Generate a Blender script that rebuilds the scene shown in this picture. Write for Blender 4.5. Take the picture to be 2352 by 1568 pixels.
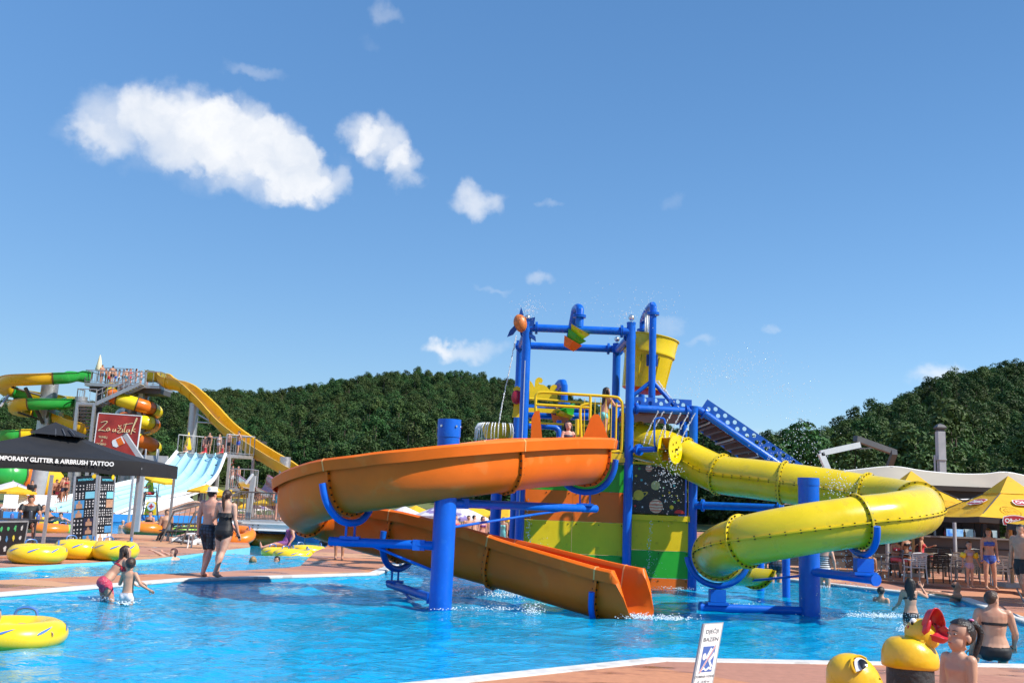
import bpy, bmesh, math, random
import numpy as np
from mathutils import Vector, Matrix, Euler, noise as mnoise
from mathutils.geometry import tessellate_polygon
random.seed(7)
for o in list(bpy.data.objects):
    bpy.data.objects.remove(o)
scene = bpy.context.scene
col = scene.collection
V = Vector
FPX, PW, PH = 2250.0, 2352.0, 1568.0        # focal length and picture size in picture units
HOR, ROLL, CAMZ = 1157.0, math.radians(2.3), 1.68
PITCH = math.atan((HOR - PH / 2) / FPX)
CAM = V((0, 0, CAMZ))
FWD = V((0, math.cos(PITCH), math.sin(PITCH)))
_U0, _R0 = V((0, -math.sin(PITCH), math.cos(PITCH))), V((1, 0, 0))
CX = _R0 * math.cos(ROLL) + _U0 * math.sin(ROLL)
CY = _U0 * math.cos(ROLL) - _R0 * math.sin(ROLL)
cam_data = bpy.data.cameras.new('camera')
cam = bpy.data.objects.new('camera', cam_data)
col.objects.link(cam)
cam.matrix_world = Matrix(((CX.x, CY.x, -FWD.x, CAM.x), (CX.y, CY.y, -FWD.y, CAM.y),
                           (CX.z, CY.z, -FWD.z, CAM.z), (0, 0, 0, 1)))
cam_data.sensor_width = 36.0
cam_data.lens = 36.0 * FPX / PW
cam_data.clip_start, cam_data.clip_end = 0.1, 6000
scene.camera = cam
def ray(x, y):
    return FWD + CX * ((x - PW / 2) / FPX) + CY * (-(y - PH / 2) / FPX)
def W(x, y, Y):
    """point seen at picture position (x, y) that stands Y metres in front"""
    d = ray(x, y)
    return CAM + d * (Y / d.y)
def G(x, y, z=0.0):
    """point seen at picture position (x, y) on the level z"""
    d = ray(x, y)
    return CAM + d * ((z - CAMZ) / d.z)
SUN_AZ, SUN_EL = math.radians(113), math.radians(46)     # azimuth clockwise from +Y
TO_SUN = V((math.sin(SUN_AZ) * math.cos(SUN_EL), math.cos(SUN_AZ) * math.cos(SUN_EL), math.sin(SUN_EL)))
sun_data = bpy.data.lights.new('sun', 'SUN')
sun_data.energy, sun_data.angle, sun_data.color = 5.0, math.radians(0.53), (1.0, 0.955, 0.88)
sun = bpy.data.objects.new('sun', sun_data)
col.objects.link(sun)
sun.rotation_euler = TO_SUN.to_track_quat('Z', 'Y').to_euler()
sun.location = (20, -20, 40)
scene.view_settings.view_transform = 'Standard'
scene.view_settings.look = 'None'
scene.view_settings.exposure = 0.45
scene.view_settings.gamma = 1.0
scene.view_settings.use_curve_mapping = False
world = bpy.data.worlds.new('World')
scene.world = world
world.use_nodes = True
wn, wl = world.node_tree.nodes, world.node_tree.links
wn.clear()
def nd(nodes, t, **kw):
    n = nodes.new(t)
    for k, v in kw.items():
        if k == 'inp':
            for i, val in v.items():
                n.inputs[i].default_value = val
        else:
            setattr(n, k, v)
    return n
def build_world():
    out = nd(wn, 'ShaderNodeOutputWorld')
    bg = nd(wn, 'ShaderNodeBackground', inp={1: 0.135})
    wl.new(bg.outputs[0], out.inputs[0])
    sky = nd(wn, 'ShaderNodeTexSky', sky_type='NISHITA', sun_disc=False)
    sky.sun_elevation, sky.sun_rotation = SUN_EL, -SUN_AZ
    sky.altitude, sky.air_density, sky.dust_density, sky.ozone_density = 100, 1.1, 0.3, 3.0
    tc = nd(wn, 'ShaderNodeTexCoord')
    nrm = nd(wn, 'ShaderNodeVectorMath', operation='NORMALIZE')
    wl.new(tc.outputs['Generated'], nrm.inputs[0])
    sep = nd(wn, 'ShaderNodeSeparateXYZ')
    wl.new(nrm.outputs[0], sep.inputs[0])
    az = nd(wn, 'ShaderNodeMath', operation='ARCTAN2')
    wl.new(sep.outputs[0], az.inputs[0]); wl.new(sep.outputs[1], az.inputs[1])
    el = nd(wn, 'ShaderNodeMath', operation='ARCSINE')
    wl.new(sep.outputs[2], el.inputs[0])
    uv = nd(wn, 'ShaderNodeCombineXYZ')
    wl.new(az.outputs[0], uv.inputs[0]); wl.new(el.outputs[0], uv.inputs[1])
    # billowing distortion of the cloud outlines
    n1 = nd(wn, 'ShaderNodeTexNoise', inp={'Scale': 26.0, 'Detail': 5.0, 'Roughness': 0.54})
    wl.new(uv.outputs[0], n1.inputs['Vector'])
    n2 = nd(wn, 'ShaderNodeTexNoise', inp={'Scale': 75.0, 'Detail': 3.0, 'Roughness': 0.6})
    wl.new(uv.outputs[0], n2.inputs['Vector'])
    sub = nd(wn, 'ShaderNodeVectorMath', operation='SUBTRACT', inp={1: (0.5, 0.5, 0.5)})
    wl.new(n1.outputs['Color'], sub.inputs[0])
    scl = nd(wn, 'ShaderNodeVectorMath', operation='SCALE', inp={'Scale': 0.05})
    wl.new(sub.outputs[0], scl.inputs[0])
    sub2 = nd(wn, 'ShaderNodeVectorMath', operation='SUBTRACT', inp={1: (0.5, 0.5, 0.5)})
    wl.new(n2.outputs['Color'], sub2.inputs[0])
    scl2 = nd(wn, 'ShaderNodeVectorMath', operation='SCALE', inp={'Scale': 0.010})
    wl.new(sub2.outputs[0], scl2.inputs[0])
    wsum = nd(wn, 'ShaderNodeVectorMath', operation='ADD')
    wl.new(scl.outputs[0], wsum.inputs[0]); wl.new(scl2.outputs[0], wsum.inputs[1])
    wv = nd(wn, 'ShaderNodeVectorMath', operation='ADD')
    wl.new(uv.outputs[0], wv.inputs[0]); wl.new(wsum.outputs[0], wv.inputs[1])
    # puffs: (picture x, y, half width, half height, peak density)
    puffs = [(255, 275, 90, 85, 1.0), (330, 255, 70, 70, 0.9), (430, 290, 125, 105, 1.5), (540, 320, 130, 90, 1.5),
             (640, 350, 100, 80, 1.5), (690, 390, 65, 65, 1.2), (770, 425, 60, 48, 0.9), (600, 420, 130, 55, 0.8),
             (690, 440, 85, 38, 0.9), (330, 350, 160, 50, 0.38), (470, 400, 120, 50, 0.4), (190, 305, 60, 35, 0.4),
             (820, 305, 58, 45, 0.95), (880, 330, 70, 60, 1.1), (930, 375, 55, 55, 1.0), (790, 380, 30, 30, 0.25),
             (1095, 465, 70, 40, 1.0), (1070, 803, 110, 30, 0.85), (1010, 795, 45, 22, 0.6), (885, 28, 50, 28, 0.55),
             (590, 172, 80, 20, 0.5), (1240, 648, 42, 22, 0.7), (1130, 664, 42, 12, 0.4), (1265, 464, 26, 13, 0.42),
             (1545, 450, 32, 30, 0.3), (1612, 785, 42, 17, 0.5), (1776, 753, 26, 13, 0.5), (1530, 745, 45, 20, 0.5),
             (2165, 862, 75, 36, 0.95), (850, 100, 30, 22, 0.2), (1725, 990, 45, 20, 0.4),
             (-330, 420, 230, 90, 1.1), (-180, 470, 110, 60, 0.9), (2800, 380, 190, 80, 1.0), (2950, 430, 120, 55, 0.9),
             (3300, 700, 120, 40, 0.7), (-700, 650, 130, 45, 0.7)]
    acc = None
    for (x, y, rx, ry, dpk) in puffs:
        d = ray(x, y).normalized()
        c = (math.atan2(d.x, d.y), math.asin(d.z), 0)
        s = nd(wn, 'ShaderNodeVectorMath', operation='SUBTRACT', inp={1: c})
        wl.new(wv.outputs[0], s.inputs[0])
        m = nd(wn, 'ShaderNodeVectorMath', operation='MULTIPLY', inp={1: (FPX / rx, FPX / ry * 0.97, 0)})
        wl.new(s.outputs[0], m.inputs[0])
        ln = nd(wn, 'ShaderNodeVectorMath', operation='DOT_PRODUCT')
        wl.new(m.outputs[0], ln.inputs[0]); wl.new(m.outputs[0], ln.inputs[1])
        f = nd(wn, 'ShaderNodeMapRange', inp={1: 0.0, 2: 1.0, 3: dpk, 4: 0.0})
        wl.new(ln.outputs['Value'], f.inputs[0])
        if acc is None:
            acc = f.outputs[0]
        else:
            a = nd(wn, 'ShaderNodeMath', operation='ADD')
            wl.new(acc, a.inputs[0]); wl.new(f.outputs[0], a.inputs[1])
            acc = a.outputs[0]
    alpha = nd(wn, 'ShaderNodeMapRange', interpolation_type='SMOOTHSTEP', inp={1: 0.0, 2: 1.6, 3: 0.0, 4: 0.95})
    wl.new(acc, alpha.inputs[0])
    # cloud body: white with faint grey folds
    fold = nd(wn, 'ShaderNodeTexNoise', inp={'Scale': 17.0, 'Detail': 4.0, 'Roughness': 0.55})
    wl.new(wv.outputs[0], fold.inputs['Vector'])
    fr = nd(wn, 'ShaderNodeMapRange', inp={1: 0.35, 2: 0.62, 3: 0.0, 4: 1.0})
    wl.new(fold.outputs[0], fr.inputs[0])
    ccol = nd(wn, 'ShaderNodeMix', data_type='RGBA', inp={6: (4.3, 4.6, 5.1, 1), 7: (5.5, 5.55, 5.65, 1)})
    wl.new(fr.outputs[0], ccol.inputs[0])
    hs = nd(wn, 'ShaderNodeHueSaturation', inp={'Hue': 0.5, 'Saturation': 1.22, 'Value': 1.0})
    wl.new(sky.outputs[0], hs.inputs['Color'])
    gm = nd(wn, 'ShaderNodeGamma', inp={1: 0.7})
    wl.new(hs.outputs[0], gm.inputs[0])
    tn = nd(wn, 'ShaderNodeVectorMath', operation='MULTIPLY', inp={1: (0.90, 1.13, 1.40)})
    wl.new(gm.outputs[0], tn.inputs[0])
    mx = nd(wn, 'ShaderNodeMix', data_type='RGBA')
    wl.new(alpha.outputs[0], mx.inputs[0]); wl.new(tn.outputs[0], mx.inputs[6]); wl.new(ccol.outputs[2], mx.inputs[7])
    wl.new(mx.outputs[2], bg.inputs[0])
build_world()
world.cycles.sampling_method = 'MANUAL'
world.cycles.sample_map_resolution = 256
scene.cycles.use_denoising = True
scene.cycles.max_bounces = 6
scene.cycles.diffuse_bounces = 2
scene.cycles.glossy_bounces = 3
scene.cycles.use_adaptive_sampling = True
scene.cycles.adaptive_threshold = 0.02
scene.cycles.transparent_max_bounces = 12
scene.cycles.caustics_reflective = False
scene.cycles.caustics_refractive = False
_mats = {}
def rgb(r, g, b):
    """8-bit picture colour to linear"""
    f = lambda c: (c / 255 / 12.92) if c / 255 <= 0.04045 else ((c / 255 + 0.055) / 1.055) ** 2.4
    return (f(r), f(g), f(b))
def mat(name, c, rough=0.5, metal=0.0, var=0.10, vscale=2.5, bump=0.0, bscale=60.0, coat=0.0, spec=0.5, trans=0.0, spots=None):
    """procedural surface: base colour with soft tonal variation, fine grain and roughness wear"""
    if name in _mats:
        return _mats[name]
    m = bpy.data.materials.new(name)
    m.use_nodes = True
    n, l = m.node_tree.nodes, m.node_tree.links
    p = n['Principled BSDF']
    p.inputs['Metallic'].default_value = metal
    p.inputs['Specular IOR Level'].default_value = spec
    p.inputs['Coat Weight'].default_value = coat
    p.inputs['Coat Roughness'].default_value = 0.12
    tc = nd(n, 'ShaderNodeTexCoord')
    nz = nd(n, 'ShaderNodeTexNoise', inp={'Scale': vscale, 'Detail': 5.0, 'Roughness': 0.6})
    l.new(tc.outputs['Object'], nz.inputs['Vector'])
    mr = nd(n, 'ShaderNodeMapRange', inp={1: 0.25, 2: 0.75, 3: 1.0 - var, 4: 1.0 + var})
    l.new(nz.outputs[0], mr.inputs[0])
    mul = nd(n, 'ShaderNodeVectorMath', operation='SCALE', inp={0: c[:3]})
    l.new(mr.outputs[0], mul.inputs['Scale'])
    colour = mul.outputs[0]
    if spots:
        nz2 = nd(n, 'ShaderNodeTexNoise', inp={'Scale': spots[1], 'Detail': 3.0})
        l.new(tc.outputs['Object'], nz2.inputs['Vector'])
        r2 = nd(n, 'ShaderNodeMapRange', inp={1: spots[2], 2: spots[2] + 0.06, 3: 0.0, 4: spots[3]})
        l.new(nz2.outputs[0], r2.inputs[0])
        mx = nd(n, 'ShaderNodeMix', data_type='RGBA', inp={7: (*spots[0], 1)})
        l.new(r2.outputs[0], mx.inputs[0]); l.new(colour, mx.inputs[6])
        colour = mx.outputs[2]
    l.new(colour, p.inputs['Base Color'])
    rr = nd(n, 'ShaderNodeMapRange', inp={1: 0.3, 2: 0.7, 3: max(0.02, rough - 0.08), 4: min(1, rough + 0.1)})
    l.new(nz.outputs[0], rr.inputs[0]); l.new(rr.outputs[0], p.inputs['Roughness'])
    if bump:
        nb = nd(n, 'ShaderNodeTexNoise', inp={'Scale': bscale, 'Detail': 4.0})
        l.new(tc.outputs['Object'], nb.inputs['Vector'])
        b = nd(n, 'ShaderNodeBump', inp={'Strength': bump, 'Distance': 0.02})
        l.new(nb.outputs[0], b.inputs['Height']); l.new(b.outputs[0], p.inputs['Normal'])
    if trans:
        tr = nd(n, 'ShaderNodeBsdfTranslucent')
        l.new(colour, tr.inputs[0])
        ms = nd(n, 'ShaderNodeMixShader', inp={0: trans})
        l.new(p.outputs[0], ms.inputs[1]); l.new(tr.outputs[0], ms.inputs[2])
        l.new(ms.outputs[0], n['Material Output'].inputs[0])
    _mats[name] = m
    return m
class MB:
    """collects vertices and faces (with a material slot each)"""
    def __init__(self):
        self.v, self.f, self.mi = [], [], []
        self.cur = 0
    def add(self, vs, fs):
        b = len(self.v)
        self.v += [tuple(p) for p in vs]
        self.f += [tuple(i + b for i in f) for f in fs]
        self.mi += [self.cur] * len(fs)
        return self
    def box(self, c, s, M=None):
        hx, hy, hz = s[0] / 2, s[1] / 2, s[2] / 2
        vs = [V((x, y, z)) for x in (-hx, hx) for y in (-hy, hy) for z in (-hz, hz)]
        if M is not None:
            vs = [M @ p for p in vs]
        c = V(c)
        return self.add([p + c for p in vs], [(0, 1, 3, 2), (4, 6, 7, 5), (0, 4, 5, 1), (2, 3, 7, 6), (0, 2, 6, 4), (1, 5, 7, 3)])
    def bar(self, a, b, w, h, up=V((0, 0, 1))):
        """rectangular bar from a to b"""
        a, b = V(a), V(b)
        t = (b - a).normalized()
        s = t.cross(up)
        s = s.normalized() if s.length > 1e-6 else V((1, 0, 0))
        u = s.cross(t)
        vs = [p + s * (i * w / 2) + u * (j * h / 2) for p in (a, b) for i, j in ((-1, -1), (1, -1), (1, 1), (-1, 1))]
        return self.add(vs, [(0, 1, 2, 3), (7, 6, 5, 4), (0, 4, 5, 1), (1, 5, 6, 2), (2, 6, 7, 3), (3, 7, 4, 0)])
    def tube(self, pts, r, n=12, caps=True, closed=False):
        pts = [V(p) for p in pts]
        rs = r if isinstance(r, (list, tuple)) else [r] * len(pts)
        k = len(pts)
        vs, fs = [], []
        ref = None
        for i, p in enumerate(pts):
            if closed:
                t = (pts[(i + 1) % k] - pts[i - 1]).normalized()
            else:
                t = (pts[min(i + 1, k - 1)] - pts[max(i - 1, 0)]).normalized()
            if ref is None:
                ref = t.cross(V((0, 0, 1)))
                if ref.length < 1e-3:
                    ref = t.cross(V((0, 1, 0)))
            a = (ref - t * ref.dot(t)).normalized()
            ref = a
            b = t.cross(a)
            for j in range(n):
                q = 2 * math.pi * j / n
                vs.append(p + (a * math.cos(q) + b * math.sin(q)) * rs[i])
        m = k if closed else k - 1
        for i in range(m):
            i2 = (i + 1) % k
            for j in range(n):
                j2 = (j + 1) % n
                fs.append((i * n + j, i * n + j2, i2 * n + j2, i2 * n + j))
        if caps and not closed:
            fs.append(tuple(range(n - 1, -1, -1)))
            fs.append(tuple((k - 1) * n + j for j in range(n)))
        return self.add(vs, fs)
    def lathe(self, prof, c, axis=V((0, 0, 1)), n=24, ang=2 * math.pi, ax0=None):
        """prof: list of (radius, height) along the axis"""
        c, axis = V(c), V(axis).normalized()
        a = V(ax0) if ax0 is not None else axis.orthogonal().normalized()
        b = axis.cross(a)
        vs, fs = [], []
        full = abs(ang - 2 * math.pi) < 1e-6
        m = n if full else n + 1
        for (r, h) in prof:
            for j in range(m):
                q = ang * j / n
                vs.append(c + axis * h + (a * math.cos(q) + b * math.sin(q)) * r)
        for i in range(len(prof) - 1):
            for j in range(n):
                j2 = (j + 1) % m
                fs.append((i * m + j, i * m + j2, (i + 1) * m + j2, (i + 1) * m + j))
        return self.add(vs, fs)
    def ell(self, c, r, n=14, k=9, M=None):
        c = V(c)
        vs, fs = [], []
        for i in range(k + 1):
            th = math.pi * i / k
            for j in range(n):
                q = 2 * math.pi * j / n
                p = V((r[0] * math.sin(th) * math.cos(q), r[1] * math.sin(th) * math.sin(q), r[2] * math.cos(th)))
                vs.append(c + (M @ p if M is not None else p))
        for i in range(k):
            for j in range(n):
                j2 = (j + 1) % n
                fs.append((i * n + j, (i + 1) * n + j, (i + 1) * n + j2, i * n + j2))
        return self.add(vs, fs)
    def torus(self, c, R, r, n=36, k=16, M=None, squash=1.0, fn=None):
        c = V(c)
        vs, fs = [], []
        for i in range(n):
            a = 2 * math.pi * i / n
            for j in range(k):
                b = 2 * math.pi * j / k
                rr = r * (fn(a, b) if fn else 1.0)
                p = V(((R + rr * math.cos(b)) * math.cos(a), (R + rr * math.cos(b)) * math.sin(a), rr * squash * math.sin(b)))
                vs.append(c + (M @ p if M is not None else p))
        for i in range(n):
            for j in range(k):
                fs.append((i * k + j, ((i + 1) % n) * k + j, ((i + 1) % n) * k + (j + 1) % k, i * k + (j + 1) % k))
        return self.add(vs, fs)
    def prism(self, outline, origin, ax, ay, depth):
        """outline (2D list) extruded by depth along ax x ay, centred on the outline plane"""
        ax, ay = V(ax), V(ay)
        nz = ax.cross(ay).normalized()
        o = V(origin)
        pts = [o + ax * p[0] + ay * p[1] for p in outline]
        k = len(pts)
        vs = [p - nz * depth / 2 for p in pts] + [p + nz * depth / 2 for p in pts]
        tri = tessellate_polygon([[V((p[0], p[1], 0)) for p in outline]])
        fs = [tuple(reversed(t)) for t in tri] + [tuple(i + k for i in t) for t in tri]
        area = sum(outline[i][0] * outline[(i + 1) % k][1] - outline[(i + 1) % k][0] * outline[i][1] for i in range(k))
        for i in range(k):
            j = (i + 1) % k
            fs.append((i, j, j + k, i + k) if area > 0 else (j, i, i + k, j + k))
        return self.add(vs, fs)
    def prism_holes(self, loops, origin, ax, ay, depth):
        """plate with an outline (first loop) and holes"""
        ax, ay = V(ax), V(ay)
        nz = ax.cross(ay).normalized()
        o = V(origin)
        flat = [p for lp in loops for p in lp]
        pts = [o + ax * p[0] + ay * p[1] for p in flat]
        k = len(pts)
        tri = tessellate_polygon([[V((p[0], p[1], 0)) for p in lp] for lp in loops])
        fs = [tuple(t) for t in tri] + [tuple(i + k for i in reversed(t)) for t in tri]
        b = 0
        for lp in loops:
            m = len(lp)
            fs += [(b + i, b + (i + 1) % m, b + (i + 1) % m + k, b + i + k) for i in range(m)]
            b += m
        return self.add([p - nz * depth / 2 for p in pts] + [p + nz * depth / 2 for p in pts], fs)
    def sheet(self, rows):
        """grid of points"""
        b, m = [], len(rows[0])
        for r in rows:
            b += [V(p) for p in r]
        fs = [(i * m + j, i * m + j + 1, (i + 1) * m + j + 1, (i + 1) * m + j) for i in range(len(rows) - 1) for j in range(m - 1)]
        return self.add(b, fs)
def fix_normals(me):
    bm = bmesh.new()
    bm.from_mesh(me)
    bmesh.ops.recalc_face_normals(bm, faces=bm.faces)
    bm.to_mesh(me)
    bm.free()
def mesh_obj(name, mb, mats, parent=None, smooth=35, off=None, fix=True):
    me = bpy.data.meshes.new(name)
    vs = mb.v if off is None else [(p[0] - off.x, p[1] - off.y, p[2] - off.z) for p in mb.v]
    me.from_pydata(vs, [], mb.f)
    if not isinstance(mats, (list, tuple)):
        mats = [mats]
    for m in mats:
        me.materials.append(m)
    if len(mats) > 1:
        me.polygons.foreach_set('material_index', mb.mi)
    if fix:
        fix_normals(me)
    if smooth:
        me.shade_smooth()
        if smooth < 180:
            me.set_sharp_from_angle(angle=math.radians(smooth))
    o = bpy.data.objects.new(name, me)
    col.objects.link(o)
    if parent is not None:
        o.parent = parent
    return o
def tag(o, label=None, cat=None, group=None, kind=None):
    if label: o['label'] = label
    if cat: o['category'] = cat
    if group: o['group'] = group
    if kind: o['kind'] = kind
    return o
class Thing:
    """an Empty at the thing's base; parts are given in world coordinates (or local ones)"""
    def __init__(self, name, label, cat, loc=(0, 0, 0), rz=0.0, group=None, local=False):
        self.e = bpy.data.objects.new(name, None)
        col.objects.link(self.e)
        self.loc = V(loc)
        self.e.location = self.loc
        self.e.rotation_euler.z = rz
        self.e.empty_display_size = 0.2
        self.local = local
        tag(self.e, label, cat, group)
    def part(self, name, mb, mats, smooth=35, parent=None, label=None, kind=None, fix=True):
        o = mesh_obj(name, mb, mats, parent or self.e, smooth, None if self.local else self.loc, fix)
        if label: o['label'] = label
        if kind: o['kind'] = kind
        return o
def copy_tree(o, parent=None):
    c = o.copy()
    col.objects.link(c)
    c.parent = parent
    for ch in list(o.children):
        copy_tree(ch, c)
    return c
def copy_thing(e, loc, rz, label=None, group=None):
    c = copy_tree(e)
    c.location = loc
    c.rotation_euler.z = rz
    if label: c['label'] = label
    if group: c['group'] = group
    return c
def catmull(pts, per=8):
    pts = [V(p) for p in pts]
    P = [pts[0] * 2 - pts[1]] + pts + [pts[-1] * 2 - pts[-2]]
    out = []
    for i in range(1, len(P) - 2):
        for k in range(per):
            t = k / per
            a, b, c, d = P[i - 1], P[i], P[i + 1], P[i + 2]
            out.append(0.5 * ((2 * b) + (c - a) * t + (2 * a - 5 * b + 4 * c - d) * t * t + (3 * b - a - 3 * c + d) * t ** 3))
    out.append(pts[-1])
    return out
def frames(path):
    """(point, side, up, tangent) along a path, side level"""
    k = len(path)
    out = []
    for i, p in enumerate(path):
        t = (path[min(i + 1, k - 1)] - path[max(i - 1, 0)]).normalized()
        s = t.cross(V((0, 0, 1)))
        s = s.normalized() if s.length > 1e-5 else V((1, 0, 0))
        out.append((p, s, s.cross(t), t))
    return out
def sweep(mb, fr, prof, closed=True, caps=True, bank=None):
    vs, fs, m = [], [], len(prof)
    for i, (p, s, u, t) in enumerate(fr):
        if bank:
            a = bank[i] if isinstance(bank, (list, tuple)) else bank
            s, u = s * math.cos(a) + u * math.sin(a), u * math.cos(a) - s * math.sin(a)
        vs += [p + s * q[0] + u * q[1] for q in prof]
    mm = m if closed else m - 1
    for i in range(len(fr) - 1):
        for j in range(mm):
            j2 = (j + 1) % m
            fs.append((i * m + j, i * m + j2, (i + 1) * m + j2, (i + 1) * m + j))
    if closed and caps:
        tri = tessellate_polygon([[V((q[0], q[1], 0)) for q in prof]])
        fs += [tuple(t) for t in tri] + [tuple(i + (len(fr) - 1) * m for i in t) for t in tri]
    return mb.add(vs, fs)
def offset_prof(prof, d):
    """open polyline offset sideways by d"""
    out = []
    for i, p in enumerate(prof):
        a, b = prof[max(i - 1, 0)], prof[min(i + 1, len(prof) - 1)]
        t = V((b[0] - a[0], b[1] - a[1])).normalized()
        out.append((p[0] - t.y * d, p[1] + t.x * d))
    return out
def shell_prof(prof, th):
    return list(prof) + list(reversed(offset_prof(prof, th)))
def text_mesh(s, size, bold=0.0, shear=0.0, extrude=0.002, align='CENTER', spacing=1.0, sx=1.0):
    """mesh of a line of writing in its own plane (x right, y up), returned as MB in 2D-local coordinates"""
    cu = bpy.data.curves.new('writing', 'FONT')
    cu.body, cu.size, cu.extrude, cu.offset, cu.shear = s, size, extrude, bold, shear
    cu.align_x, cu.align_y = align, 'CENTER'
    cu.space_character = spacing
    cu.resolution_u = 3
    o = bpy.data.objects.new('writing', cu)
    col.objects.link(o)
    dg = bpy.context.evaluated_depsgraph_get()
    me = bpy.data.meshes.new_from_object(o.evaluated_get(dg))
    mb = MB()
    mb.add([(v.co.x * sx, v.co.y, v.co.z) for v in me.vertices], [tuple(p.vertices) for p in me.polygons])
    bpy.data.objects.remove(o); bpy.data.curves.remove(cu); bpy.data.meshes.remove(me)
    return mb
def place(mb, origin, ax, ay):
    """move a mesh from its own plane onto the plane (origin, ax, ay)"""
    o, ax, ay = V(origin), V(ax), V(ay)
    az = ax.cross(ay).normalized()
    r = MB()
    r.v = [tuple(o + ax * p[0] + ay * p[1] + az * p[2]) for p in mb.v]
    r.f, r.mi = list(mb.f), list(mb.mi)
    return r
def disc(r, n=20, cx=0, cy=0, ry=None):
    return [(cx + r * math.cos(2 * math.pi * i / n), cy + (ry or r) * math.sin(2 * math.pi * i / n)) for i in range(n)]
# the setting
def poly_sheet(name, loops, z, m, kind='structure'):
    pts, base = [], []
    for lp in loops:
        pts += [(p[0], p[1], z) for p in lp]
    tri = tessellate_polygon([[V((p[0], p[1], 0)) for p in lp] for lp in loops])
    mb = MB()
    mb.add(pts, [tuple(t) for t in tri])
    o = mesh_obj(name, mb, m, smooth=0)
    if o.data.polygons[0].normal.z < 0:
        o.data.flip_normals()
    tag(o, kind=kind)
    return o
def ccw(lp):
    a = sum(lp[i][0] * lp[(i + 1) % len(lp)][1] - lp[(i + 1) % len(lp)][0] * lp[i][1] for i in range(len(lp)))
    return lp if a > 0 else lp[::-1]
def grow(lp, d):
    """offset a loop outwards by d"""
    lp = ccw(lp)
    out = []
    for i in range(len(lp)):
        a, b, c = V(lp[i - 1]), V(lp[i]), V(lp[(i + 1) % len(lp)])
        n1 = V(((b - a).y, -(b - a).x)).normalized()
        n2 = V(((c - b).y, -(c - b).x)).normalized()
        m = (n1 + n2).normalized()
        k = d / max(0.4, m.dot(n1))
        out.append((b.x + m.x * k, b.y + m.y * k))
    return out
def g2(x, y):
    p = G(x, y)
    return (p.x, p.y)
WATER_Z = -0.055
POOL = ccw([g2(-500, 1392), g2(0, 1365), g2(430, 1330), g2(870, 1317), g2(953, 1281), (0.2, 29.2), g2(1603, 1306),
            g2(2075, 1359), g2(2205, 1373), g2(2352, 1427), (7.7, 12.0), g2(2352, 1525), g2(1500, 1510), g2(930, 1568),
            (-6.2, 4.7), (-13.0, 4.0)])
RIVER = ccw([g2(-300, 1347), g2(0, 1331), g2(203, 1323), g2(429, 1315), g2(545, 1310), g2(663, 1303), g2(690, 1299), g2(725, 1265),
             g2(770, 1247), g2(713, 1242), g2(566, 1232), g2(575, 1256), g2(346, 1283), g2(0, 1303), g2(-300, 1322)])
LANDING = ccw([g2(-160, 1224), g2(80, 1223), g2(260, 1225), g2(400, 1231), g2(475, 1210), g2(500, 1198), g2(345, 1196), g2(0, 1189), g2(-160, 1186)])
KERB_W = 0.26
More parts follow.
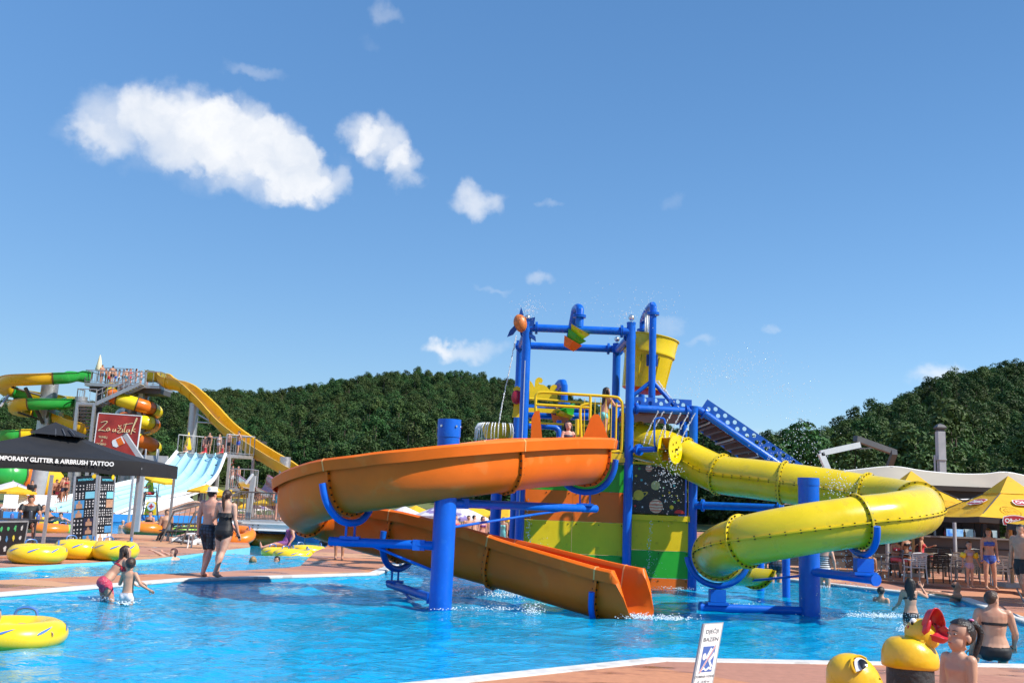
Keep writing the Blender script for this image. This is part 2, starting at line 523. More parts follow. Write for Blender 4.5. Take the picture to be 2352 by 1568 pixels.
def deck_material():
    m = bpy.data.materials.new('terracotta_deck')
    m.use_nodes = True
    n, l = m.node_tree.nodes, m.node_tree.links
    p = n['Principled BSDF']
    tc = nd(n, 'ShaderNodeTexCoord')
    mp = nd(n, 'ShaderNodeMapping', inp={'Rotation': (0, 0, 0.5), 'Scale': (0.28, 0.55, 1)})
    l.new(tc.outputs['Object'], mp.inputs[0])
    wob = nd(n, 'ShaderNodeTexNoise', inp={'Scale': 1.3, 'Detail': 2.0})
    l.new(mp.outputs[0], wob.inputs[0])
    add = nd(n, 'ShaderNodeVectorMath', operation='ADD')
    sc = nd(n, 'ShaderNodeVectorMath', operation='SCALE', inp={'Scale': 0.35})
    l.new(wob.outputs['Color'], sc.inputs[0]); l.new(sc.outputs[0], add.inputs[0]); l.new(mp.outputs[0], add.inputs[1])
    vo = nd(n, 'ShaderNodeTexVoronoi', inp={'Scale': 0.9})
    l.new(add.outputs[0], vo.inputs['Vector'])
    sep = nd(n, 'ShaderNodeSeparateColor')
    l.new(vo.outputs['Color'], sep.inputs[0])
    cr = nd(n, 'ShaderNodeValToRGB')
    cr.color_ramp.interpolation = 'CONSTANT'
    e = cr.color_ramp.elements
    cols = [(0.0, (0.50, 0.215, 0.11)), (0.28, (0.40, 0.185, 0.125)), (0.5, (0.55, 0.29, 0.155)), (0.72, (0.45, 0.225, 0.15)), (0.88, (0.53, 0.21, 0.095))]
    e[0].position, e[0].color = cols[0][0], (*cols[0][1], 1)
    e[1].position, e[1].color = cols[1][0], (*cols[1][1], 1)
    for pos, c in cols[2:]:
        el = e.new(pos)
        el.color = (*c, 1)
    l.new(sep.outputs[0], cr.inputs[0])
    gr = nd(n, 'ShaderNodeTexNoise', inp={'Scale': 9.0, 'Detail': 8.0, 'Roughness': 0.7})
    l.new(tc.outputs['Object'], gr.inputs[0])
    g1 = nd(n, 'ShaderNodeMapRange', inp={1: 0.3, 2: 0.7, 3: 0.84, 4: 1.12})
    l.new(gr.outputs[0], g1.inputs[0])
    mul = nd(n, 'ShaderNodeVectorMath', operation='SCALE')
    l.new(cr.outputs[0], mul.inputs[0]); l.new(g1.outputs[0], mul.inputs['Scale'])
    # puddles and wet footprints: darker and glossier
    mp2 = nd(n, 'ShaderNodeMapping', inp={'Scale': (0.5, 1.3, 1)})
    l.new(tc.outputs['Object'], mp2.inputs[0])
    wt = nd(n, 'ShaderNodeTexNoise', inp={'Scale': 1.1, 'Detail': 6.0, 'Roughness': 0.6})
    l.new(mp2.outputs[0], wt.inputs[0])
    w1 = nd(n, 'ShaderNodeMapRange', inp={1: 0.54, 2: 0.60, 3: 0.0, 4: 1.0})
    l.new(wt.outputs[0], w1.inputs[0])
    dk = nd(n, 'ShaderNodeMix', data_type='RGBA', blend_type='MULTIPLY', inp={7: (0.62, 0.55, 0.55, 1)})
    l.new(w1.outputs[0], dk.inputs[0]); l.new(mul.outputs[0], dk.inputs[6])
    l.new(dk.outputs[2], p.inputs['Base Color'])
    rr = nd(n, 'ShaderNodeMapRange', inp={1: 0, 2: 1, 3: 0.75, 4: 0.16})
    l.new(w1.outputs[0], rr.inputs[0]); l.new(rr.outputs[0], p.inputs['Roughness'])
    b = nd(n, 'ShaderNodeBump', inp={'Strength': 0.25, 'Distance': 0.01})
    l.new(gr.outputs[0], b.inputs['Height']); l.new(b.outputs[0], p.inputs['Normal'])
    return m
M_DECK = deck_material()
def water_material(name, tint, bump, scale, deep=0.0):
    m = bpy.data.materials.new(name)
    m.use_nodes = True
    n, l = m.node_tree.nodes, m.node_tree.links
    n.remove(n['Principled BSDF'])
    tc = nd(n, 'ShaderNodeTexCoord')
    mp = nd(n, 'ShaderNodeMapping', inp={'Rotation': (0, 0, 0.3), 'Scale': (1.0, 1.6, 1)})
    l.new(tc.outputs['Object'], mp.inputs[0])
    nz = nd(n, 'ShaderNodeTexNoise', inp={'Scale': scale, 'Detail': 4.0, 'Roughness': 0.55, 'Distortion': 0.6})
    l.new(mp.outputs[0], nz.inputs[0])
    b = nd(n, 'ShaderNodeBump', inp={'Strength': bump, 'Distance': 0.05})
    l.new(nz.outputs[0], b.inputs['Height'])
    fr = nd(n, 'ShaderNodeFresnel', inp={'IOR': 1.22})
    l.new(b.outputs[0], fr.inputs['Normal'])
    gl = nd(n, 'ShaderNodeBsdfGlossy', inp={'Color': (1, 1, 1, 1), 'Roughness': 0.02})
    l.new(b.outputs[0], gl.inputs['Normal'])
    tr = nd(n, 'ShaderNodeBsdfTransparent', inp={'Color': (*tint, 1)})
    # light scattered by bubbles and haze in the churned water
    df = nd(n, 'ShaderNodeBsdfDiffuse', inp={'Color': (0.0, 0.44, 0.76, 1)})
    b2 = nd(n, 'ShaderNodeBump', inp={'Strength': 1.0, 'Distance': 0.09})
    l.new(nz.outputs[0], b2.inputs['Height']); l.new(b2.outputs[0], df.inputs['Normal'])
    mw = nd(n, 'ShaderNodeMixShader', inp={0: deep})
    l.new(tr.outputs[0], mw.inputs[1]); l.new(df.outputs[0], mw.inputs[2])
    ms = nd(n, 'ShaderNodeMixShader')
    l.new(fr.outputs[0], ms.inputs[0]); l.new(mw.outputs[0], ms.inputs[1]); l.new(gl.outputs[0], ms.inputs[2])
    l.new(ms.outputs[0], n['Material Output'].inputs[0])
    return m
M_WATER = water_material('pool_water', (0.42, 0.88, 0.98), 0.45, 4.5, 0.55)
M_RIVER = water_material('river_water', (0.45, 0.88, 0.97), 0.5, 3.0, 0.45)
def mosaic_material(name, c1, c2, sc):
    m = bpy.data.materials.new(name)
    m.use_nodes = True
    n, l = m.node_tree.nodes, m.node_tree.links
    p = n['Principled BSDF']
    p.inputs['Roughness'].default_value = 0.45
    tc = nd(n, 'ShaderNodeTexCoord')
    nz = nd(n, 'ShaderNodeTexNoise', inp={'Scale': sc, 'Detail': 5.0, 'Roughness': 0.65})
    l.new(tc.outputs['Object'], nz.inputs[0])
    mr = nd(n, 'ShaderNodeMapRange', inp={1: 0.32, 2: 0.68, 3: 0.0, 4: 1.0})
    l.new(nz.outputs[0], mr.inputs[0])
    mx = nd(n, 'ShaderNodeMix', data_type='RGBA', inp={6: (*c1, 1), 7: (*c2, 1)})
    l.new(mr.outputs[0], mx.inputs[0]); l.new(mx.outputs[2], p.inputs['Base Color'])
    return m
M_FLOOR = mosaic_material('pool_floor_paint', (0.015, 0.44, 0.80), (0.04, 0.58, 0.86), 1.6)
M_POOLWALL = mosaic_material('pool_wall_paint', (0.02, 0.36, 0.62), (0.05, 0.46, 0.70), 2.5)
M_CYANWALL = mosaic_material('cyan_wall_paint', (0.16, 0.52, 0.66), (0.24, 0.60, 0.70), 1.2)
M_KERB = mat('white_pool_kerb', (0.62, 0.60, 0.56), 0.55, var=0.16, vscale=6, bump=0.2, bscale=30, spots=((0.35, 0.30, 0.26), 3.0, 0.58, 0.6))
M_KERBBLUE = mat('blue_pool_kerb', (0.03, 0.22, 0.55), 0.4)
M_GRASS = mat('meadow_grass', (0.115, 0.135, 0.035), 0.9, var=0.35, vscale=0.09, bump=0.5, bscale=3)
DECK_RECT = [(-62, -8), (62, -8), (62, 84), (-62, 84)]
poly_sheet('pool_deck', [DECK_RECT, grow(POOL, KERB_W - 0.01)[::-1], RIVER[::-1], LANDING[::-1]], 0.0, M_DECK)
GROUND_RECT = [(-900, -300), (900, -300), (900, 900), (-900, 900)]
poly_sheet('ground', [GROUND_RECT, [(-61.9, -7.9), (61.9, -7.9), (61.9, 83.9), (-61.9, 83.9)][::-1]], -0.03, M_GRASS)
def basin(name, lp, ztop, zfloor, mw, mf):
    mb = MB()
    k = len(lp)
    mb.add([(p[0], p[1], ztop) for p in lp] + [(p[0], p[1], zfloor) for p in lp], [(i, (i + 1) % k, (i + 1) % k + k, i + k) for i in range(k)])
    tag(mesh_obj(name + '_wall', mb, mw, smooth=0), kind='structure')
    poly_sheet(name + '_floor', [lp], zfloor, mf)
basin('pool', POOL, -0.03, -0.52, M_POOLWALL, M_FLOOR)
basin('river', RIVER, -0.004, -1.0, M_CYANWALL, M_FLOOR)
basin('landing_pool', LANDING, -0.004, -0.9, mosaic_material('landing_wall_paint', (0.03, 0.25, 0.55), (0.05, 0.32, 0.62), 2.0), M_FLOOR)
def kerb(name, lp, w, z0, z1, m):
    a, b = ccw(lp), grow(lp, w)
    mb = MB()
    k = len(a)
    for i in range(k):
        j = (i + 1) % k
        # a shallow rounded coping profile per edge
        ia, ja, ib, jb = V(a[i]), V(a[j]), V(b[i]), V(b[j])
        rows = []
        for (t, z) in ((0.0, z0), (0.0, z1 - 0.012), (0.08, z1), (0.94, z1), (1.0, z1 - 0.008), (1.0, z0)):
            rows.append([tuple(ia.lerp(ib, t)) + (z,), tuple(ja.lerp(jb, t)) + (z,)])
        mb.sheet(rows)
    return tag(mesh_obj(name, mb, m, smooth=0), kind='structure')
kerb('pool_kerb', POOL, KERB_W, -0.05, 0.012, M_KERB)
# blue raised wall along the river's far end
rw = MB()
for (a, b) in (((566, 1232), (713, 1242)), ((713, 1242), (770, 1247))):
    p, q = G(*a), G(*b)
    rw.bar(p + V((0, 0.15, 0.1)), q + V((0, 0.15, 0.1)), 0.3, 0.32)
tag(mesh_obj('river_end_wall', rw, M_KERBBLUE), 'low blue painted wall closing the far end of the river pool', 'wall')
rw = MB()
for (a, b) in (((345, 1196), (500, 1198)), ((0, 1189), (345, 1196)), ((-160, 1186), (0, 1189))):
    p, q = G(*a), G(*b)
    rw.bar(p + V((0, 0.2, 0.12)), q + V((0, 0.2, 0.12)), 0.4, 0.4)
tag(mesh_obj('landing_pool_wall', rw, M_KERBBLUE), 'low blue painted wall along the far side of the landing pool', 'wall')
def water_grid(name, x0, x1, y0, y1, st, z, m, amp):
    nx, ny = int((x1 - x0) / st) + 1, int((y1 - y0) / st) + 1
    X, Y = np.meshgrid(np.linspace(x0, x1, nx), np.linspace(y0, y1, ny))
    rs = np.random.RandomState(3)
    Z = np.zeros_like(X)
    for i in range(34):
        lam = 0.22 * (7.0 ** rs.rand())
        th = rs.rand() * 2 * math.pi
        ph = rs.rand() * 6.28
        wob = 0.5 + 0.5 * np.sin(X * rs.uniform(0.3, 1.2) + Y * rs.uniform(0.3, 1.2) + rs.rand() * 6)
        k = 2 * math.pi / lam
        a = k * (X * math.cos(th) + Y * math.sin(th)) + ph + 0.9 * np.sin(0.9 * X + 1.3 * Y + i)
        Z += amp * (lam ** 0.9) * (np.abs(np.sin(a / 2)) * -1.6 + 0.8) * wob
    # churned water round the slide's end, under the bucket and about the columns
    me = bpy.data.meshes.new(name)
    vs = np.stack([X.ravel(), Y.ravel(), z + Z.ravel()], 1)
    idx = np.arange(nx * ny).reshape(ny, nx)
    q = np.stack([idx[:-1, :-1], idx[:-1, 1:], idx[1:, 1:], idx[1:, :-1]], -1).reshape(-1, 4)
    me.vertices.add(len(vs)); me.vertices.foreach_set('co', vs.ravel())
    me.loops.add(q.size); me.loops.foreach_set('vertex_index', q.ravel())
    me.polygons.add(len(q)); me.polygons.foreach_set('loop_start', np.arange(len(q)) * 4)
    me.update(); me.validate()
    me.materials.append(m)
    me.shade_smooth()
    o = bpy.data.objects.new(name, me)
    col.objects.link(o)
    return tag(o, kind='structure')
water_grid('pool_water', -12.5, 11.0, 3.8, 29.4, 0.07, WATER_Z, M_WATER, 0.0095)
for nm, lp, z in (('river_water', RIVER, -0.25), ('landing_pool_water', LANDING, -0.12)):
    poly_sheet(nm, [lp], z, M_RIVER)
TERR = [g2(1560, 1285), g2(1640, 1295), g2(1937, 1329), g2(2149, 1351), g2(2330, 1364), g2(2450, 1392), (24, 13.0), (24, 46), (6.0, 46)]
TERR = ccw(TERR)
TZ = 0.07
M_STEP = mat('terrace_step', (0.20, 0.095, 0.065), 0.6, var=0.2)
poly_sheet('terrace', [TERR], TZ, M_DECK)
mb = MB()
k = len(TERR)
mb.add([(p[0], p[1], TZ) for p in TERR] + [(p[0], p[1], -0.02) for p in TERR], [(i, (i + 1) % k, (i + 1) % k + k, i + k) for i in range(k)])
tag(mesh_obj('terrace_step', mb, M_STEP, smooth=0), kind='structure')
CREST = [(-900, 900), (-400, 930), (-100, 948), (0, 938), (40, 932), (120, 935), (330, 912), (400, 905), (470, 905), (520, 902), (600, 910), (700, 895), (780, 882),
         (860, 870), (930, 864), (1000, 866), (1080, 862), (1140, 875), (1190, 888), (1260, 905), (1340, 925), (1420, 950), (1500, 975), (1600, 1000),
         (1700, 1012), (1760, 1008), (1880, 1003), (1960, 962), (2050, 937), (2090, 912), (2150, 893), (2200, 868), (2260, 853), (2352, 842), (2600, 800), (3000, 770), (3600, 800)]
CX_ = np.array([c[0] for c in CREST], float); CY_ = np.array([c[1] for c in CREST], float)
def hor(x): return HOR + math.tan(ROLL) * (x - PW / 2)
def crest_z(px, Y):
    return (hor(px) - np.interp(px, CX_, CY_)) / FPX * Y + CAMZ
def hill_span(px):
    t = min(1, max(0, (px - 1500) / 450))
    return 92 + (62 - 92) * t, 500 + (330 - 500) * t      # foot and crest distance
def hill_z(px, Y):
    y0, y1 = hill_span(px)
    zc = crest_z(px, y1) - 9.6
    s = (Y - y0) / (y1 - y0)
    if s <= 0: return 0.0
    if s <= 1: return max(0, zc) * (0.28 * s + 0.72 * s * s * (3 - 2 * s))
    return max(0, zc) * (1 - 0.25 * (s - 1) ** 2)
rows = []
for i in range(46):
    s = i / 45 * 1.5
    row = []
    for px in range(-1000, 3500, 45):
        y0, y1 = hill_span(px)
        Y = y0 + (y1 - y0) * s
        x = (px - PW / 2) / FPX * Y
        row.append((x, Y, hill_z(px, Y) + 0.35 * mnoise.noise(V((x * 0.05, Y * 0.05, 0))) * min(1, s * 4) - (0.02 if i else 0.06)))
    rows.append(row)
mb = MB(); mb.sheet(rows)
M_HILL = mat('hill_meadow', (0.105, 0.125, 0.036), 0.95, var=0.35, vscale=0.12, bump=0.6, bscale=1.5)
tag(mesh_obj('hills', mb, M_HILL, smooth=180), kind='structure')
def leaf_material(name, base):
    m = bpy.data.materials.new(name)
    m.use_nodes = True
    n, l = m.node_tree.nodes, m.node_tree.links
    p = n['Principled BSDF']
    p.inputs['Roughness'].default_value = 0.6
    p.inputs['Specular IOR Level'].default_value = 0.25
    oi = nd(n, 'ShaderNodeObjectInfo')
    ge = nd(n, 'ShaderNodeNewGeometry')
    hs = nd(n, 'ShaderNodeHueSaturation', inp={'Color': (*base, 1)})
    h = nd(n, 'ShaderNodeMapRange', inp={1: 0, 2: 1, 3: 0.455, 4: 0.53})
    l.new(oi.outputs['Random'], h.inputs[0]); l.new(h.outputs[0], hs.inputs['Hue'])
    a = nd(n, 'ShaderNodeMath', operation='ADD')
    l.new(oi.outputs['Random'], a.inputs[0]); l.new(ge.outputs['Random Per Island'], a.inputs[1])
    fr = nd(n, 'ShaderNodeMath', operation='FRACT')
    sc7 = nd(n, 'ShaderNodeMath', operation='MULTIPLY', inp={1: 7.13})
    l.new(oi.outputs['Random'], sc7.inputs[0]); l.new(sc7.outputs[0], fr.inputs[0])
    a2 = nd(n, 'ShaderNodeMath', operation='ADD')
    l.new(fr.outputs[0], a2.inputs[0]); l.new(ge.outputs['Random Per Island'], a2.inputs[1])
    vv = nd(n, 'ShaderNodeMapRange', inp={1: 0, 2: 2, 3: 0.35, 4: 1.8})
    l.new(a2.outputs[0], vv.inputs[0]); l.new(vv.outputs[0], hs.inputs['Value'])
    l.new(hs.outputs[0], p.inputs['Base Color'])
    tr = nd(n, 'ShaderNodeBsdfTranslucent')
    l.new(hs.outputs[0], tr.inputs[0])
    ms = nd(n, 'ShaderNodeMixShader', inp={0: 0.18})
    l.new(p.outputs[0], ms.inputs[1]); l.new(tr.outputs[0], ms.inputs[2])
    l.new(ms.outputs[0], n['Material Output'].inputs[0])
    return m
M_LEAF = leaf_material('broadleaf_foliage', (0.038, 0.080, 0.019))
M_BARK = mat('tree_bark', (0.09, 0.07, 0.05), 0.9, var=0.3, vscale=4)
def crown_mesh(seed, h=10.0, rad=3.6, nlump=16, per=95, leaf=0.58):
    """a broadleaf crown: many bent leaf clumps scattered over lumps, with a trunk and limbs"""
    rs = random.Random(seed)
    mb = MB()
    lumps = []
    for i in range(nlump):
        a = rs.uniform(0, 6.283)
        zz = rs.uniform(0.12, 0.93)
        rr = rad * math.sqrt(max(0.05, 1 - ((zz - 0.5) / 0.5) ** 2)) * rs.uniform(0.35, 0.95)
        lumps.append((V((math.cos(a) * rr, math.sin(a) * rr, h * zz)), rs.uniform(0.9, 1.75)))
    lumps.append((V((0, 0, h * 0.9)), 1.5))
    for c, r in lumps:
        for k in range(per):
            d = V((rs.gauss(0, 1), rs.gauss(0, 1), rs.gauss(0.25, 1))).normalized()
            p = c + V((d.x * r, d.y * r, d.z * r * 0.8)) * rs.uniform(0.72, 1.06)
            nrm = (d + V((rs.uniform(-.7, .7), rs.uniform(-.7, .7), rs.uniform(-.3, .9)))).normalized()
            a = nrm.orthogonal().normalized()
            b = nrm.cross(a)
            q = rs.uniform(0, 6.283)
            a, b = a * math.cos(q) + b * math.sin(q), b * math.cos(q) - a * math.sin(q)
            s = leaf * rs.uniform(0.55, 1.15)
            mb.add([p - a * s * 0.5, p + b * s * 0.33 + nrm * s * 0.12, p + a * s * 0.55, p - b * s * 0.36 + nrm * s * 0.10], [(0, 3, 2, 1)])
    mb.cur = 1
    mb.tube([(0, 0, -1.0), (0.05, 0.05, h * 0.3), (0.1, 0, h * 0.6), (0.05, 0.1, h * 0.85)], [0.28, 0.2, 0.13, 0.04], n=6)
    for c, r in lumps[:6]:
        mb.tube([(0.05, 0.03, h * 0.35), c * 0.6 + V((0, 0, h * 0.15)), c], [0.1, 0.07, 0.02], n=5)
    me = bpy.data.meshes.new('crown')
    me.from_pydata(mb.v, [], mb.f)
    me.materials.append(M_LEAF); me.materials.append(M_BARK)
    me.polygons.foreach_set('material_index', mb.mi)
    return me
TREE_VARIANTS = [crown_mesh(11 + i, h=8.6 + 1.1 * i, rad=3.1 + 0.28 * (i % 3), nlump=19 + i) for i in range(5)]
def forest(name, pts):
    src = bpy.data.collections.new('tree_variants')
    for i, me in enumerate(TREE_VARIANTS):
        src.objects.link(bpy.data.objects.new('tree_variant_%s' % 'abcde'[i], me))
    me = bpy.data.meshes.new(name)
    me.from_pydata([p[0] for p in pts], [], [])
    for nm, ty, k in (('tree_turn', 'FLOAT', 1), ('tree_size', 'FLOAT', 2), ('tree_kind', 'INT', 3)):
        at = me.attributes.new(nm, ty, 'POINT')
        at.data.foreach_set('value', [p[k] for p in pts])
    o = bpy.data.objects.new(name, me)
    col.objects.link(o)
    ng = bpy.data.node_groups.new('scatter_trees', 'GeometryNodeTree')
    ng.interface.new_socket('Geometry', in_out='INPUT', socket_type='NodeSocketGeometry')
    ng.interface.new_socket('Geometry', in_out='OUTPUT', socket_type='NodeSocketGeometry')
    n, l = ng.nodes, ng.links
    gi, go = nd(n, 'NodeGroupInput'), nd(n, 'NodeGroupOutput')
    ci = nd(n, 'GeometryNodeCollectionInfo', inp={'Collection': src, 'Separate Children': True, 'Reset Children': True})
    ip = nd(n, 'GeometryNodeInstanceOnPoints', inp={'Pick Instance': True})
    def attr(nm, ty):
        return nd(n, 'GeometryNodeInputNamedAttribute', data_type=ty, inp={'Name': nm}).outputs['Attribute']
    cx = nd(n, 'ShaderNodeCombineXYZ')
    l.new(attr('tree_turn', 'FLOAT'), cx.inputs[2])
    l.new(gi.outputs[0], ip.inputs['Points'])
    l.new(ci.outputs[0], ip.inputs['Instance'])
    l.new(attr('tree_kind', 'INT'), ip.inputs['Instance Index'])
    l.new(cx.outputs[0], ip.inputs['Rotation'])
    l.new(attr('tree_size', 'FLOAT'), ip.inputs['Scale'])
    l.new(ip.outputs[0], go.inputs[0])
    md = o.modifiers.new('scatter', 'NODES')
    md.node_group = ng
    return tag(o, 'dense dark green broadleaf wood covering the hills', 'wood', kind='stuff')
rs = random.Random(5)
tp = []
def forest_foot(px):
    return float(np.interp(px, [-900, 0, 330, 420, 700, 1200, 1700, 1900, 2352, 3200], [150, 150, 135, 130, 140, 105, 92, 78, 72, 70]))
for gx in range(-330, 380):
    for gy in range(0, 136):
        Y = 70 + gy * 3.3 + rs.uniform(-1.5, 1.5)
        x = gx * 3.3 + rs.uniform(-1.5, 1.5)
        px = PW / 2 + x / Y * FPX
        if px < -350 or px > 2750: continue
        y0, y1 = hill_span(px)
        if Y < forest_foot(px) + 6 * mnoise.noise(V((x * 0.05, 3, 0))) or Y > y1 + 9: continue
        if rs.random() < 0.08: continue
        sz = rs.uniform(0.38, 0.90) * (0.86 + 0.3 * mnoise.noise(V((x * 0.03, Y * 0.03, 9))))
        tp.append(((x, Y, hill_z(px, Y) - 0.6), rs.uniform(0, 6.28), sz, rs.randrange(5)))
forest('forest', tp)
# the water play tower in the pool
M_BLUE = mat('blue_paint', (0.002, 0.112, 0.56), 0.36, var=0.12, vscale=3, coat=0.05, spec=0.35, bump=0.04, bscale=25, spots=((0.015, 0.15, 0.58), 9.0, 0.60, 0.5))
M_ORANGE = mat('orange_fibreglass', (0.80, 0.142, 0.006), 0.45, var=0.12, vscale=1.4, coat=0.0, spec=0.3, bump=0.05, bscale=18, spots=((0.76, 0.22, 0.04), 2.2, 0.60, 0.4))
M_ORANGEIN = mat('red_orange_gelcoat', (0.78, 0.085, 0.008), 0.22, var=0.08, coat=0.4)
M_YELLOW = mat('yellow_fibreglass', (0.68, 0.50, 0.008), 0.26, var=0.10, vscale=1.6, coat=0.15, spec=0.4, bump=0.04, bscale=14, spots=((0.50, 0.38, 0.03), 5.0, 0.62, 0.45))
M_YPANEL = mat('yellow_panel', (0.82, 0.56, 0.006), 0.4, var=0.08, vscale=2, spots=((0.55, 0.33, 0.01), 6.0, 0.63, 0.5))
M_YRAIL = mat('yellow_powder_coat', (0.78, 0.52, 0.006), 0.35, var=0.06, coat=0.2)
M_GPANEL = mat('green_panel', (0.020, 0.37, 0.024), 0.42, var=0.12, vscale=2)
M_OPANEL = mat('orange_panel', (0.82, 0.15, 0.008), 0.42, var=0.10, vscale=2)
M_BOLT = mat('dark_bolt', (0.015, 0.014, 0.013), 0.4, metal=0.5)
M_STEEL = mat('stainless_steel', (0.62, 0.61, 0.59), 0.25, metal=1.0, var=0.05)
M_BLACKMURAL = mat('black_mural', (0.008, 0.008, 0.014), 0.35, spots=((0.75, 0.75, 0.8), 60.0, 0.70, 0.9))
M_DARKBLUE = mat('navy_panel', (0.004, 0.055, 0.28), 0.4, var=0.1)
M_REDSTEP = mat('dark_red_grating', (0.10, 0.018, 0.014), 0.6, var=0.3, vscale=8)
def flange_disc(mb, p, axis, r, th=0.025):
    axis = V(axis).normalized()
    mb.lathe([(0.001, -th / 2), (r, -th / 2), (r, th / 2), (0.001, th / 2)], p, axis, n=20)
def bolts_on_disc(mb, p, axis, r, n=8, s=0.022):
    axis = V(axis).normalized()
    a = axis.orthogonal().normalized(); b = axis.cross(a)
    for i in range(n):
        q = 2 * math.pi * i / n
        c = V(p) + (a * math.cos(q) + b * math.sin(q)) * r
        mb.tube([c - axis * 0.03, c + axis * 0.03], s / 2, n=6)
T1, T2 = 22.6, 25.1                                   # front and rear row of tower posts
def vpost(px, py, Y, z0=-0.5):
    p = W(px, py, Y)
    return V((p.x, p.y, z0)), p
tower = Thing('water_play_tower', 'blue framed water play tower with striped panels and yellow rails standing in the pool', 'play tower', (1.5, 23.8, -0.5))
POSTS = {}
for key, px, py, Y in (('fl', 1211, 742, T1), ('fr', 1450, 742, T1), ('rl', 1196, 784, T2), ('rr', 1417, 790, T2), ('r', 1593, 934, T1 + 0.2), ('rb', 1570, 945, T2 + 0.1)):
    a, b = vpost(px, py, Y)
    POSTS[key] = (a, b)
    mb = MB()
    mb.tube([a, V((a.x, a.y, 0.5)), b], 0.103, n=20)
    mb.tube([b + V((0, 0, -0.02)), b + V((0, 0, 0.015))], 0.108, n=20)
    po = tower.part('post', mb, M_BLUE)
    if key in ('fl', 'fr', 'rr'):
        mb = MB()
        mb.tube([b, b + V((0, 0, 0.09))], 0.03, n=10)
        mb.ell(b + V((0, 0, 0.13)), (0.07, 0.07, 0.07), 14, 8)
        tower.part('ball_nozzle', mb, M_STEEL, parent=po)
# white service pipe strapped to the left post
mb = MB(); a, b = POSTS['fl']
mb.tube([V((a.x - 0.02, a.y - 0.115, 1.4)), V((a.x - 0.02, a.y - 0.115, b.z - 0.9))], 0.012, n=6)
tower.part('service_pipe', mb, mat('pale_pipe', (0.35, 0.42, 0.55), 0.4))
def beam(p, q, r=0.092, fl=(0.22, 0.22), nm='beam'):
    p, q = V(p), V(q)
    d = (q - p).normalized()
    mb = MB()
    mb.tube([p, q], r, n=18)
    for e, s in ((p + d * fl[0], 1), (q - d * fl[1], -1)):
        flange_disc(mb, e - d * 0.015, d, r * 1.62, 0.022)
        flange_disc(mb, e + d * 0.015, d, r * 1.62, 0.022)
    o = tower.part(nm, mb, M_BLUE)
    mb = MB()
    for e in (p + d * fl[0], q - d * fl[1]):
        bolts_on_disc(mb, e, d, r * 1.38, 8, 0.026)
    tower.part('bolts', mb, M_DARKBLUE, parent=o, kind='stuff')
    return o
def at_z(key, z):
    a, _ = POSTS[key]
    return V((a.x, a.y, z))
zt = W(1330, 757, T1).z
zt2 = zt - 0.12
beam(at_z('fl', zt), at_z('fr', zt))
beam(at_z('rl', zt2 + 0.1), at_z('rr', zt2 + 0.1))
beam(at_z('fl', zt2 + 0.04), at_z('rl', zt2 + 0.04))
beam(at_z('fr', zt2 + 0.04), at_z('rr', zt2 + 0.04))
PZ = W(1430, 1050, T1).z
xl, xr, xe = POSTS['fl'][0].x, POSTS['fr'][0].x, POSTS['r'][0].x
mb = MB()
mb.box(((xl + xr) / 2, (T1 + T2) / 2, PZ - 0.06), (xr - xl + 0.1, T2 - T1 + 0.1, 0.1))
tower.part('platform', mb, M_YPANEL)
mb = MB()
mb.box(((xl + xr) / 2, T1 - 0.03, PZ - 0.02), (xr - xl - 0.24, 0.05, 0.2))
tower.part('platform_edge', mb, M_YRAIL)
def stripes(x0, x1, Y, pxm, bounds, mats):
    for (ya, yb), m in zip(bounds, mats):
        za, zb = W(pxm, ya, Y).z, W(pxm, yb, Y).z
        xs = [x0, (x0 + x1) / 2, x1] if x1 - x0 > 1.8 else [x0, x1]
        for i in range(len(xs) - 1):
            mb = MB()
            mb.box(((xs[i] + xs[i + 1]) / 2, Y, (za + zb) / 2), (xs[i + 1] - xs[i] - 0.006, 0.03, za - zb - 0.006))
            p = tower.part('panel', mb, m, smooth=0)
            mb = MB()
            for bx in (xs[i] + 0.09, (xs[i] + xs[i + 1]) / 2, xs[i + 1] - 0.09):
                mb.tube([(bx, Y - 0.012, za - 0.06), (bx, Y - 0.026, za - 0.06)], 0.014, n=6)
            tower.part('bolts', mb, M_BOLT, parent=p, kind='stuff')
PY = T1 + 0.2
stripes(xl - 0.02, xr - 0.02, PY, 1330, [(1063, 1127), (1127, 1197), (1197, 1272), (1272, 1322), (1322, 1385)], [M_GPANEL, M_OPANEL, M_YPANEL, M_GPANEL, M_OPANEL])
stripes(xr + 0.02, xe - 0.05, PY, 1520, [(1191, 1264), (1264, 1327), (1327, 1385)], [M_YPANEL, M_GPANEL, M_OPANEL])
# left side wall of the tower (towards the rear post)
for (ya, yb), m in zip([(1063, 1127), (1127, 1197), (1197, 1272), (1272, 1322), (1322, 1385)], [M_GPANEL, M_OPANEL, M_YPANEL, M_GPANEL, M_OPANEL]):
    za, zb = W(1330, ya, PY).z, W(1330, yb, PY).z
    mb = MB(); mb.box((xr + 0.02, (PY + T2) / 2 + 0.05, (za + zb) / 2), (0.03, T2 - PY - 0.1, za - zb - 0.006))
    tower.part('panel', mb, m, smooth=0)
mb = MB()
zc = W(1520, 1186, PY).z
mb.bar((xr + 0.05, PY - 0.06, zc - 0.03), (xe - 0.08, PY - 0.06, zc - 0.03), 0.09, 0.12)
tower.part('ledge', mb, M_YPANEL, smooth=0)
def loopframe(name, x0, x1, z0, z1, Y, r, m, rc=0.07):
    pts = []
    for cx, cz, a0 in ((x1 - rc, z1 - rc, 0), (x0 + rc, z1 - rc, 90), (x0 + rc, z0 + rc, 180), (x1 - rc, z0 + rc, 270)):
        for k in range(5):
            a = math.radians(a0 + k * 22.5)
            pts.append((cx + rc * math.cos(a), Y, cz + rc * math.sin(a)))
    mb = MB(); mb.tube(pts, r, n=10, closed=True)
    return tower.part(name, mb, m)
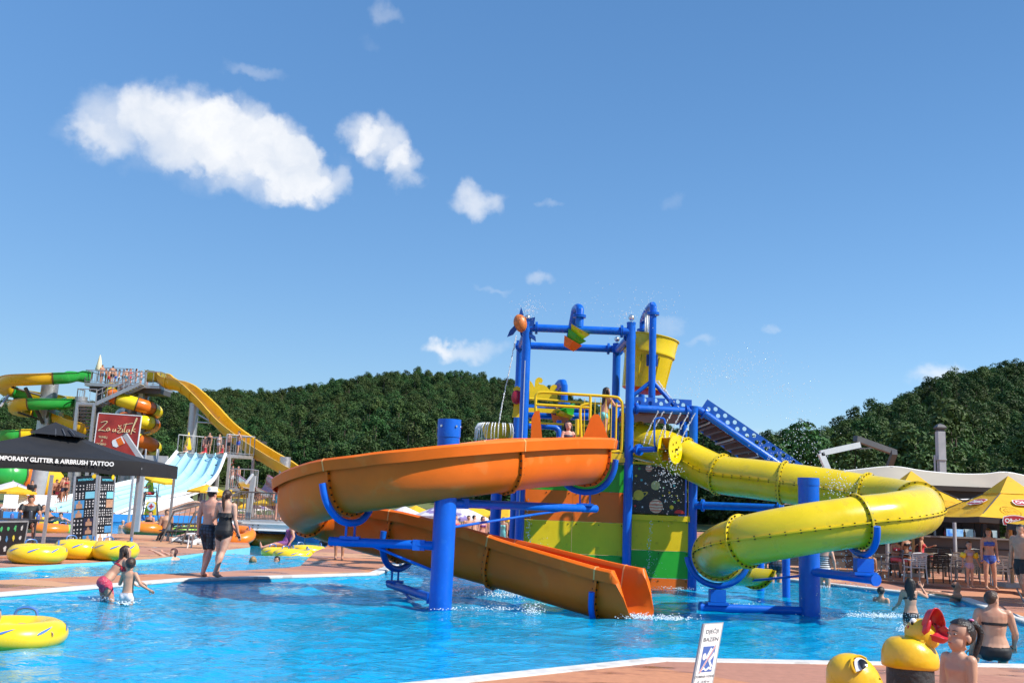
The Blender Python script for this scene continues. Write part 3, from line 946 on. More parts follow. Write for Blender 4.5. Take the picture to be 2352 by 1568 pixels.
za, zb = W(1520, 1070, PY).z, W(1520, 1181, PY).z
mx0, mx1 = xr + 0.13, xe - 0.18
loopframe('mural_frame', mx0 - 0.06, mx1 + 0.10, zb - 0.05, za + 0.05, PY, 0.028, M_YRAIL)
mb = MB(); mb.box(((mx0 + mx1) / 2, PY + 0.005, (za + zb) / 2), (mx1 - mx0, 0.02, za - zb - 0.02))
mural = tower.part('mural', mb, M_BLACKMURAL, smooth=0)
def mural_xy(rx, ry):         # from the close-up: x 205..880, y 1020..1560
    return mx0 + (rx - 205) / 675 * (mx1 - mx0), za - (ry - 1020) / 540 * (za - zb)
def decal(name, outline, m, d=0.008, y=0.0):
    mb = MB(); mb.prism(outline, (0, PY - 0.008 - y, 0), (1, 0, 0), (0, 0, 1), d)
    tower.part(name, mb, m, smooth=0, parent=mural)
KX = (mx1 - mx0) / 675
def banded(name, c1, c2, sc):
    m = bpy.data.materials.new(name); m.use_nodes = True
    n, l = m.node_tree.nodes, m.node_tree.links
    tc = nd(n, 'ShaderNodeTexCoord')
    wv = nd(n, 'ShaderNodeTexWave', bands_direction='Z', inp={'Scale': sc, 'Distortion': 3.0, 'Detail': 2.0, 'Detail Scale': 2.0})
    l.new(tc.outputs['Object'], wv.inputs[0])
    mx = nd(n, 'ShaderNodeMix', data_type='RGBA', inp={6: (*c1, 1), 7: (*c2, 1)})
    l.new(wv.outputs[0], mx.inputs[0]); l.new(mx.outputs[2], n['Principled BSDF'].inputs['Base Color'])
    n['Principled BSDF'].inputs['Roughness'].default_value = 0.4
    return m
M_JUP = banded('banded_planet', (0.62, 0.16, 0.09), (0.75, 0.62, 0.42), 4.5)
M_SAT = mat('yellow_planet', (0.62, 0.45, 0.04), 0.4, var=0.2, vscale=6)
M_MOON = mat('pale_moon', (0.52, 0.50, 0.20), 0.5, var=0.3, vscale=9)
M_RED = mat('red_planet', (0.60, 0.03, 0.03), 0.4)
M_WHITE = mat('white_plastic', (0.76, 0.76, 0.74), 0.42, var=0.05)
M_TEAL = mat('teal_dot', (0.05, 0.45, 0.45), 0.4)
M_GDOT = mat('green_dot', (0.04, 0.38, 0.06), 0.4)
def planet(rx, ry, rr, m, y=0.0):
    x, z = mural_xy(rx, ry)
    decal('planet', disc(rr * KX, 22, x, z), m, y=y)
planet(510, 1470, 88, M_JUP); planet(500, 1240, 58, M_MOON); planet(285, 1355, 66, M_SAT)
planet(410, 1050, 45, M_JUP)
x, z = mural_xy(810, 1540)
decal('planet', [(x + 68 * KX * math.cos(math.pi * i / 12), z + 45 * KX * math.sin(math.pi * i / 12)) for i in range(13)], M_RED)
mb = MB(); x, z = mural_xy(300, 1360)
mb.add(*(lambda N: ([(x + (math.cos(q) * R * math.cos(0.42) - math.sin(q) * R * 0.28 * math.sin(0.42)), PY - 0.014, z + (math.cos(q) * R * math.sin(0.42) + math.sin(q) * R * 0.28 * math.cos(0.42)))
       for R in (112 * KX, 88 * KX) for q in [2 * math.pi * i / N for i in range(N)]], [(i, (i + 1) % N, N + (i + 1) % N, N + i) for i in range(N)]))(26))
tower.part('planet_ring', mb, M_SAT, smooth=0, parent=mural)
for rx, ry, rr, m in ((285, 1058, 16, M_GDOT), (245, 1140, 15, M_SAT), (318, 1185, 15, M_TEAL), (740, 1232, 15, M_TEAL), (745, 1417, 15, M_GDOT), (605, 1260, 13, M_GDOT), (710, 1475, 26, M_YRAIL)):
    planet(rx, ry, rr, m)
def star(rx, ry, s, m):
    x, z = mural_xy(rx, ry)
    decal('star', [(x + KX * s * (1 if i % 2 == 0 else 0.42) * math.sin(math.pi * i / 5), z + KX * s * (1 if i % 2 == 0 else 0.42) * math.cos(math.pi * i / 5)) for i in range(10)], m)
for rx, ry, s in ((370, 1222, 18), (335, 1485, 16), (630, 1410, 17), (655, 1550, 16), (560, 1120, 12), (470, 1130, 10), (235, 1225, 10), (675, 1190, 14), (840, 1180, 11)):
    star(rx, ry, s, M_WHITE)
for rx, ry, s in ((680, 1312, 18), (712, 1345, 16), (772, 1345, 16), (798, 1395, 22), (595, 1350, 14)):
    star(rx, ry, s, M_YRAIL)
star(240, 1475, 22, M_RED)
def rail(pts, r=0.034, nm='rail', m=None):
    mb = MB(); mb.tube(pts, r, n=10)
    return tower.part(nm, mb, m or M_YRAIL)
FY = T1 - 0.02
def wp(x, y, Y=FY): return W(x, y, Y)
rail(catmull([wp(1232, 985), wp(1230, 925), wp(1233, 906), wp(1250, 901), wp(1330, 906), wp(1408, 911), wp(1424, 918), wp(1430, 938), wp(1428, 1030), wp(1420, 1036), wp(1395, 1037)], 4))
rail([wp(1232, 929), wp(1355, 936)])
rail([wp(1356, 909), wp(1355, 965)])
rail(catmull([wp(1335, 1008), wp(1333, 940), wp(1340, 930), wp(1353, 927)], 4))
for x in (1343, 1367, 1380, 1392, 1405):
    rail([wp(x, 915), wp(x - 2, 1010)], 0.009, 'baluster')
rail([wp(1416, 925), wp(1414, 1028)], 0.022, 'baluster')
rail([wp(1442, 935), wp(1440, 1045)], 0.05, 'rail_bracket')
rail(catmull([wp(1395, 1010, T1 + 0.8), wp(1397, 950, T1 + 0.8), wp(1392, 936, T1 + 0.8), wp(1382, 935, T1 + 0.8)], 4))
rail([wp(1325, 1010, T1 + 1.2), wp(1326, 962, T1 + 1.2)], 0.05)
# rear rails
rail([wp(1216, 915, T2), wp(1280, 920, T2), wp(1400, 928, T2)], 0.03)
rail([wp(1216, 970, T2), wp(1400, 980, T2)], 0.03)
tower.part('step', MB().box((W(1385, 1045, T1 + 0.5).x, T1 + 0.6, PZ + 0.13), (0.5, 0.45, 0.3)), M_YPANEL)
def plate(name, pts, Y, th, m):
    """pts are picture positions on the plane at distance Y"""
    P = [W(x, y, Y) for x, y in pts]
    o = P[0]
    mb = MB(); mb.prism([((p - o).x, (p - o).z) for p in P], o, (1, 0, 0), (0, 0, 1), th)
    return mb
mb = plate('', [(1230, 1016), (1219, 1010), (1221, 960), (1229, 944), (1239, 943), (1246, 1015)], 20.6, 0.10, M_ORANGE)
tower.part('wing_plate', mb, M_ORANGE)
mb = plate('', [(1335, 1014), (1347, 985), (1357, 958), (1364, 951), (1375, 952), (1386, 975), (1395, 1002), (1400, 1014)], 19.6, 0.10, M_ORANGE)
tower.part('wing_plate', mb, M_ORANGE)
by = 24.0
bt, bb = W(1497, 777, by), W(1477, 897, by)
ax = (bt - bb).normalized()
H = (bt - bb).length
mb = MB()
mb.lathe([(0.001, 0.0), (0.50, 0.0), (0.525, 0.02), (0.60, H * 0.62), (0.615, H * 0.66), (0.64, H * 0.665), (0.645, H * 0.70), (0.635, H * 0.72), (0.665, H - 0.03), (0.69, H - 0.02), (0.69, H), (0.655, H), (0.60, H * 0.66), (0.50, 0.05), (0.001, 0.05)], bb, ax, n=40)
bucket = tower.part('tipping_bucket', mb, M_YELLOW)
mb = MB(); mb.lathe([(0.001, -0.03), (0.43, -0.03), (0.515, 0.006), (0.52, 0.03)], bb, ax, n=36)
tower.part('bucket_base', mb, M_OPANEL, parent=bucket)
for a in range(0, 360, 45):
    q = math.radians(a + 20)
    e1 = ax.orthogonal().normalized(); e2 = ax.cross(e1)
    d = e1 * math.cos(q) + e2 * math.sin(q)
    mb = MB(); mb.tube([bb + ax * 0.05 + d * 0.525, bb + ax * (H * 0.6) + d * 0.605], 0.02, n=6)
    tower.part('bucket_rib', mb, M_YELLOW, parent=bucket)
# bucket posts, arch pipe, braces
fy, ry = 23.2, 25.3
fp, rp = W(1500, 722, fy), W(1476, 760, ry)
fb = W(1498, 938, fy)
mb = MB(); mb.tube([V((fp.x, fp.y, fb.z)), fp], 0.085, n=18)
pf = tower.part('bucket_post', mb, M_BLUE)
mb = MB(); mb.tube([V((rp.x, rp.y, fb.z - 0.2)), rp], 0.085, n=18)
tower.part('bucket_post', mb, M_BLUE)
top = fp.z + 0.30
arch = [fp, V((fp.x, fp.y, top - 0.1))] + [V((fp.x + (rp.x - fp.x) * t, fp.y + (rp.y - fp.y) * t, top - 0.1 + 0.12 * math.sin(math.pi * t) ** 0.5 - 0.0 * t)) for t in (0.04, 0.1, 0.2, 0.35, 0.5, 0.65, 0.8, 0.9, 0.96)] + [V((rp.x, rp.y, top - 0.1)), rp]
mb = MB(); mb.tube(arch, 0.085, n=18)
for p in (fp, rp):
    flange_disc(mb, p, (0, 0, 1), 0.15, 0.03); flange_disc(mb, p + V((0, 0, 0.035)), (0, 0, 1), 0.15, 0.025)
tower.part('arch_pipe', mb, M_BLUE)
bk = W(1499, 826, fy)
mb = MB(); mb.box(bk + V((0, 0.1, 0)), (0.27, 0.04, 0.28))
for dx in (-0.1, 0.1):
    for dz in (-0.1, 0.1): mb.tube([bk + V((dx, 0.1, dz)), bk + V((dx, 0.06, dz))], 0.014, n=6)
tower.part('bucket_bracket', mb, M_DARKBLUE)
for e in ((1455, 908), (1556, 940)):
    mb = MB(); mb.tube([W(1498, 874, fy), W(e[0], e[1], fy)], 0.05, n=12)
    tower.part('brace', mb, M_BLUE)
# stiff inverted U pipe over the front beam
s0 = W(1331, 752, T1)
e0 = V((s0.x - 0.12, T1 + 1.5, s0.z + 0.05))
ut = W(1331, 700, T1).z
pts = [s0, V((s0.x, s0.y, ut - 0.12))] + [V((s0.x + (e0.x - s0.x) * t, s0.y + 1.5 * t, ut - 0.12 + 0.16 * math.sin(math.pi * (0.5 + 0.5 * (1 - t)) if t > 0.5 else math.pi * t) ** 0.6)) for t in (0.03, 0.08, 0.16, 0.3, 0.5)] + [V((e0.x, e0.y, e0.z))]
mb = MB(); mb.tube(pts, 0.095, n=18)
pz = W(1331, 728, T1)
flange_disc(mb, pz, (0, 0, 1), 0.155, 0.025); flange_disc(mb, pz + V((0, 0, 0.035)), (0, 0, 1), 0.155, 0.025)
tower.part('spout_pipe', mb, M_BLUE)
def scoop(parent, c, s, m, rot):
    """small faceted tipping bowl"""
    R = Euler(rot).to_matrix()
    ring = lambda r, z: [V((r * math.cos(a) * 1.25, r * math.sin(a), z)) for a in [math.radians(30 + 60 * i) for i in range(6)]]
    A, B, Cc = ring(0.20 * s, 0.1 * s), ring(0.11 * s, -0.1 * s), ring(0.17 * s, 0.095 * s)
    mb = MB()
    vs = [V(c) + R @ p for p in A + B + Cc]
    fs = [(i, (i + 1) % 6, 6 + (i + 1) % 6, 6 + i) for i in range(6)] + [tuple(range(11, 5, -1))] + [(i, 12 + i, 12 + (i + 1) % 6, (i + 1) % 6) for i in range(6)] + [tuple(range(12, 18))]
    mb.add(vs, fs)
    return tower.part('tipping_bowl', mb, m, smooth=0, parent=parent)
c = W(1318, 775, T1 - 0.05)
hold = MB(); hold.bar(c + V((-0.12, 0.1, 0.2)), c + V((-0.05, 0.1, -0.22)), 0.05, 0.05)
ho = tower.part('bowl_bracket', hold, M_DARKBLUE)
scoop(ho, c + V((0.10, 0, 0.10)), 1.15, M_YELLOW, (0.2, 0.5, 0)); scoop(ho, c + V((0.02, 0, -0.03)), 1.15, M_GPANEL, (0.2, 0.6, 0)); scoop(ho, c + V((-0.06, 0, -0.17)), 1.1, M_OPANEL, (0.2, 0.5, 0))
c = W(1292, 952, T2 + 1.4)
hold = MB(); hold.bar(c + V((-0.1, 0.1, 0.35)), c + V((-0.05, 0.1, -0.25)), 0.05, 0.05)
ho = tower.part('bowl_bracket', hold, M_DARKBLUE)
scoop(ho, c + V((0.10, 0, 0.08)), 1.3, M_GPANEL, (0.2, -0.4, 0)); scoop(ho, c + V((0.02, 0, -0.03)), 1.25, M_YELLOW, (0.2, 0.4, 0)); scoop(ho, c + V((-0.08, 0, -0.15)), 1.2, M_OPANEL, (0.2, 0.2, 0))
# spray fish on the left corner post
c = POSTS['fl'][1] + V((-0.16, -0.05, -0.02))
mb = MB(); mb.ell(c, (0.16, 0.15, 0.22), 16, 10, Euler((0, -0.3, 0)).to_matrix())
sf = tower.part('spray_fish', mb, mat('fish_orange', (0.55, 0.16, 0.03), 0.4, var=0.3, vscale=12))
for pts in ([(0.0, 0.1), (-0.24, -0.18), (-0.30, -0.34), (-0.16, -0.28), (-0.04, -0.1)], [(0.02, 0.06), (0.34, 0.16), (0.32, -0.06), (0.1, -0.1)], [(-0.05, 0.15), (0.0, 0.38), (0.07, 0.2)], [(0.05, -0.1), (0.36, -0.30), (0.38, -0.42), (0.06, -0.22)]):
    mb = MB(); mb.prism(pts, c + V((0, -0.02, 0)), (1, 0, 0), (0, 0, 1), 0.04)
    tower.part('fin', mb, M_DARKBLUE, parent=sf)
# red and yellow spray disc on the left side
c = W(1187, 912, T1 + 0.3)
mb = MB(); mb.ell(c, (0.13, 0.05, 0.17), 16, 8)
sd = tower.part('spray_disc', mb, mat('crimson_plastic', (0.35, 0.012, 0.03), 0.3))
mb = plate('', [(1176, 958), (1184, 905), (1178, 893), (1186, 886), (1196, 890), (1198, 958)], T1 + 0.5, 0.05, M_YPANEL)
tower.part('side_panel', mb, M_YPANEL)
wave = [(385, 160), (430, 200), (468, 278), (480, 160), (505, 128), (540, 113), (585, 125), (606, 165), (588, 205), (562, 208), (545, 188), (540, 212), (560, 226), (620, 235), (670, 268), (715, 318), (728, 270), (755, 240), (792, 230), (830, 245), (842, 285), (815, 300), (806, 318), (850, 345), (835, 510), (385, 480)]
BY = T2 + 1.6
mb = plate('', [(1161.5 + x * 0.1411, 850.4 + y * 0.1411) for x, y in wave], BY, 0.05, M_YPANEL)
tower.part('wave_board', mb, M_YPANEL)
for (x0, y0, x1, y1, r) in ((1214, 935, 1352, 940, 0.095), (1214, 951, 1352, 956, 0.11)):
    mb = MB(); mb.tube([W(x0, y0, BY + 0.1), W(x1, y1, BY + 0.1)], r, n=14)
    tower.part('beam', mb, M_BLUE)
mb = MB(); mb.bar(W(1214, 941, BY - 0.2), W(1278, 944, BY - 0.2), 0.06, 0.12); tower.part('panel', mb, M_YPANEL)
p = W(1296, 935, BY - 0.1); q = W(1296, 885, BY - 0.1)
mb = MB(); mb.tube([p, q, q + V((-0.02, 0.1, 0.09)), q + V((-0.1, 0.4, 0.12)), q + V((-0.2, 0.7, 0.0))], 0.095, n=16)
flange_disc(mb, p + V((0, 0, 0.1)), (0, 0, 1), 0.16, 0.05)
tower.part('spout_pipe', mb, M_BLUE)
mb = MB(); mb.tube(catmull([W(1214, 978, BY - 0.6), W(1265, 980, BY - 0.6), W(1279, 984, BY - 0.6), W(1284, 996, BY - 0.6), W(1284, 1040, BY - 0.6)], 4), 0.075, n=14)
tower.part('pipe', mb, M_BLUE)
mb = MB(); mb.tube([W(1284, 965, BY - 0.5), W(1284, 1050, BY - 0.5)], 0.07, n=14); flange_disc(mb, W(1284, 990, BY - 0.5), (0, 0, 1), 0.11, 0.04)
tower.part('pipe', mb, M_BLUE)
wz = W(1520, 941, T1 + 0.1).z
beam(at_z('fr', wz), at_z('r', wz), 0.085, (0.16, 0.16))
beam(at_z('rr', wz + 0.02), at_z('rb', wz + 0.02), 0.085, (0.16, 0.16))
mb = MB(); mb.box(((xr + xe) / 2, (T1 + T2) / 2 + 0.1, wz - 0.06), (xe - xr, T2 - T1 - 0.1, 0.08)); tower.part('walkway_deck', mb, M_REDSTEP)
M_PIERCED = M_DARKBLUE
def pierced(p, q, h, up=V((0, 0, 1)), first=0.15):
    p, q = V(p), V(q)
    ax = (q - p)
    L = ax.length
    ax = ax / L
    loops = [[(0, 0), (L, 0), (L, h), (0, h)]]
    x, k = first, 0
    while x < L - 0.1:
        loops.append([(x + 0.052 * math.cos(a), h * (0.70 if k % 2 else 0.33) + 0.052 * math.sin(a)) for a in [-2 * math.pi * i / 14 for i in range(14)]])
        x += 0.135; k += 1
    mb = MB(); mb.prism_holes(loops, p, ax, up, 0.03)
    return tower.part('pierced_panel', mb, mat('blue_pierced_panel', (0.005, 0.085, 0.42), 0.4, var=0.1), smooth=0)
pierced(at_z('rr', wz + 0.1), at_z('rb', wz + 0.1) + V((0.1, 0, 0)), 0.26)
pierced(at_z('fr', wz + 0.1) + V((0.1, 0.25, 0)), at_z('r', wz + 0.1) + V((0, 0.25, 0)), 0.2)
SY0, SY1 = T1 + 0.4, T2 - 0.2
sa, sb = W(1606, 941, SY0), W(1800, 1074, SY0)
dz = V((0, 0, 1))
for Y in (SY0, SY1):
    a, b = V((sa.x, Y, sa.z)), V((sb.x, Y, sb.z))
    b2 = a + (b - a) * 1.18
    mb = MB(); mb.tube([a - V((0.25, 0, -0.02)), a, b2], 0.085, n=14)
    flange_disc(mb, a + (b - a) * 0.06, b - a, 0.15, 0.04)
    tower.part('stringer', mb, M_BLUE)
    n = (b - a).normalized()
    up = V((-n.z, 0, n.x)).normalized()
    pierced(a + up * 0.05 + n * 0.02, b2 + up * 0.05, 0.27, up)
for i in range(13):
    t = (i + 0.5) / 13
    c = V((sa.x + (sb.x - sa.x) * t * 1.15, (SY0 + SY1) / 2, sa.z + (sb.z - sa.z) * t * 1.15 - 0.05))
    mb = MB(); mb.box(c, (0.27, SY1 - SY0 - 0.12, 0.04)); mb.box(c + V((-0.13, 0, 0.08)), (0.02, SY1 - SY0 - 0.12, 0.14))
    tower.part('step', mb, M_REDSTEP, smooth=0)
for t in (0.12, 0.4, 0.7, 0.98):
    c = V((sa.x + (sb.x - sa.x) * t, 0, sa.z + (sb.z - sa.z) * t - 0.14))
    mb = MB(); mb.tube([V((c.x, SY0, c.z)), V((c.x, SY1, c.z))], 0.025, n=8)
    tower.part('crossbar', mb, mat('grey_bar', (0.35, 0.36, 0.40), 0.4))
for px, y0, Y in ((1747, 1240, 23.6), (1805, 1200, 21.9)):
    p = W(px, y0, Y)
    mb = MB(); mb.tube([V((p.x, p.y, -0.5)), V((p.x, p.y, 1.75))], 0.085, n=16)
    tower.part('post', mb, M_BLUE)
# beam that carries the rear run of the yellow slide
p, q = at_z('r', W(1620, 1160, T1).z), W(1800, 1167, 21.9)
beam(p, V((q.x, q.y, p.z)), 0.085, (0.24, 0.1))
arm0, arm1 = W(1455, 1033, T1), W(1508, 1031, 22.0)
mb = MB(); mb.tube([arm0, arm1], 0.062, n=14); d = (arm1 - arm0).normalized()
flange_disc(mb, arm0 + d * 0.16, d, 0.13, 0.025); flange_disc(mb, arm0 + d * 0.20, d, 0.13, 0.025)
wa = tower.part('wheel_arm', mb, M_BLUE)
mb = MB(); bolts_on_disc(mb, arm0 + d * 0.18, d, 0.105, 8, 0.035); tower.part('bolts', mb, M_WHITE, parent=wa, kind='stuff')
wc = W(1551, 1032, 21.85)
wax = V((0.80, -0.60, 0)).normalized()
way = V((0, 0, 1)); wx = way.cross(wax)
def wheel_disc(c):
    holes = [[(0.155 * math.cos(a0) + 0.032 * math.cos(-q), 0.155 * math.sin(a0) + 0.032 * math.sin(-q)) for q in [2 * math.pi * i / 10 for i in range(10)]] for a0 in [math.radians(60 * k + 20) for k in range(6)]]
    mb = MB(); mb.prism_holes([disc(0.32, 36)] + holes, c, wx, way, 0.02)
    return tower.part('wheel_disc', mb, mat('bright_yellow_plastic', (0.82, 0.62, 0.004), 0.3, var=0.05, trans=0.1))
wheel_disc(wc); wheel_disc(wc - wax * 0.27)
for k in range(6):
    a = math.radians(60 * k)
    d = wx * math.cos(a) + way * math.sin(a)
    mb = MB(); mb.bar(wc - wax * 0.135 + d * 0.04, wc - wax * 0.135 + d * 0.29, 0.25, 0.015, up=wax.cross(d));
    tower.part('paddle', mb, mat('amber_plastic', (0.62, 0.26, 0.004), 0.3, trans=0.2))
mb = MB(); mb.tube([wc - wax * 0.42, wc + wax * 0.06], 0.025, n=8); mb.tube([arm1, wc - wax * 0.42], 0.03, n=8); tower.part('axle', mb, M_BOLT)
mb = MB(); mb.tube(catmull([arm1 + V((-0.03, 0, 0)), W(1503, 1010, 21.95), W(1503, 975, 21.95), W(1505, 963, 21.95), W(1515, 960, 21.95), W(1525, 962, 21.95), W(1528, 974, 21.95)], 4), 0.022, n=8)
tower.part('shower_pipe', mb, M_BLUE)
# orange open slide
osl = Thing('orange_body_slide', 'orange open fibreglass water slide curling round a blue post into the pool', 'water slide', (0, 18, -0.5))
OC = [(1.55, 22.5, 3.12), (1.62, 20.9, 3.07), (1.52, 19.24, 3.0), (0.60, 18.0, 2.88), (-0.10, 17.16, 2.76), (-0.88, 16.64, 2.62), (-1.62, 16.48, 2.48), (-2.16, 16.57, 2.38), (-2.72, 16.81, 2.28),
      (-3.20, 17.33, 2.15), (-3.57, 18.0, 2.04), (-3.80, 18.58, 1.95), (-3.74, 19.15, 1.84), (-3.46, 19.52, 1.72), (-2.98, 19.62, 1.59), (-2.34, 19.42, 1.46), (-1.64, 19.02, 1.37), (-0.81, 18.52, 1.22),
      (-0.01, 18.18, 1.06), (0.8, 17.6, 0.90), (1.58, 17.03, 0.75), (1.94, 16.78, 0.69), (2.42, 16.42, 0.64)]
PER = 6
oc = catmull(OC, PER)
ofr = frames(oc)
for i_ in range(len(ofr)):            # the lower run leans outwards, less and less towards its end
    k_ = i_ / PER
    a_ = math.radians(8.0) * max(0.0, min(1.0, (k_ - 13) / 3)) * max(0.0, min(1.0, (20.5 - k_) / 4))
    p_, s_, u_, t_ = ofr[i_]
    ofr[i_] = (p_, s_ * math.cos(a_) + u_ * math.sin(a_), u_ * math.cos(a_) - s_ * math.sin(a_), t_)
HALF = [(-0.545, -0.185), (-0.57, -0.02), (-0.55, 0.0), (-0.475, 0.0), (-0.46, -0.05), (-0.455, -0.38), (-0.42, -0.58), (-0.33, -0.74), (-0.19, -0.85), (0, -0.885)]
UPROF = HALF + [(-x, y) for x, y in reversed(HALF[:-1])]
def sect(name, i0, i1, m):
    mb = MB()
    sweep(mb, ofr[i0:i1 + 1], shell_prof(UPROF, 0.018))
    return osl.part(name, mb, m, smooth=40)
def at_flange(fr, prof, w, t, col_m, thing, bolt_n, inner=0.02, nm='flange', closed=False, inset=0.0):
    """thick collar that follows a section profile at one station, with its bolts"""
    p, s, u, tg = fr
    A = [(q[0], q[1]) for q in prof]
    O = offset_prof(A, -w) if not closed else [(q[0] * (1 + w / math.hypot(*q)), q[1] * (1 + w / math.hypot(*q))) for q in A]
    mb = MB()
    rows = []
    for (pr, k) in ((A, -t / 2), (O, -t / 2), (O, t / 2), (A, t / 2)):
        r = [p + s * q[0] + u * q[1] + tg * k for q in pr]
        if closed: r.append(r[0])
        rows.append(r)
    mb.sheet(rows)
    fl = thing.part(nm, mb, col_m, smooth=40)
    mb = MB()
    mid = [((a[0] + o[0]) / 2, (a[1] + o[1]) / 2) for a, o in zip(A, O)]
    d = [0.0]
    for i in range(1, len(mid)): d.append(d[-1] + math.dist(mid[i - 1], mid[i]))
    for k in range(bolt_n):
        L = d[-1] * (k + 0.5) / bolt_n
        j = max(1, next(i for i in range(len(d)) if d[i] >= L - 1e-9))
        f = (L - d[j - 1]) / (d[j] - d[j - 1])
        q = (mid[j - 1][0] * (1 - f) + mid[j][0] * f, mid[j - 1][1] * (1 - f) + mid[j][1] * f)
        c = p + s * q[0] + u * q[1]
        mb.tube([c - tg * (t / 2 + 0.022), c + tg * (t / 2 + 0.018)], 0.015, n=6)
    thing.part('bolts', mb, M_BOLT, parent=fl, kind='stuff')
    return fl
def oidx(k, f=0.0): return int(round((k + f) * PER))
cuts = [0, oidx(2), oidx(4), oidx(8), oidx(12, 0.3), oidx(15, 0.7), oidx(18), oidx(20, 0.6)]
for a, b in zip(cuts[:-1], cuts[1:]):
    sect('slide_section', a, b, M_ORANGE)
CRAD = UPROF[4:-4]
for c in cuts[1:]:
    at_flange(ofr[c], CRAD, 0.055, 0.05, M_ORANGE, osl, 19)
    # joint line across the lip
    mb = MB(); sweep(mb, [(ofr[c][0] - ofr[c][3] * 0.012, *ofr[c][1:]), (ofr[c][0] + ofr[c][3] * 0.012, *ofr[c][1:])], shell_prof(offset_prof(UPROF, -0.006), 0.03))
    osl.part('joint', mb, mat('pale_joint', (0.78, 0.38, 0.12), 0.4), smooth=40)
# run-out with slanting cut
end = ofr[cuts[-1]:]
mb = MB()
for side in (0,):
    vs, m = [], None
    cl = shell_prof(UPROF, 0.018)
    n = len(cl)
    L = sum((end[i + 1][0] - end[i][0]).length for i in range(len(end) - 1))
    acc = 0
    rows = []
    for i, (p, s, u, t) in enumerate(end):
        if i: acc += (p - end[i - 1][0]).length
        x = acc / L
        lim = 0.05 if x < 0.42 else 0.05 - 0.93 * ((x - 0.42) / 0.58) ** 1.15
        ring = []
        for (a, v) in cl:
            if v > lim:
                w = 0.455 if lim > -0.4 else math.sqrt(max(0.02, 1 - ((-lim - 0.38) / 0.51) ** 2)) * 0.45
                a = math.copysign(min(abs(a), w + 0.02), a) if lim < -0.02 else a
                v = lim
            ring.append(p + s * a + u * v)
        rows.append(ring + [ring[0]])
    mb.sheet(rows)
ro = osl.part('slide_runout', mb, [M_ORANGE], smooth=45)
# inner red gelcoat lining over the lower run
mb = MB()
inner = offset_prof(UPROF[4:-4], 0.021)
sweep(mb, ofr[cuts[5]:cuts[7] + 1], inner, closed=False)
osl.part('slide_lining', mb, M_ORANGEIN, smooth=60, label='red orange inside of the lower run')
# carrying post with arms and cradles
pb = G(1011, 1397, WATER_Z)
pt = W(1026, 963, pb.y)
mb = MB(); mb.tube([V((pb.x, pb.y, -0.52)), V((pb.x, pb.y, pt.z - 0.28))], 0.188, n=28)
mb.tube([V((pb.x, pb.y, pt.z - 0.30)), V((pb.x, pb.y, pt.z))], 0.197, n=28)
op = osl.part('post', mb, M_BLUE)
mb = MB()
for a in (-2.2, -0.9, 0.1, 2.4): mb.tube([V((pb.x + 0.19 * math.cos(a), pb.y + 0.19 * math.sin(a), pt.z - 0.12)), V((pb.x + 0.215 * math.cos(a), pb.y + 0.215 * math.sin(a), pt.z - 0.12))], 0.02, n=6)
osl.part('bolts', mb, M_STEEL, parent=op, kind='stuff')
mb = MB(); mb.prism([(0, 0), (0, 0.42), (0.22, 0.0)], V((pb.x + 0.18, pb.y, pt.z - 0.92)), (1, 0, 0), (0, 0, 1), 0.03); osl.part('gusset', mb, M_BLUE, parent=op)
def cradle(fr, dn=0.0, a0=-1.25, a1=1.25, r=0.06, lift=0.09):
    """bent blue tube under a flange, and its saddle"""
    p, s, u, t = fr
    prof = [q for q in offset_prof(CRAD, -lift - r)]
    lim = -0.25
    pts = [p + s * q[0] + u * q[1] - t * 0.0 for q in prof if q[1] < lim]
    mb = MB(); mb.tube(catmull(pts, 3), r, n=12)
    o = osl.part('cradle', mb, M_BLUE)
    bot = p + u * (-0.885 - lift - r)
    mb = MB()
    for k in (-0.1, 0.1): mb.bar(bot + s * k, bot + s * k + V((0, 0, -0.22)), 0.03, 0.08)
    mb.box(bot + V((0, 0, -0.24)), (0.32, 0.2, 0.05))
    osl.part('saddle', mb, M_BLUE)
    return bot + V((0, 0, -0.31))
def arm(a, b, r=0.075):
    mb = MB(); mb.tube([a, b], r, n=14)
    o = osl.part('arm', mb, M_BLUE)
    d = (b - a).normalized()
    mb = MB(); mb.box(a + d * 0.25 , (0.2, 0.14, 0.17)); osl.part('clamp', mb, M_BLUE, parent=o)
for c in (cuts[3], cuts[5], cuts[1]):
    b = cradle(ofr[c])
    a = V((pb.x, pb.y, b.z))
    d = (b - a).normalized()
    arm(a + d * 0.16, b + d * 0.35)
    mb = MB(); mb.tube([a + d * 0.16 + V((0, 0, -0.4)), b - d * 0.25], 0.022, n=8); osl.part('tie_rod', mb, M_BLUE)
p, s, u, t = ofr[cuts[7]]
mb = MB(); mb.tube(catmull([p + s * q[0] + u * q[1] for q in offset_prof(CRAD, -0.12) if q[1] < -0.2], 3) , 0.05, n=12); osl.part('cradle', mb, M_BLUE)
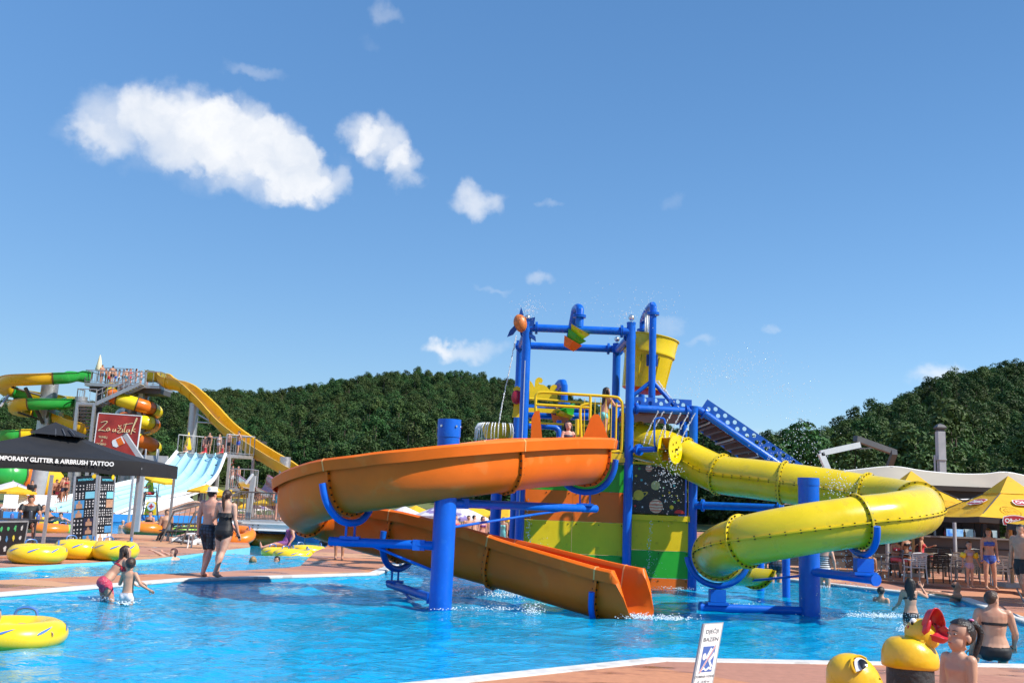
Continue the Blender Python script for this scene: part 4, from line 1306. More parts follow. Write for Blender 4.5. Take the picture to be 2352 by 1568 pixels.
# yellow tube slide
ysl = Thing('yellow_tube_slide', 'yellow enclosed tube water slide winding round a blue column into the pool', 'water slide', (4.6, 18.4, -0.5))
YP = [(1462, 1012, 23.3), (1530, 1031, 22.9), (1600, 1065, 22.4), (1655, 1089, 21.9), (1730, 1099, 21.4), (1800, 1108, 21.0), (1900, 1122, 20.6), (1990, 1137, 20.2), (2066, 1150, 19.5), (2108, 1162, 18.7),
      (2106, 1175, 17.8), (2050, 1187, 17.1), (1970, 1197, 16.85), (1860, 1213, 16.75), (1760, 1231, 16.9), (1700, 1245, 17.2), (1658, 1262, 17.8), (1650, 1276, 18.5), (1682, 1289, 19.2), (1735, 1295, 19.7)]
yc = catmull([W(*p) for p in YP], PER)
yfr = frames(yc)
TR = 0.425
CIRC = [(TR * math.sin(2 * math.pi * i / 32), TR * math.cos(2 * math.pi * i / 32)) for i in range(32)]
ycuts = [0, 9, 18, 30, 42, oidx(9, 0.0), oidx(12), oidx(14, 0.8), oidx(16, 0.9)]
ycuts = sorted(ycuts)
for a, b in zip(ycuts[:-1], ycuts[1:]):
    mb = MB(); sweep(mb, yfr[a:b + 1], CIRC, caps=False)
    sec = ysl.part('tube_section', mb, M_YELLOW, smooth=60, fix=False)
    for sgn in (-1, 1):
        mb = MB(); sweep(mb, yfr[a:b + 1], [(sgn * (TR - 0.01), 0.012), (sgn * (TR + 0.035), 0.012), (sgn * (TR + 0.035), -0.012), (sgn * (TR - 0.01), -0.012)])
        ysl.part('seam', mb, M_YELLOW, smooth=30, parent=sec)
        mb = MB()
        L = 0
        nxt = 0.1
        for i in range(a, b):
            seg = (yfr[i + 1][0] - yfr[i][0]).length
            while nxt < L + seg:
                f = (nxt - L) / seg
                p = yfr[i][0].lerp(yfr[i + 1][0], f) + yfr[i][1] * (sgn * (TR + 0.02))
                u = yfr[i][2]
                mb.tube([p - u * 0.03, p + u * 0.03], 0.014, n=6)
                nxt += 0.2
            L += seg
        ysl.part('bolts', mb, M_BOLT, parent=sec, kind='stuff')
M_YFL = mat('yellow_flange', (0.60, 0.45, 0.012), 0.35, var=0.15, vscale=5)
for c in ycuts[1:] + [0]:
    at_flange(yfr[c], CIRC, 0.05, 0.04, M_YFL, ysl, 26, closed=True)
# open run-out trough
tail = yfr[ycuts[-1]:]
TRO = [(TR * math.sin(a), TR * math.cos(a)) for a in [math.radians(100 + 160 * i / 20) for i in range(21)]]
TRO = [(-x, y) for x, y in TRO]
mb = MB(); sweep(mb, tail, shell_prof(TRO, 0.02)); ysl.part('slide_runout', mb, M_YELLOW, smooth=40)
at_flange(tail[-1], TRO, 0.06, 0.04, M_YFL, ysl, 13)
cb = G(1860, 1407, WATER_Z); ct = W(1860, 1097, cb.y)
mb = MB(); mb.tube([V((cb.x, cb.y, -0.52)), V((cb.x, cb.y, ct.z - 0.12))], 0.188, n=28); mb.tube([V((cb.x, cb.y, ct.z - 0.14)), V((cb.x, cb.y, ct.z))], 0.196, n=28)
ysl.part('post', mb, M_BLUE)
def ycradle(fr, span=(95, 250), r=0.055):
    p, s, u, t = fr
    pts = [p + s * (math.sin(math.radians(a)) * (TR + 0.13)) + u * (math.cos(math.radians(a)) * (TR + 0.13)) for a in range(span[0], span[1], 8)]
    mb = MB(); mb.tube(pts, r, n=12); ysl.part('cradle', mb, M_BLUE)
    bot = p - u * (TR + 0.2)
    mb = MB(); mb.box(bot + V((0, 0, -0.1)), (0.28, 0.2, 0.22)); mb.box(bot + V((0, 0, -0.24)), (0.38, 0.24, 0.05)); ysl.part('saddle', mb, M_BLUE)
    return bot + V((0, 0, -0.32))
for c, sp in ((ycuts[6], (95, 265)), (ycuts[8], (95, 265))):
    b = ycradle(yfr[c], sp)
    a = V((cb.x, cb.y, b.z))
    d = (b - a).normalized()
    mb = MB(); mb.tube([a + d * 0.16, b + d * 0.3], 0.078, n=14); o = ysl.part('arm', mb, M_BLUE)
    mb = MB(); flange_disc(mb, b + d * 0.3, d, 0.1, 0.05); ysl.part('end_cap', mb, M_BLUE, parent=o)
mb = MB(); mb.tube([V((cb.x, cb.y, 0.62)), W(1700, 1335, 19.4)], 0.022, n=8); ysl.part('tie_rod', mb, M_BLUE)
# yellow overflowing bowl behind the orange slide
bc = G(1147, 1290, WATER_Z)
by = 25.5
c0 = W(1147, 975, by)
bw = Thing('spill_bowl', 'yellow spill bowl on a blue post with water pouring over its rim', 'fountain', (c0.x, c0.y, -0.5))
mb = MB(); mb.lathe([(0.001, -0.42), (0.30, -0.42), (0.34, -0.38), (0.50, -0.02), (0.52, 0.0), (0.47, 0.0), (0.30, -0.34), (0.001, -0.36)], c0, n=36); bw.part('bowl', mb, M_YELLOW)
mb = MB(); mb.tube([V((c0.x, c0.y, -0.5)), c0 + V((0, 0, -0.4))], 0.14, n=18); mb.lathe([(0.14, -0.60), (0.36, -0.44), (0.36, -0.40), (0.14, -0.40)], c0, n=24); bw.part('stem', mb, M_BLUE)
# left side: tent, banners, slides, bridge
M_BLACKCLOTH = mat('black_canvas', (0.010, 0.010, 0.012), 0.75, var=0.3, vscale=2, bump=0.25, bscale=120)
M_POLE = mat('grey_aluminium', (0.42, 0.42, 0.43), 0.4, metal=0.6, var=0.1)
M_GALV = mat('galvanised_steel', (0.45, 0.46, 0.47), 0.42, metal=0.75, var=0.15, vscale=5)
M_GREYPAINT = mat('grey_steel_paint', (0.38, 0.39, 0.40), 0.5, var=0.12)
M_DARKSTEEL = mat('dark_steel', (0.07, 0.07, 0.075), 0.5, var=0.2)
M_WHITEP = mat('white_paint', (0.78, 0.78, 0.76), 0.45, var=0.06)
M_TXTWHITE = mat('white_lettering', (0.8, 0.8, 0.78), 0.6, var=0.03)
M_BLACKPLY = mat('black_board', (0.008, 0.008, 0.010), 0.4, var=0.3)
TA, TB = W(325, 1060, 29.3), W(-150, 1030, 27.0)            # front valance ends
tfl = G(97, 1262); tfr = G(300, 1254)
tent = Thing('canopy_tent', 'black canopy tent with white lettering on its valance', 'tent', (tfl.x, tfl.y, 0))
vh = 0.42
ax = (TA - TB).normalized()
rows = []
N = 24
for (dz, dy) in ((0, 0), (-vh * 0.5, -0.02), (-vh, 0.0)):
    rows.append([TB.lerp(TA, i / N) + V((0, dy + 0.015 * math.sin(i * 1.9) * (0 if dz == 0 else 1), dz + 0.02 * math.sin(i * 0.8) * (1 if dz == -vh else 0))) for i in range(N + 1)])
mb = MB(); mb.sheet(rows); tent.part('valance', mb, M_BLACKCLOTH, smooth=60)
back = V((-0.3, 4.2, 0))
rb = TA + back
mb = MB(); mb.sheet([[TA.lerp(rb, i / 8) + V((0, 0, d)) for i in range(9)] for d in (0, -vh)]); tent.part('valance', mb, M_BLACKCLOTH, smooth=60)
pk = W(130, 983, 30.6)
lb = TB + back
def roofface(a, b, n=8):
    rows = []
    for i in range(n + 1):
        t = i / n
        row = []
        for k in range(n + 1):
            p = a.lerp(b, k / n).lerp(pk, t)
            p = p + V((0, 0, -0.10 * math.sin(math.pi * t) - 0.05 * math.sin(math.pi * k / n) * (1 - t)))
            row.append(p)
        rows.append(row)
    mb = MB(); mb.sheet(rows)
    tent.part('roof', mb, M_BLACKCLOTH, smooth=60)
roofface(TB, TA); roofface(TA, rb); roofface(rb, lb)
# vent cap with its struts
c1 = [W(66, 993, 29.6), W(188, 1004, 29.9), W(205, 1002, 31.8), W(80, 992, 31.6)]
ptop = W(128, 969, 30.7)
mb = MB()
mb.add(c1 + [ptop], [(0, 1, 4), (1, 2, 4), (2, 3, 4), (3, 0, 4)]); tent.part('vent_cap', mb, M_BLACKCLOTH, smooth=0)
for x in (80, 112, 128, 150, 172):
    mb = MB(); mb.bar(W(x, 1000, 29.75), W(128 + (x - 128) * 0.7, 985, 30.2), 0.03, 0.03); tent.part('strut', mb, M_DARKSTEEL)
for b, t in ((tfl, W(114, 1090, tfl.y)), (tfr, W(318, 1068, tfr.y)), (V((tfr.x - 0.3, tfr.y + 4.1, 0)), V((tfr.x - 0.3, tfr.y + 4.1, 2.4)))):
    mb = MB()
    mb.bar(V((b.x, b.y, 0)), V((b.x + (0.03 if b is not tfr else 0.02), b.y, t.z)), 0.075, 0.075, up=V((0, 1, 0)))
    mb.box((b.x, b.y, 0.008), (0.16, 0.16, 0.016))
    tent.part('pole', mb, M_POLE, smooth=0)
mb = MB(); mb.bar(TB + V((0, 0.1, -0.2)), TA + V((0, 0.1, -0.2)), 0.05, 0.05); tent.part('crossbar', mb, M_POLE)
tm = text_mesh('TEMPORARY GLITTER & AIRBRUSH TATTOO', 0.275, bold=0.010, extrude=0.001, sx=0.93)
xs = [p[0] for p in tm.v]
L = W(264, 1068, 28.9) - W(-16, 1052, 27.6)
sc = L.length / (max(xs) - min(xs))
c = (W(264, 1066, 28.95) + W(-16, 1051, 27.65)) / 2
axv = L.normalized()
tent.part('lettering', place(tm, c + V((0, -0.06, 0)), axv * sc, V((0, 0, 1)).cross(axv).cross(axv).normalized() * -1 * sc), M_TXTWHITE, smooth=0)
def sheet_banner(label, tl, tr, bl, br, seed, people):
    o = (bl + br) / 2
    th = Thing('banner_stand', label, 'banner', (o.x, o.y, 0), group='tattoo banner stands under the tent')
    ex = (br - bl); w = ex.length; ex = ex / w
    ez = ((tl - bl) + (tr - br)) / 2; h = ez.length; ez = ez / h
    nrm = ex.cross(ez)
    def at(u, v, d=0.0): return bl + ex * (u * w) + ez * (v * h) + nrm * d
    mb = MB(); mb.prism([(0, 0), (w, 0), (w, h), (0, h)], bl - nrm * 0.0, ex, ez, 0.03); bd = th.part('board', mb, M_BLACKPLY, smooth=0)
    for u in (0, 1):
        mb = MB(); mb.bar(at(u, 0, 0.0), at(u, 1.0, 0.0), 0.05, 0.06, up=ex); th.part('edge_post', mb, M_POLE, smooth=0)
    rs = random.Random(seed)
    def rect(nm, u0, v0, u1, v1, m, d=0.018):
        mb = MB(); mb.prism([(u0 * w, v0 * h), (u1 * w, v0 * h), (u1 * w, v1 * h), (u0 * w, v1 * h)], bl + nrm * d, ex, ez, 0.003)
        return th.part(nm, mb, m, smooth=0, parent=bd)
    tm = text_mesh('WATERPROOF!', 0.04 * h, bold=0.002, extrude=0.001)
    xs = [p[0] for p in tm.v]; k = 0.72 * w / (max(xs) - min(xs))
    th.part('lettering', place(tm, at(0.5, 0.945, 0.02), ex * k, ez), mat('cyan_print', (0.12, 0.55, 0.70), 0.5), smooth=0, parent=bd)
    star_ = [(0.86 * w + 0.12 * w * (1 if i % 2 else 0.7) * math.cos(math.pi * i / 10), h * 0.985 + 0.12 * w * (1 if i % 2 else 0.7) * math.sin(math.pi * i / 10)) for i in range(20)]
    mb = MB(); mb.prism(star_, bl + nrm * 0.022, ex, ez, 0.004); th.part('badge', mb, M_YRAIL, smooth=0, parent=bd)
    mb = MB(); mb.prism([(q[0] - 0.72 * w, q[1] - 0.955 * h) for q in star_], bl + nrm * 0.022, ex, ez, 0.004); th.part('badge', mb, M_YRAIL, smooth=0, parent=bd)
    ys = [0.90, 0.79, 0.68, 0.55, 0.43, 0.31, 0.20, 0.08]
    for i in range(len(ys) - 1):
        for (u0, u1) in ((0.04, 0.49), (0.52, 0.96)):
            v1, v0 = ys[i] - 0.012, ys[i + 1] + 0.006
            key = (i, 0 if u0 < 0.3 else 1)
            if key in people:
                cA, cB = people[key]
                fr = rect('picture', u0, v0, u1, v1, cA)
                if cB is not None:
                    mb = MB()
                    cx, cy = (u0 + u1) / 2 * w, (v0 + (v1 - v0) * 0.75) * h
                    body = [(cx - 0.13 * w, v0 * h), (cx + 0.15 * w, v0 * h), (cx + 0.14 * w, (v0 + (v1 - v0) * 0.5) * h), (cx + 0.04 * w, (v0 + (v1 - v0) * 0.62) * h), (cx - 0.04 * w, (v0 + (v1 - v0) * 0.62) * h), (cx - 0.13 * w, (v0 + (v1 - v0) * 0.5) * h)]
                    mb.prism(body, bl + nrm * 0.021, ex, ez, 0.002)
                    mb.prism(disc(0.055 * w, 12, cx, cy, 0.08 * w), bl + nrm * 0.022, ex, ez, 0.002)
                    th.part('figure_print', mb, cB, smooth=0, parent=bd)
                continue
            rect('picture', u0, v0, u1, v1, mat('dark_print', (0.014, 0.014, 0.018), 0.4, var=0.4))
            mb = MB()
            nx, ny = rs.choice(((3, 2), (4, 3), (3, 3)))
            for a in range(nx):
                for b in range(ny):
                    cu, cv = u0 + (u1 - u0) * (a + 0.5) / nx, v0 + (v1 - v0) * (b + 0.5) / ny
                    kk = rs.randint(4, 7)
                    r0 = 0.05 * w * 3 / nx
                    mb.prism([(cu * w + r0 * rs.uniform(0.35, 1) * math.cos(6.283 * q / kk), cv * h + 1.25 * r0 * rs.uniform(0.35, 1) * math.sin(6.283 * q / kk)) for q in range(kk)], bl + nrm * 0.021, ex, ez, 0.002)
            th.part('motifs', mb, mat('white_print', (0.62, 0.62, 0.62), 0.5, var=0.3, vscale=30), smooth=0, parent=bd, kind='stuff')
    return th
M_PSKIN = mat('printed_skin', (0.42, 0.24, 0.15), 0.5, var=0.3, vscale=8)
M_PBLUE = mat('printed_blue', (0.06, 0.25, 0.50), 0.5, var=0.4, vscale=5)
M_PCYAN = mat('printed_cyan', (0.18, 0.52, 0.66), 0.5, var=0.1)
M_PDARK = mat('printed_night', (0.02, 0.02, 0.05), 0.5, var=0.5)
bY = G(186, 1262).y
sheet_banner('tall black tattoo sheet banner with a blue beach photo and WATERPROOF heading', W(174, 1092, bY + 0.1), W(223, 1092, bY + 0.2), W(161, 1264, bY), W(213, 1260, bY + 0.1), 4,
             {(1, 1): (M_PCYAN, None), (2, 0): (M_PBLUE, M_PSKIN), (3, 0): (M_PBLUE, M_PSKIN), (4, 1): (M_PDARK, M_PSKIN), (5, 1): (M_PDARK, M_PSKIN), (6, 1): (M_PBLUE, M_PSKIN)})
sheet_banner('narrower tattoo sheet banner with a row of tattooed arms at its foot', W(228, 1092, bY + 0.25), W(264, 1094, bY + 0.9), W(217, 1258, bY + 0.15), W(252, 1255, bY + 0.8), 9,
             {(1, 1): (M_PCYAN, None), (2, 1): (M_PSKIN, None), (6, 0): (M_WHITEP, M_PSKIN), (6, 1): (M_WHITEP, M_PSKIN), (5, 1): (M_PBLUE, None)})
# board with sample pictures on an easel
p0, p1 = G(-40, 1279), G(50, 1273)
bs = Thing('display_board', 'black display board with colourful tattoo samples in a grey frame', 'board', (p0.x, p0.y, 0))
ex = (p1 - p0); w = ex.length; ex = ex / w; ez = V((0, 0.12, 1)).normalized(); h = 0.80
mb = MB(); mb.prism([(0, 0), (w, 0), (w, h), (0, h)], p0, ex, ez, 0.03); bd = bs.part('board', mb, M_BLACKPLY, smooth=0)
nrm = ex.cross(ez)
for a, b in (((0, 0), (1, 0)), ((1, 0), (1, 1)), ((0, 1), (1, 1)), ((0, 0), (0, 1))):
    mb = MB(); mb.bar(p0 + ex * a[0] * w + ez * a[1] * h, p0 + ex * b[0] * w + ez * b[1] * h, 0.04, 0.05, up=nrm); bs.part('frame', mb, M_POLE, smooth=0)
rs = random.Random(2)
for i in range(15):
    cu, cv = (i % 5 + 0.5) / 5 * w * 0.9 + 0.05 * w, (i // 5 + 0.5) / 3 * h * 0.9 + 0.04
    cc = rs.choice([(0.3, 0.4, 0.05), (0.4, 0.03, 0.03), (0.05, 0.15, 0.3), (0.5, 0.4, 0.05), (0.05, 0.3, 0.1), (0.4, 0.4, 0.4)])
    kk = rs.randint(5, 9)
    mb = MB(); mb.prism([(cu + 0.07 * rs.uniform(0.4, 1) * math.cos(6.283 * q / kk), cv + 0.09 * rs.uniform(0.4, 1) * math.sin(6.283 * q / kk)) for q in range(kk)], p0 + nrm * 0.02, ex, ez, 0.004)
    bs.part('sample', mb, mat('sample_%d' % int(cc[0] * 100 + cc[1] * 10), cc, 0.5, var=0.4, vscale=20), smooth=0, parent=bd)
# stall table under the tent
t0 = G(15, 1258)
st = Thing('stall_table', 'dark stall table with trays and jars under the black tent', 'table', (t0.x, t0.y, 0))
mb = MB(); mb.box((t0.x - 0.2, t0.y + 0.4, 0.74), (1.9, 0.7, 0.05)); st.part('table_top', mb, M_DARKSTEEL)
for dx in (-1.05, 0.65):
    for dy in (0.1, 0.7):
        mb = MB(); mb.bar((t0.x + dx, t0.y + dy, 0), (t0.x + dx, t0.y + dy, 0.73), 0.04, 0.04, up=V((0, 1, 0))); st.part('leg', mb, M_DARKSTEEL)
for i in range(7):
    mb = MB(); x = t0.x - 0.9 + i * 0.25
    mb.lathe([(0.001, 0), (0.05, 0), (0.05, 0.1 + 0.05 * (i % 3)), (0.03, 0.13 + 0.05 * (i % 3)), (0.001, 0.14 + 0.05 * (i % 3))], (x, t0.y + 0.3 + 0.1 * (i % 2), 0.765), n=10)
    st.part('jar', mb, mat('jar_tint_%d' % (i % 3), [(0.1, 0.12, 0.3), (0.3, 0.3, 0.32), (0.05, 0.05, 0.06)][i % 3], 0.3))
by = 45.0
tl, tr, br_, bl_ = W(226.6, 948, by), W(325.4, 955, by), W(314, 1075, by), W(215, 1068, by)
rbn = Thing('red_banner', 'red advertising banner with cream handwriting and a drinks bottle in a white frame', 'banner', ((bl_.x + br_.x) / 2, by, 0))
ex = (tr - tl); w = ex.length; ex = ex / w; ez = V((0, 0, 1)); h = (tl - bl_).length
ez = (ez - ex * ez.dot(ex)).normalized()
o = tl - ez * h
M_REDB = bpy.data.materials.new('red_banner_print'); M_REDB.use_nodes = True
n_, l_ = M_REDB.node_tree.nodes, M_REDB.node_tree.links
tc = nd(n_, 'ShaderNodeTexCoord'); nz = nd(n_, 'ShaderNodeTexNoise', inp={'Scale': 0.9, 'Detail': 3.0}); l_.new(tc.outputs['Object'], nz.inputs[0])
mx = nd(n_, 'ShaderNodeMix', data_type='RGBA', inp={6: (0.20, 0.012, 0.010, 1), 7: (0.52, 0.05, 0.03, 1)})
mr = nd(n_, 'ShaderNodeMapRange', inp={1: 0.3, 2: 0.7}); l_.new(nz.outputs[0], mr.inputs[0]); l_.new(mr.outputs[0], mx.inputs[0]); l_.new(mx.outputs[2], n_['Principled BSDF'].inputs['Base Color'])
mb = MB(); mb.prism([(0, 0), (w, 0), (w, h), (0, h)], o, ex, ez, 0.04); bd = rbn.part('sheet', mb, M_REDB, smooth=0)
nrm = ex.cross(ez)
for a, b in (((0, 0), (1, 0)), ((1, 0), (1, 1)), ((0, 1), (1, 1)), ((0, 0), (0, 1))):
    mb = MB(); mb.bar(o + ex * a[0] * w + ez * a[1] * h, o + ex * b[0] * w + ez * b[1] * h, 0.04, 0.06, up=nrm); rbn.part('frame', mb, M_WHITEP, smooth=0)
for u in (0.04, 0.97):
    p = o + ex * (u * w); mb = MB(); mb.bar(V((p.x, by + 0.06, 0)), V((p.x, by + 0.06, o.z + h * 0.9)), 0.09, 0.09, up=V((0, 1, 0))); rbn.part('post', mb, M_GREYPAINT, smooth=0)
M_CREAM = mat('cream_print', (0.75, 0.60, 0.32), 0.5, var=0.05)
def bz(zx, zy):           # banner position from the close-up (left 1285..1845, top 870..)
    u = (zx - 1270) / 560
    v = 1 - (zy - 875 - 20 * u) / 680
    return o + ex * (u * w) + ez * (v * h) + nrm * 0.03
strokes = [[(1320, 1000), (1360, 985), (1400, 985), (1370, 1030), (1330, 1075), (1300, 1105), (1340, 1100), (1395, 1108)],
           [(1440, 1065), (1415, 1070), (1405, 1095), (1425, 1105), (1442, 1075), (1448, 1100)],
           [(1490, 1075), (1485, 1105), (1505, 1110), (1520, 1080), (1520, 1108), (1532, 1105)],
           [(1545, 1065), (1590, 1065), (1550, 1115), (1575, 1125), (1600, 1112)], [(1550, 1030), (1568, 1045), (1588, 1025)],
           [(1612, 1070), (1606, 1112), (1620, 1112)], [(1618, 1042), (1622, 1040)],
           [(1650, 1000), (1635, 1070), (1632, 1110), (1648, 1112)], [(1615, 1020), (1680, 1005), (1730, 995)],
           [(1690, 1080), (1668, 1085), (1665, 1110), (1688, 1110), (1698, 1080), (1700, 1110)],
           [(1725, 1140), (1735, 1060), (1760, 960), (1772, 925), (1776, 945), (1750, 1030), (1732, 1090)], [(1772, 1065), (1738, 1090), (1780, 1108)]]
for s_ in strokes:
    mb = MB(); mb.tube(catmull([bz(*q) for q in s_], 4), 0.017, n=6)
    rbn.part('handwriting', mb, M_CREAM, parent=bd)
for s_, zx, zy in (('TUHELJ', 1372, 1188), ('JE', 1365, 1235), ('DOBRO', 1362, 1280)):
    tm = text_mesh(s_, 0.125, bold=0.002, extrude=0.001)
    rbn.part('lettering', place(tm, bz(zx, zy), ex, ez), M_CREAM, smooth=0, parent=bd)
gp = [(1495, 1250), (1500, 1225), (1610, 1165), (1665, 1255), (1560, 1315), (1515, 1300)]
P = [bz(*q) for q in gp]
mb = MB(); mb.prism([((p - o).dot(ex), (p - o).dot(ez)) for p in P], o + nrm * 0.028, ex, ez, 0.01); rbn.part('glass_print', mb, M_WHITEP, smooth=0, parent=bd)
P = [bz(*q) for q in [(1540, 1212), (1600, 1180), (1655, 1265), (1590, 1298)]]
mb = MB(); mb.prism([((p - o).dot(ex), (p - o).dot(ez)) for p in P], o + nrm * 0.034, ex, ez, 0.008); rbn.part('glass_label', mb, M_OPANEL, smooth=0, parent=bd)
# grey post with a thick arm rising in front of it
lpx = W(330, 1062, 40.0)
lp = Thing('angled_post', 'grey steel post with a thick slanting arm in front of the red banner', 'post', (lpx.x, 40, 0))
mb = MB(); mb.bar(V((lpx.x, 40, 0)), V((lpx.x, 40, lpx.z + 0.1)), 0.17, 0.17, up=V((0, 1, 0))); lp.part('shaft', mb, M_GREYPAINT, smooth=0)
a = W(287, 998, 40.0); d = (lpx - a).normalized()
mb = MB(); mb.bar(a, lpx, 0.18, 0.17, up=V((0, 1, 0))); lp.part('arm', mb, M_GREYPAINT, smooth=0)
mb = MB(); mb.bar(a - d * 0.04, a, 0.21, 0.2, up=V((0, 1, 0))); lp.part('end_cap', mb, M_DARKSTEEL, smooth=0)
# slide tower far left
def z1(zx, zy, Y): return W(zx * 0.17637, 795.1 + zy * 0.17637, Y)
def z2(zx, zy, Y): return W(276.6 + zx * 0.17637, 795.1 + zy * 0.17637, Y)
def z3(zx, zy, Y): return W(zx * 0.17637, 1037 + zy * 0.17637, Y)
def z4(zx, zy, Y): return W(345.7 + zx * 0.17637, 1037 + zy * 0.17637, Y)
SY = 92.0
stw = Thing('slide_tower', 'galvanised steel slide tower with stairs and a railed top platform', 'tower', (z1(1600, 480, SY).x, SY, 0))
pa, pb2 = z1(1130, 405, SY - 1.5), z1(2095, 500, SY - 1.5)
pz = (pa.z + pb2.z) / 2 - 0.3
def bx(x0, x1, y0, y1, z0, z1_):
    mb = MB(); mb.box(((x0 + x1) / 2, (y0 + y1) / 2, (z0 + z1_) / 2), (x1 - x0, y1 - y0, z1_ - z0)); return mb
PLX0, PLX1, PLY0, PLY1 = pa.x, pb2.x, SY - 1.8, SY + 1.8
stw.part('platform', bx(PLX0, PLX1, PLY0, PLY1, pz - 0.3, pz), M_GALV, smooth=0)
stw.part('platform_beam', bx(PLX0 + 0.3, PLX1, PLY0 + 0.4, PLY1 - 0.4, pz - 0.75, pz - 0.3), M_DARKSTEEL, smooth=0)
def railing(th, pts, h=1.1, step=0.45, r=0.04, m=None, closed=False, mid=False):
    m = m or M_GALV
    for (a, b) in zip(pts[:-1], pts[1:]):
        a, b = V(a), V(b)
        L = (b - a).length
        mb = MB(); mb.tube([a + V((0, 0, h)), b + V((0, 0, h))], r, n=6)
        th.part('handrail', mb, m); th.part('foot_rail', MB().tube([a + V((0, 0, 0.12)), b + V((0, 0, 0.12))], r * 0.6, n=5), m)
        n = max(2, int(L / step))
        for i in range(n + 1):
            p = a.lerp(b, i / n)
            mb = MB(); mb.tube([p, p + V((0, 0, h))], r if i in (0, n) else r * 0.45, n=5)
            th.part('baluster', mb, m)
railing(stw, [(PLX0, PLY1, pz), (PLX0, PLY0, pz), (PLX1 - 1.4, PLY0, pz)], 1.15, 0.5, 0.05)
railing(stw, [(PLX1 - 1.3, PLY0, pz), (PLX1, PLY0, pz), (PLX1, PLY1 - 1.2, pz)], 1.25, 0.5, 0.05)
railing(stw, [(PLX0, PLY1, pz), (PLX1, PLY1, pz)], 1.15, 0.6, 0.05)
railing(stw, [(PLX0 - 0.3, PLY1 - 0.5, pz + 0.4), (PLX0 + 3.2, PLY1 - 0.5, pz + 0.4)], 1.4, 1.5, 0.04)
for zx, y, yo in ((1330, 430, -1), (1860, 480, -1), (1915, 550, 1), (1330, 440, 1.2)):
    p = z1(zx, y, SY + yo)
    mb = MB(); mb.bar((p.x, p.y, 0), (p.x, p.y, pz - 0.3), 0.42, 0.42, up=V((0, 1, 0))); stw.part('column', mb, M_GALV if zx > 1400 else M_DARKSTEEL, smooth=0)
# stair flights with landing
la, lb_ = z1(1045, 735, SY - 2.6), z1(1290, 750, SY - 2.6)
lz = la.z
stw.part('landing', bx(la.x, lb_.x, SY - 3.4, SY - 1.8, lz - 0.25, lz), M_GALV, smooth=0)
railing(stw, [(la.x, SY - 1.9, lz), (la.x, SY - 3.4, lz), (lb_.x, SY - 3.4, lz)], 1.2, 0.5, 0.05)
ua = V((lb_.x, SY - 2.6, lz)); ub = V((z1(1850, 460, SY - 2.6).x, SY - 2.6, pz))
for dy in (-0.7, 0.7):
    mb = MB(); mb.bar(ua + V((0, dy, -0.1)), ub + V((0, dy, -0.1)), 0.1, 0.34); stw.part('stringer', mb, M_GALV, smooth=0)
    for q_, w_ in ((1.1, 0.045), (0.7, 0.03)): stw.part('handrail', MB().tube([ua + V((0, dy, q_)), ub + V((0, dy, q_))], w_, n=6), M_GALV)
    for i in range(9):
        p = ua.lerp(ub, i / 8) + V((0, dy, 0)); mb = MB(); mb.tube([p, p + V((0, 0, 1.1))], 0.03, n=5); stw.part('baluster', mb, M_GALV)
for i in range(14):
    p = ua.lerp(ub, (i + 0.5) / 14); mb = MB(); mb.box(p, (0.3, 1.3, 0.05)); stw.part('tread', mb, M_GREYPAINT, smooth=0)
dz0 = lz - 0.3
for i in range(28):
    t = i / 27
    zz = dz0 - t * (dz0 - 0.8)
    mb = MB(); mb.box(((la.x + lb_.x) / 2, SY - 3.2 - 0.2 * i * 0 + 0.11 * i, zz), (lb_.x - la.x - 0.25, 0.42, 0.17)); stw.part('tread', mb, mat('weathered_tread', (0.20, 0.17, 0.14), 0.8, var=0.3), smooth=0)
for x in (la.x + 0.1, lb_.x - 0.1):
    mb = MB(); mb.bar((x, SY - 3.2, dz0 - 0.1), (x, SY - 3.2 + 0.22 * 14, 0.7), 0.12, 0.4); stw.part('stringer', mb, M_DARKSTEEL, smooth=0)
    mb = MB(); mb.bar((x, SY - 3.3, 0), (x, SY - 3.3, lz), 0.25, 0.25, up=V((0, 1, 0))); stw.part('column', mb, M_GALV, smooth=0)
mb = MB(); mb.tube([z1(1060, 660, SY - 2), V((z1(1040, 1100, SY - 2).x, SY - 2, 0))], 0.55, n=16); stw.part('column', mb, M_GALV)
for a, b in (((1800, 545), (1560, 720)), ((1810, 620), (1660, 720)), ((1900, 920), (1850, 1080)), ((1350, 460), (1500, 560))):
    mb = MB(); mb.tube([z1(*a, SY - 0.5), z1(*b, SY)], 0.05, n=5); stw.part('brace', mb, M_DARKSTEEL)
def flume(name, label, pts, prof, sections, seam_m, closed=False, group=None, caps=True):
    """swept slide; sections: list of (index of last control point, material)"""
    c = catmull(pts, PER)
    fr = frames(c)
    th = Thing(name, label, 'water slide', (pts[0].x, pts[0].y, 0), group=group)
    i0 = 0
    for k, m in sections:
        i1 = min(len(fr) - 1, int(round(k * PER)))
        mb = MB(); sweep(mb, fr[i0:i1 + 1], prof, closed=True, caps=not closed)
        th.part('slide_section', mb, m, smooth=50)
        p, s, u, t = fr[i0]
        mb = MB(); sweep(mb, [(p - t * 0.06, s, u, t), (p + t * 0.06, s, u, t)], [(q[0] * 1.07, q[1] * 1.07) for q in prof], caps=not closed); th.part('joint', mb, seam_m, smooth=50)
        i0 = i1
    return th, fr
def upipe(w, d, th=0.04, lip=0.1):
    H = [(-w - lip, 0.0), (-w, 0.0), (-w * 0.97, -d * 0.4), (-w * 0.78, -d * 0.75), (-w * 0.42, -d * 0.95), (0, -d)]
    return shell_prof(H + [(-x, y) for x, y in reversed(H[:-1])], th)
M_FGREEN = mat('green_gelcoat', (0.022, 0.34, 0.05), 0.3, var=0.12, vscale=0.6, coat=0.2)
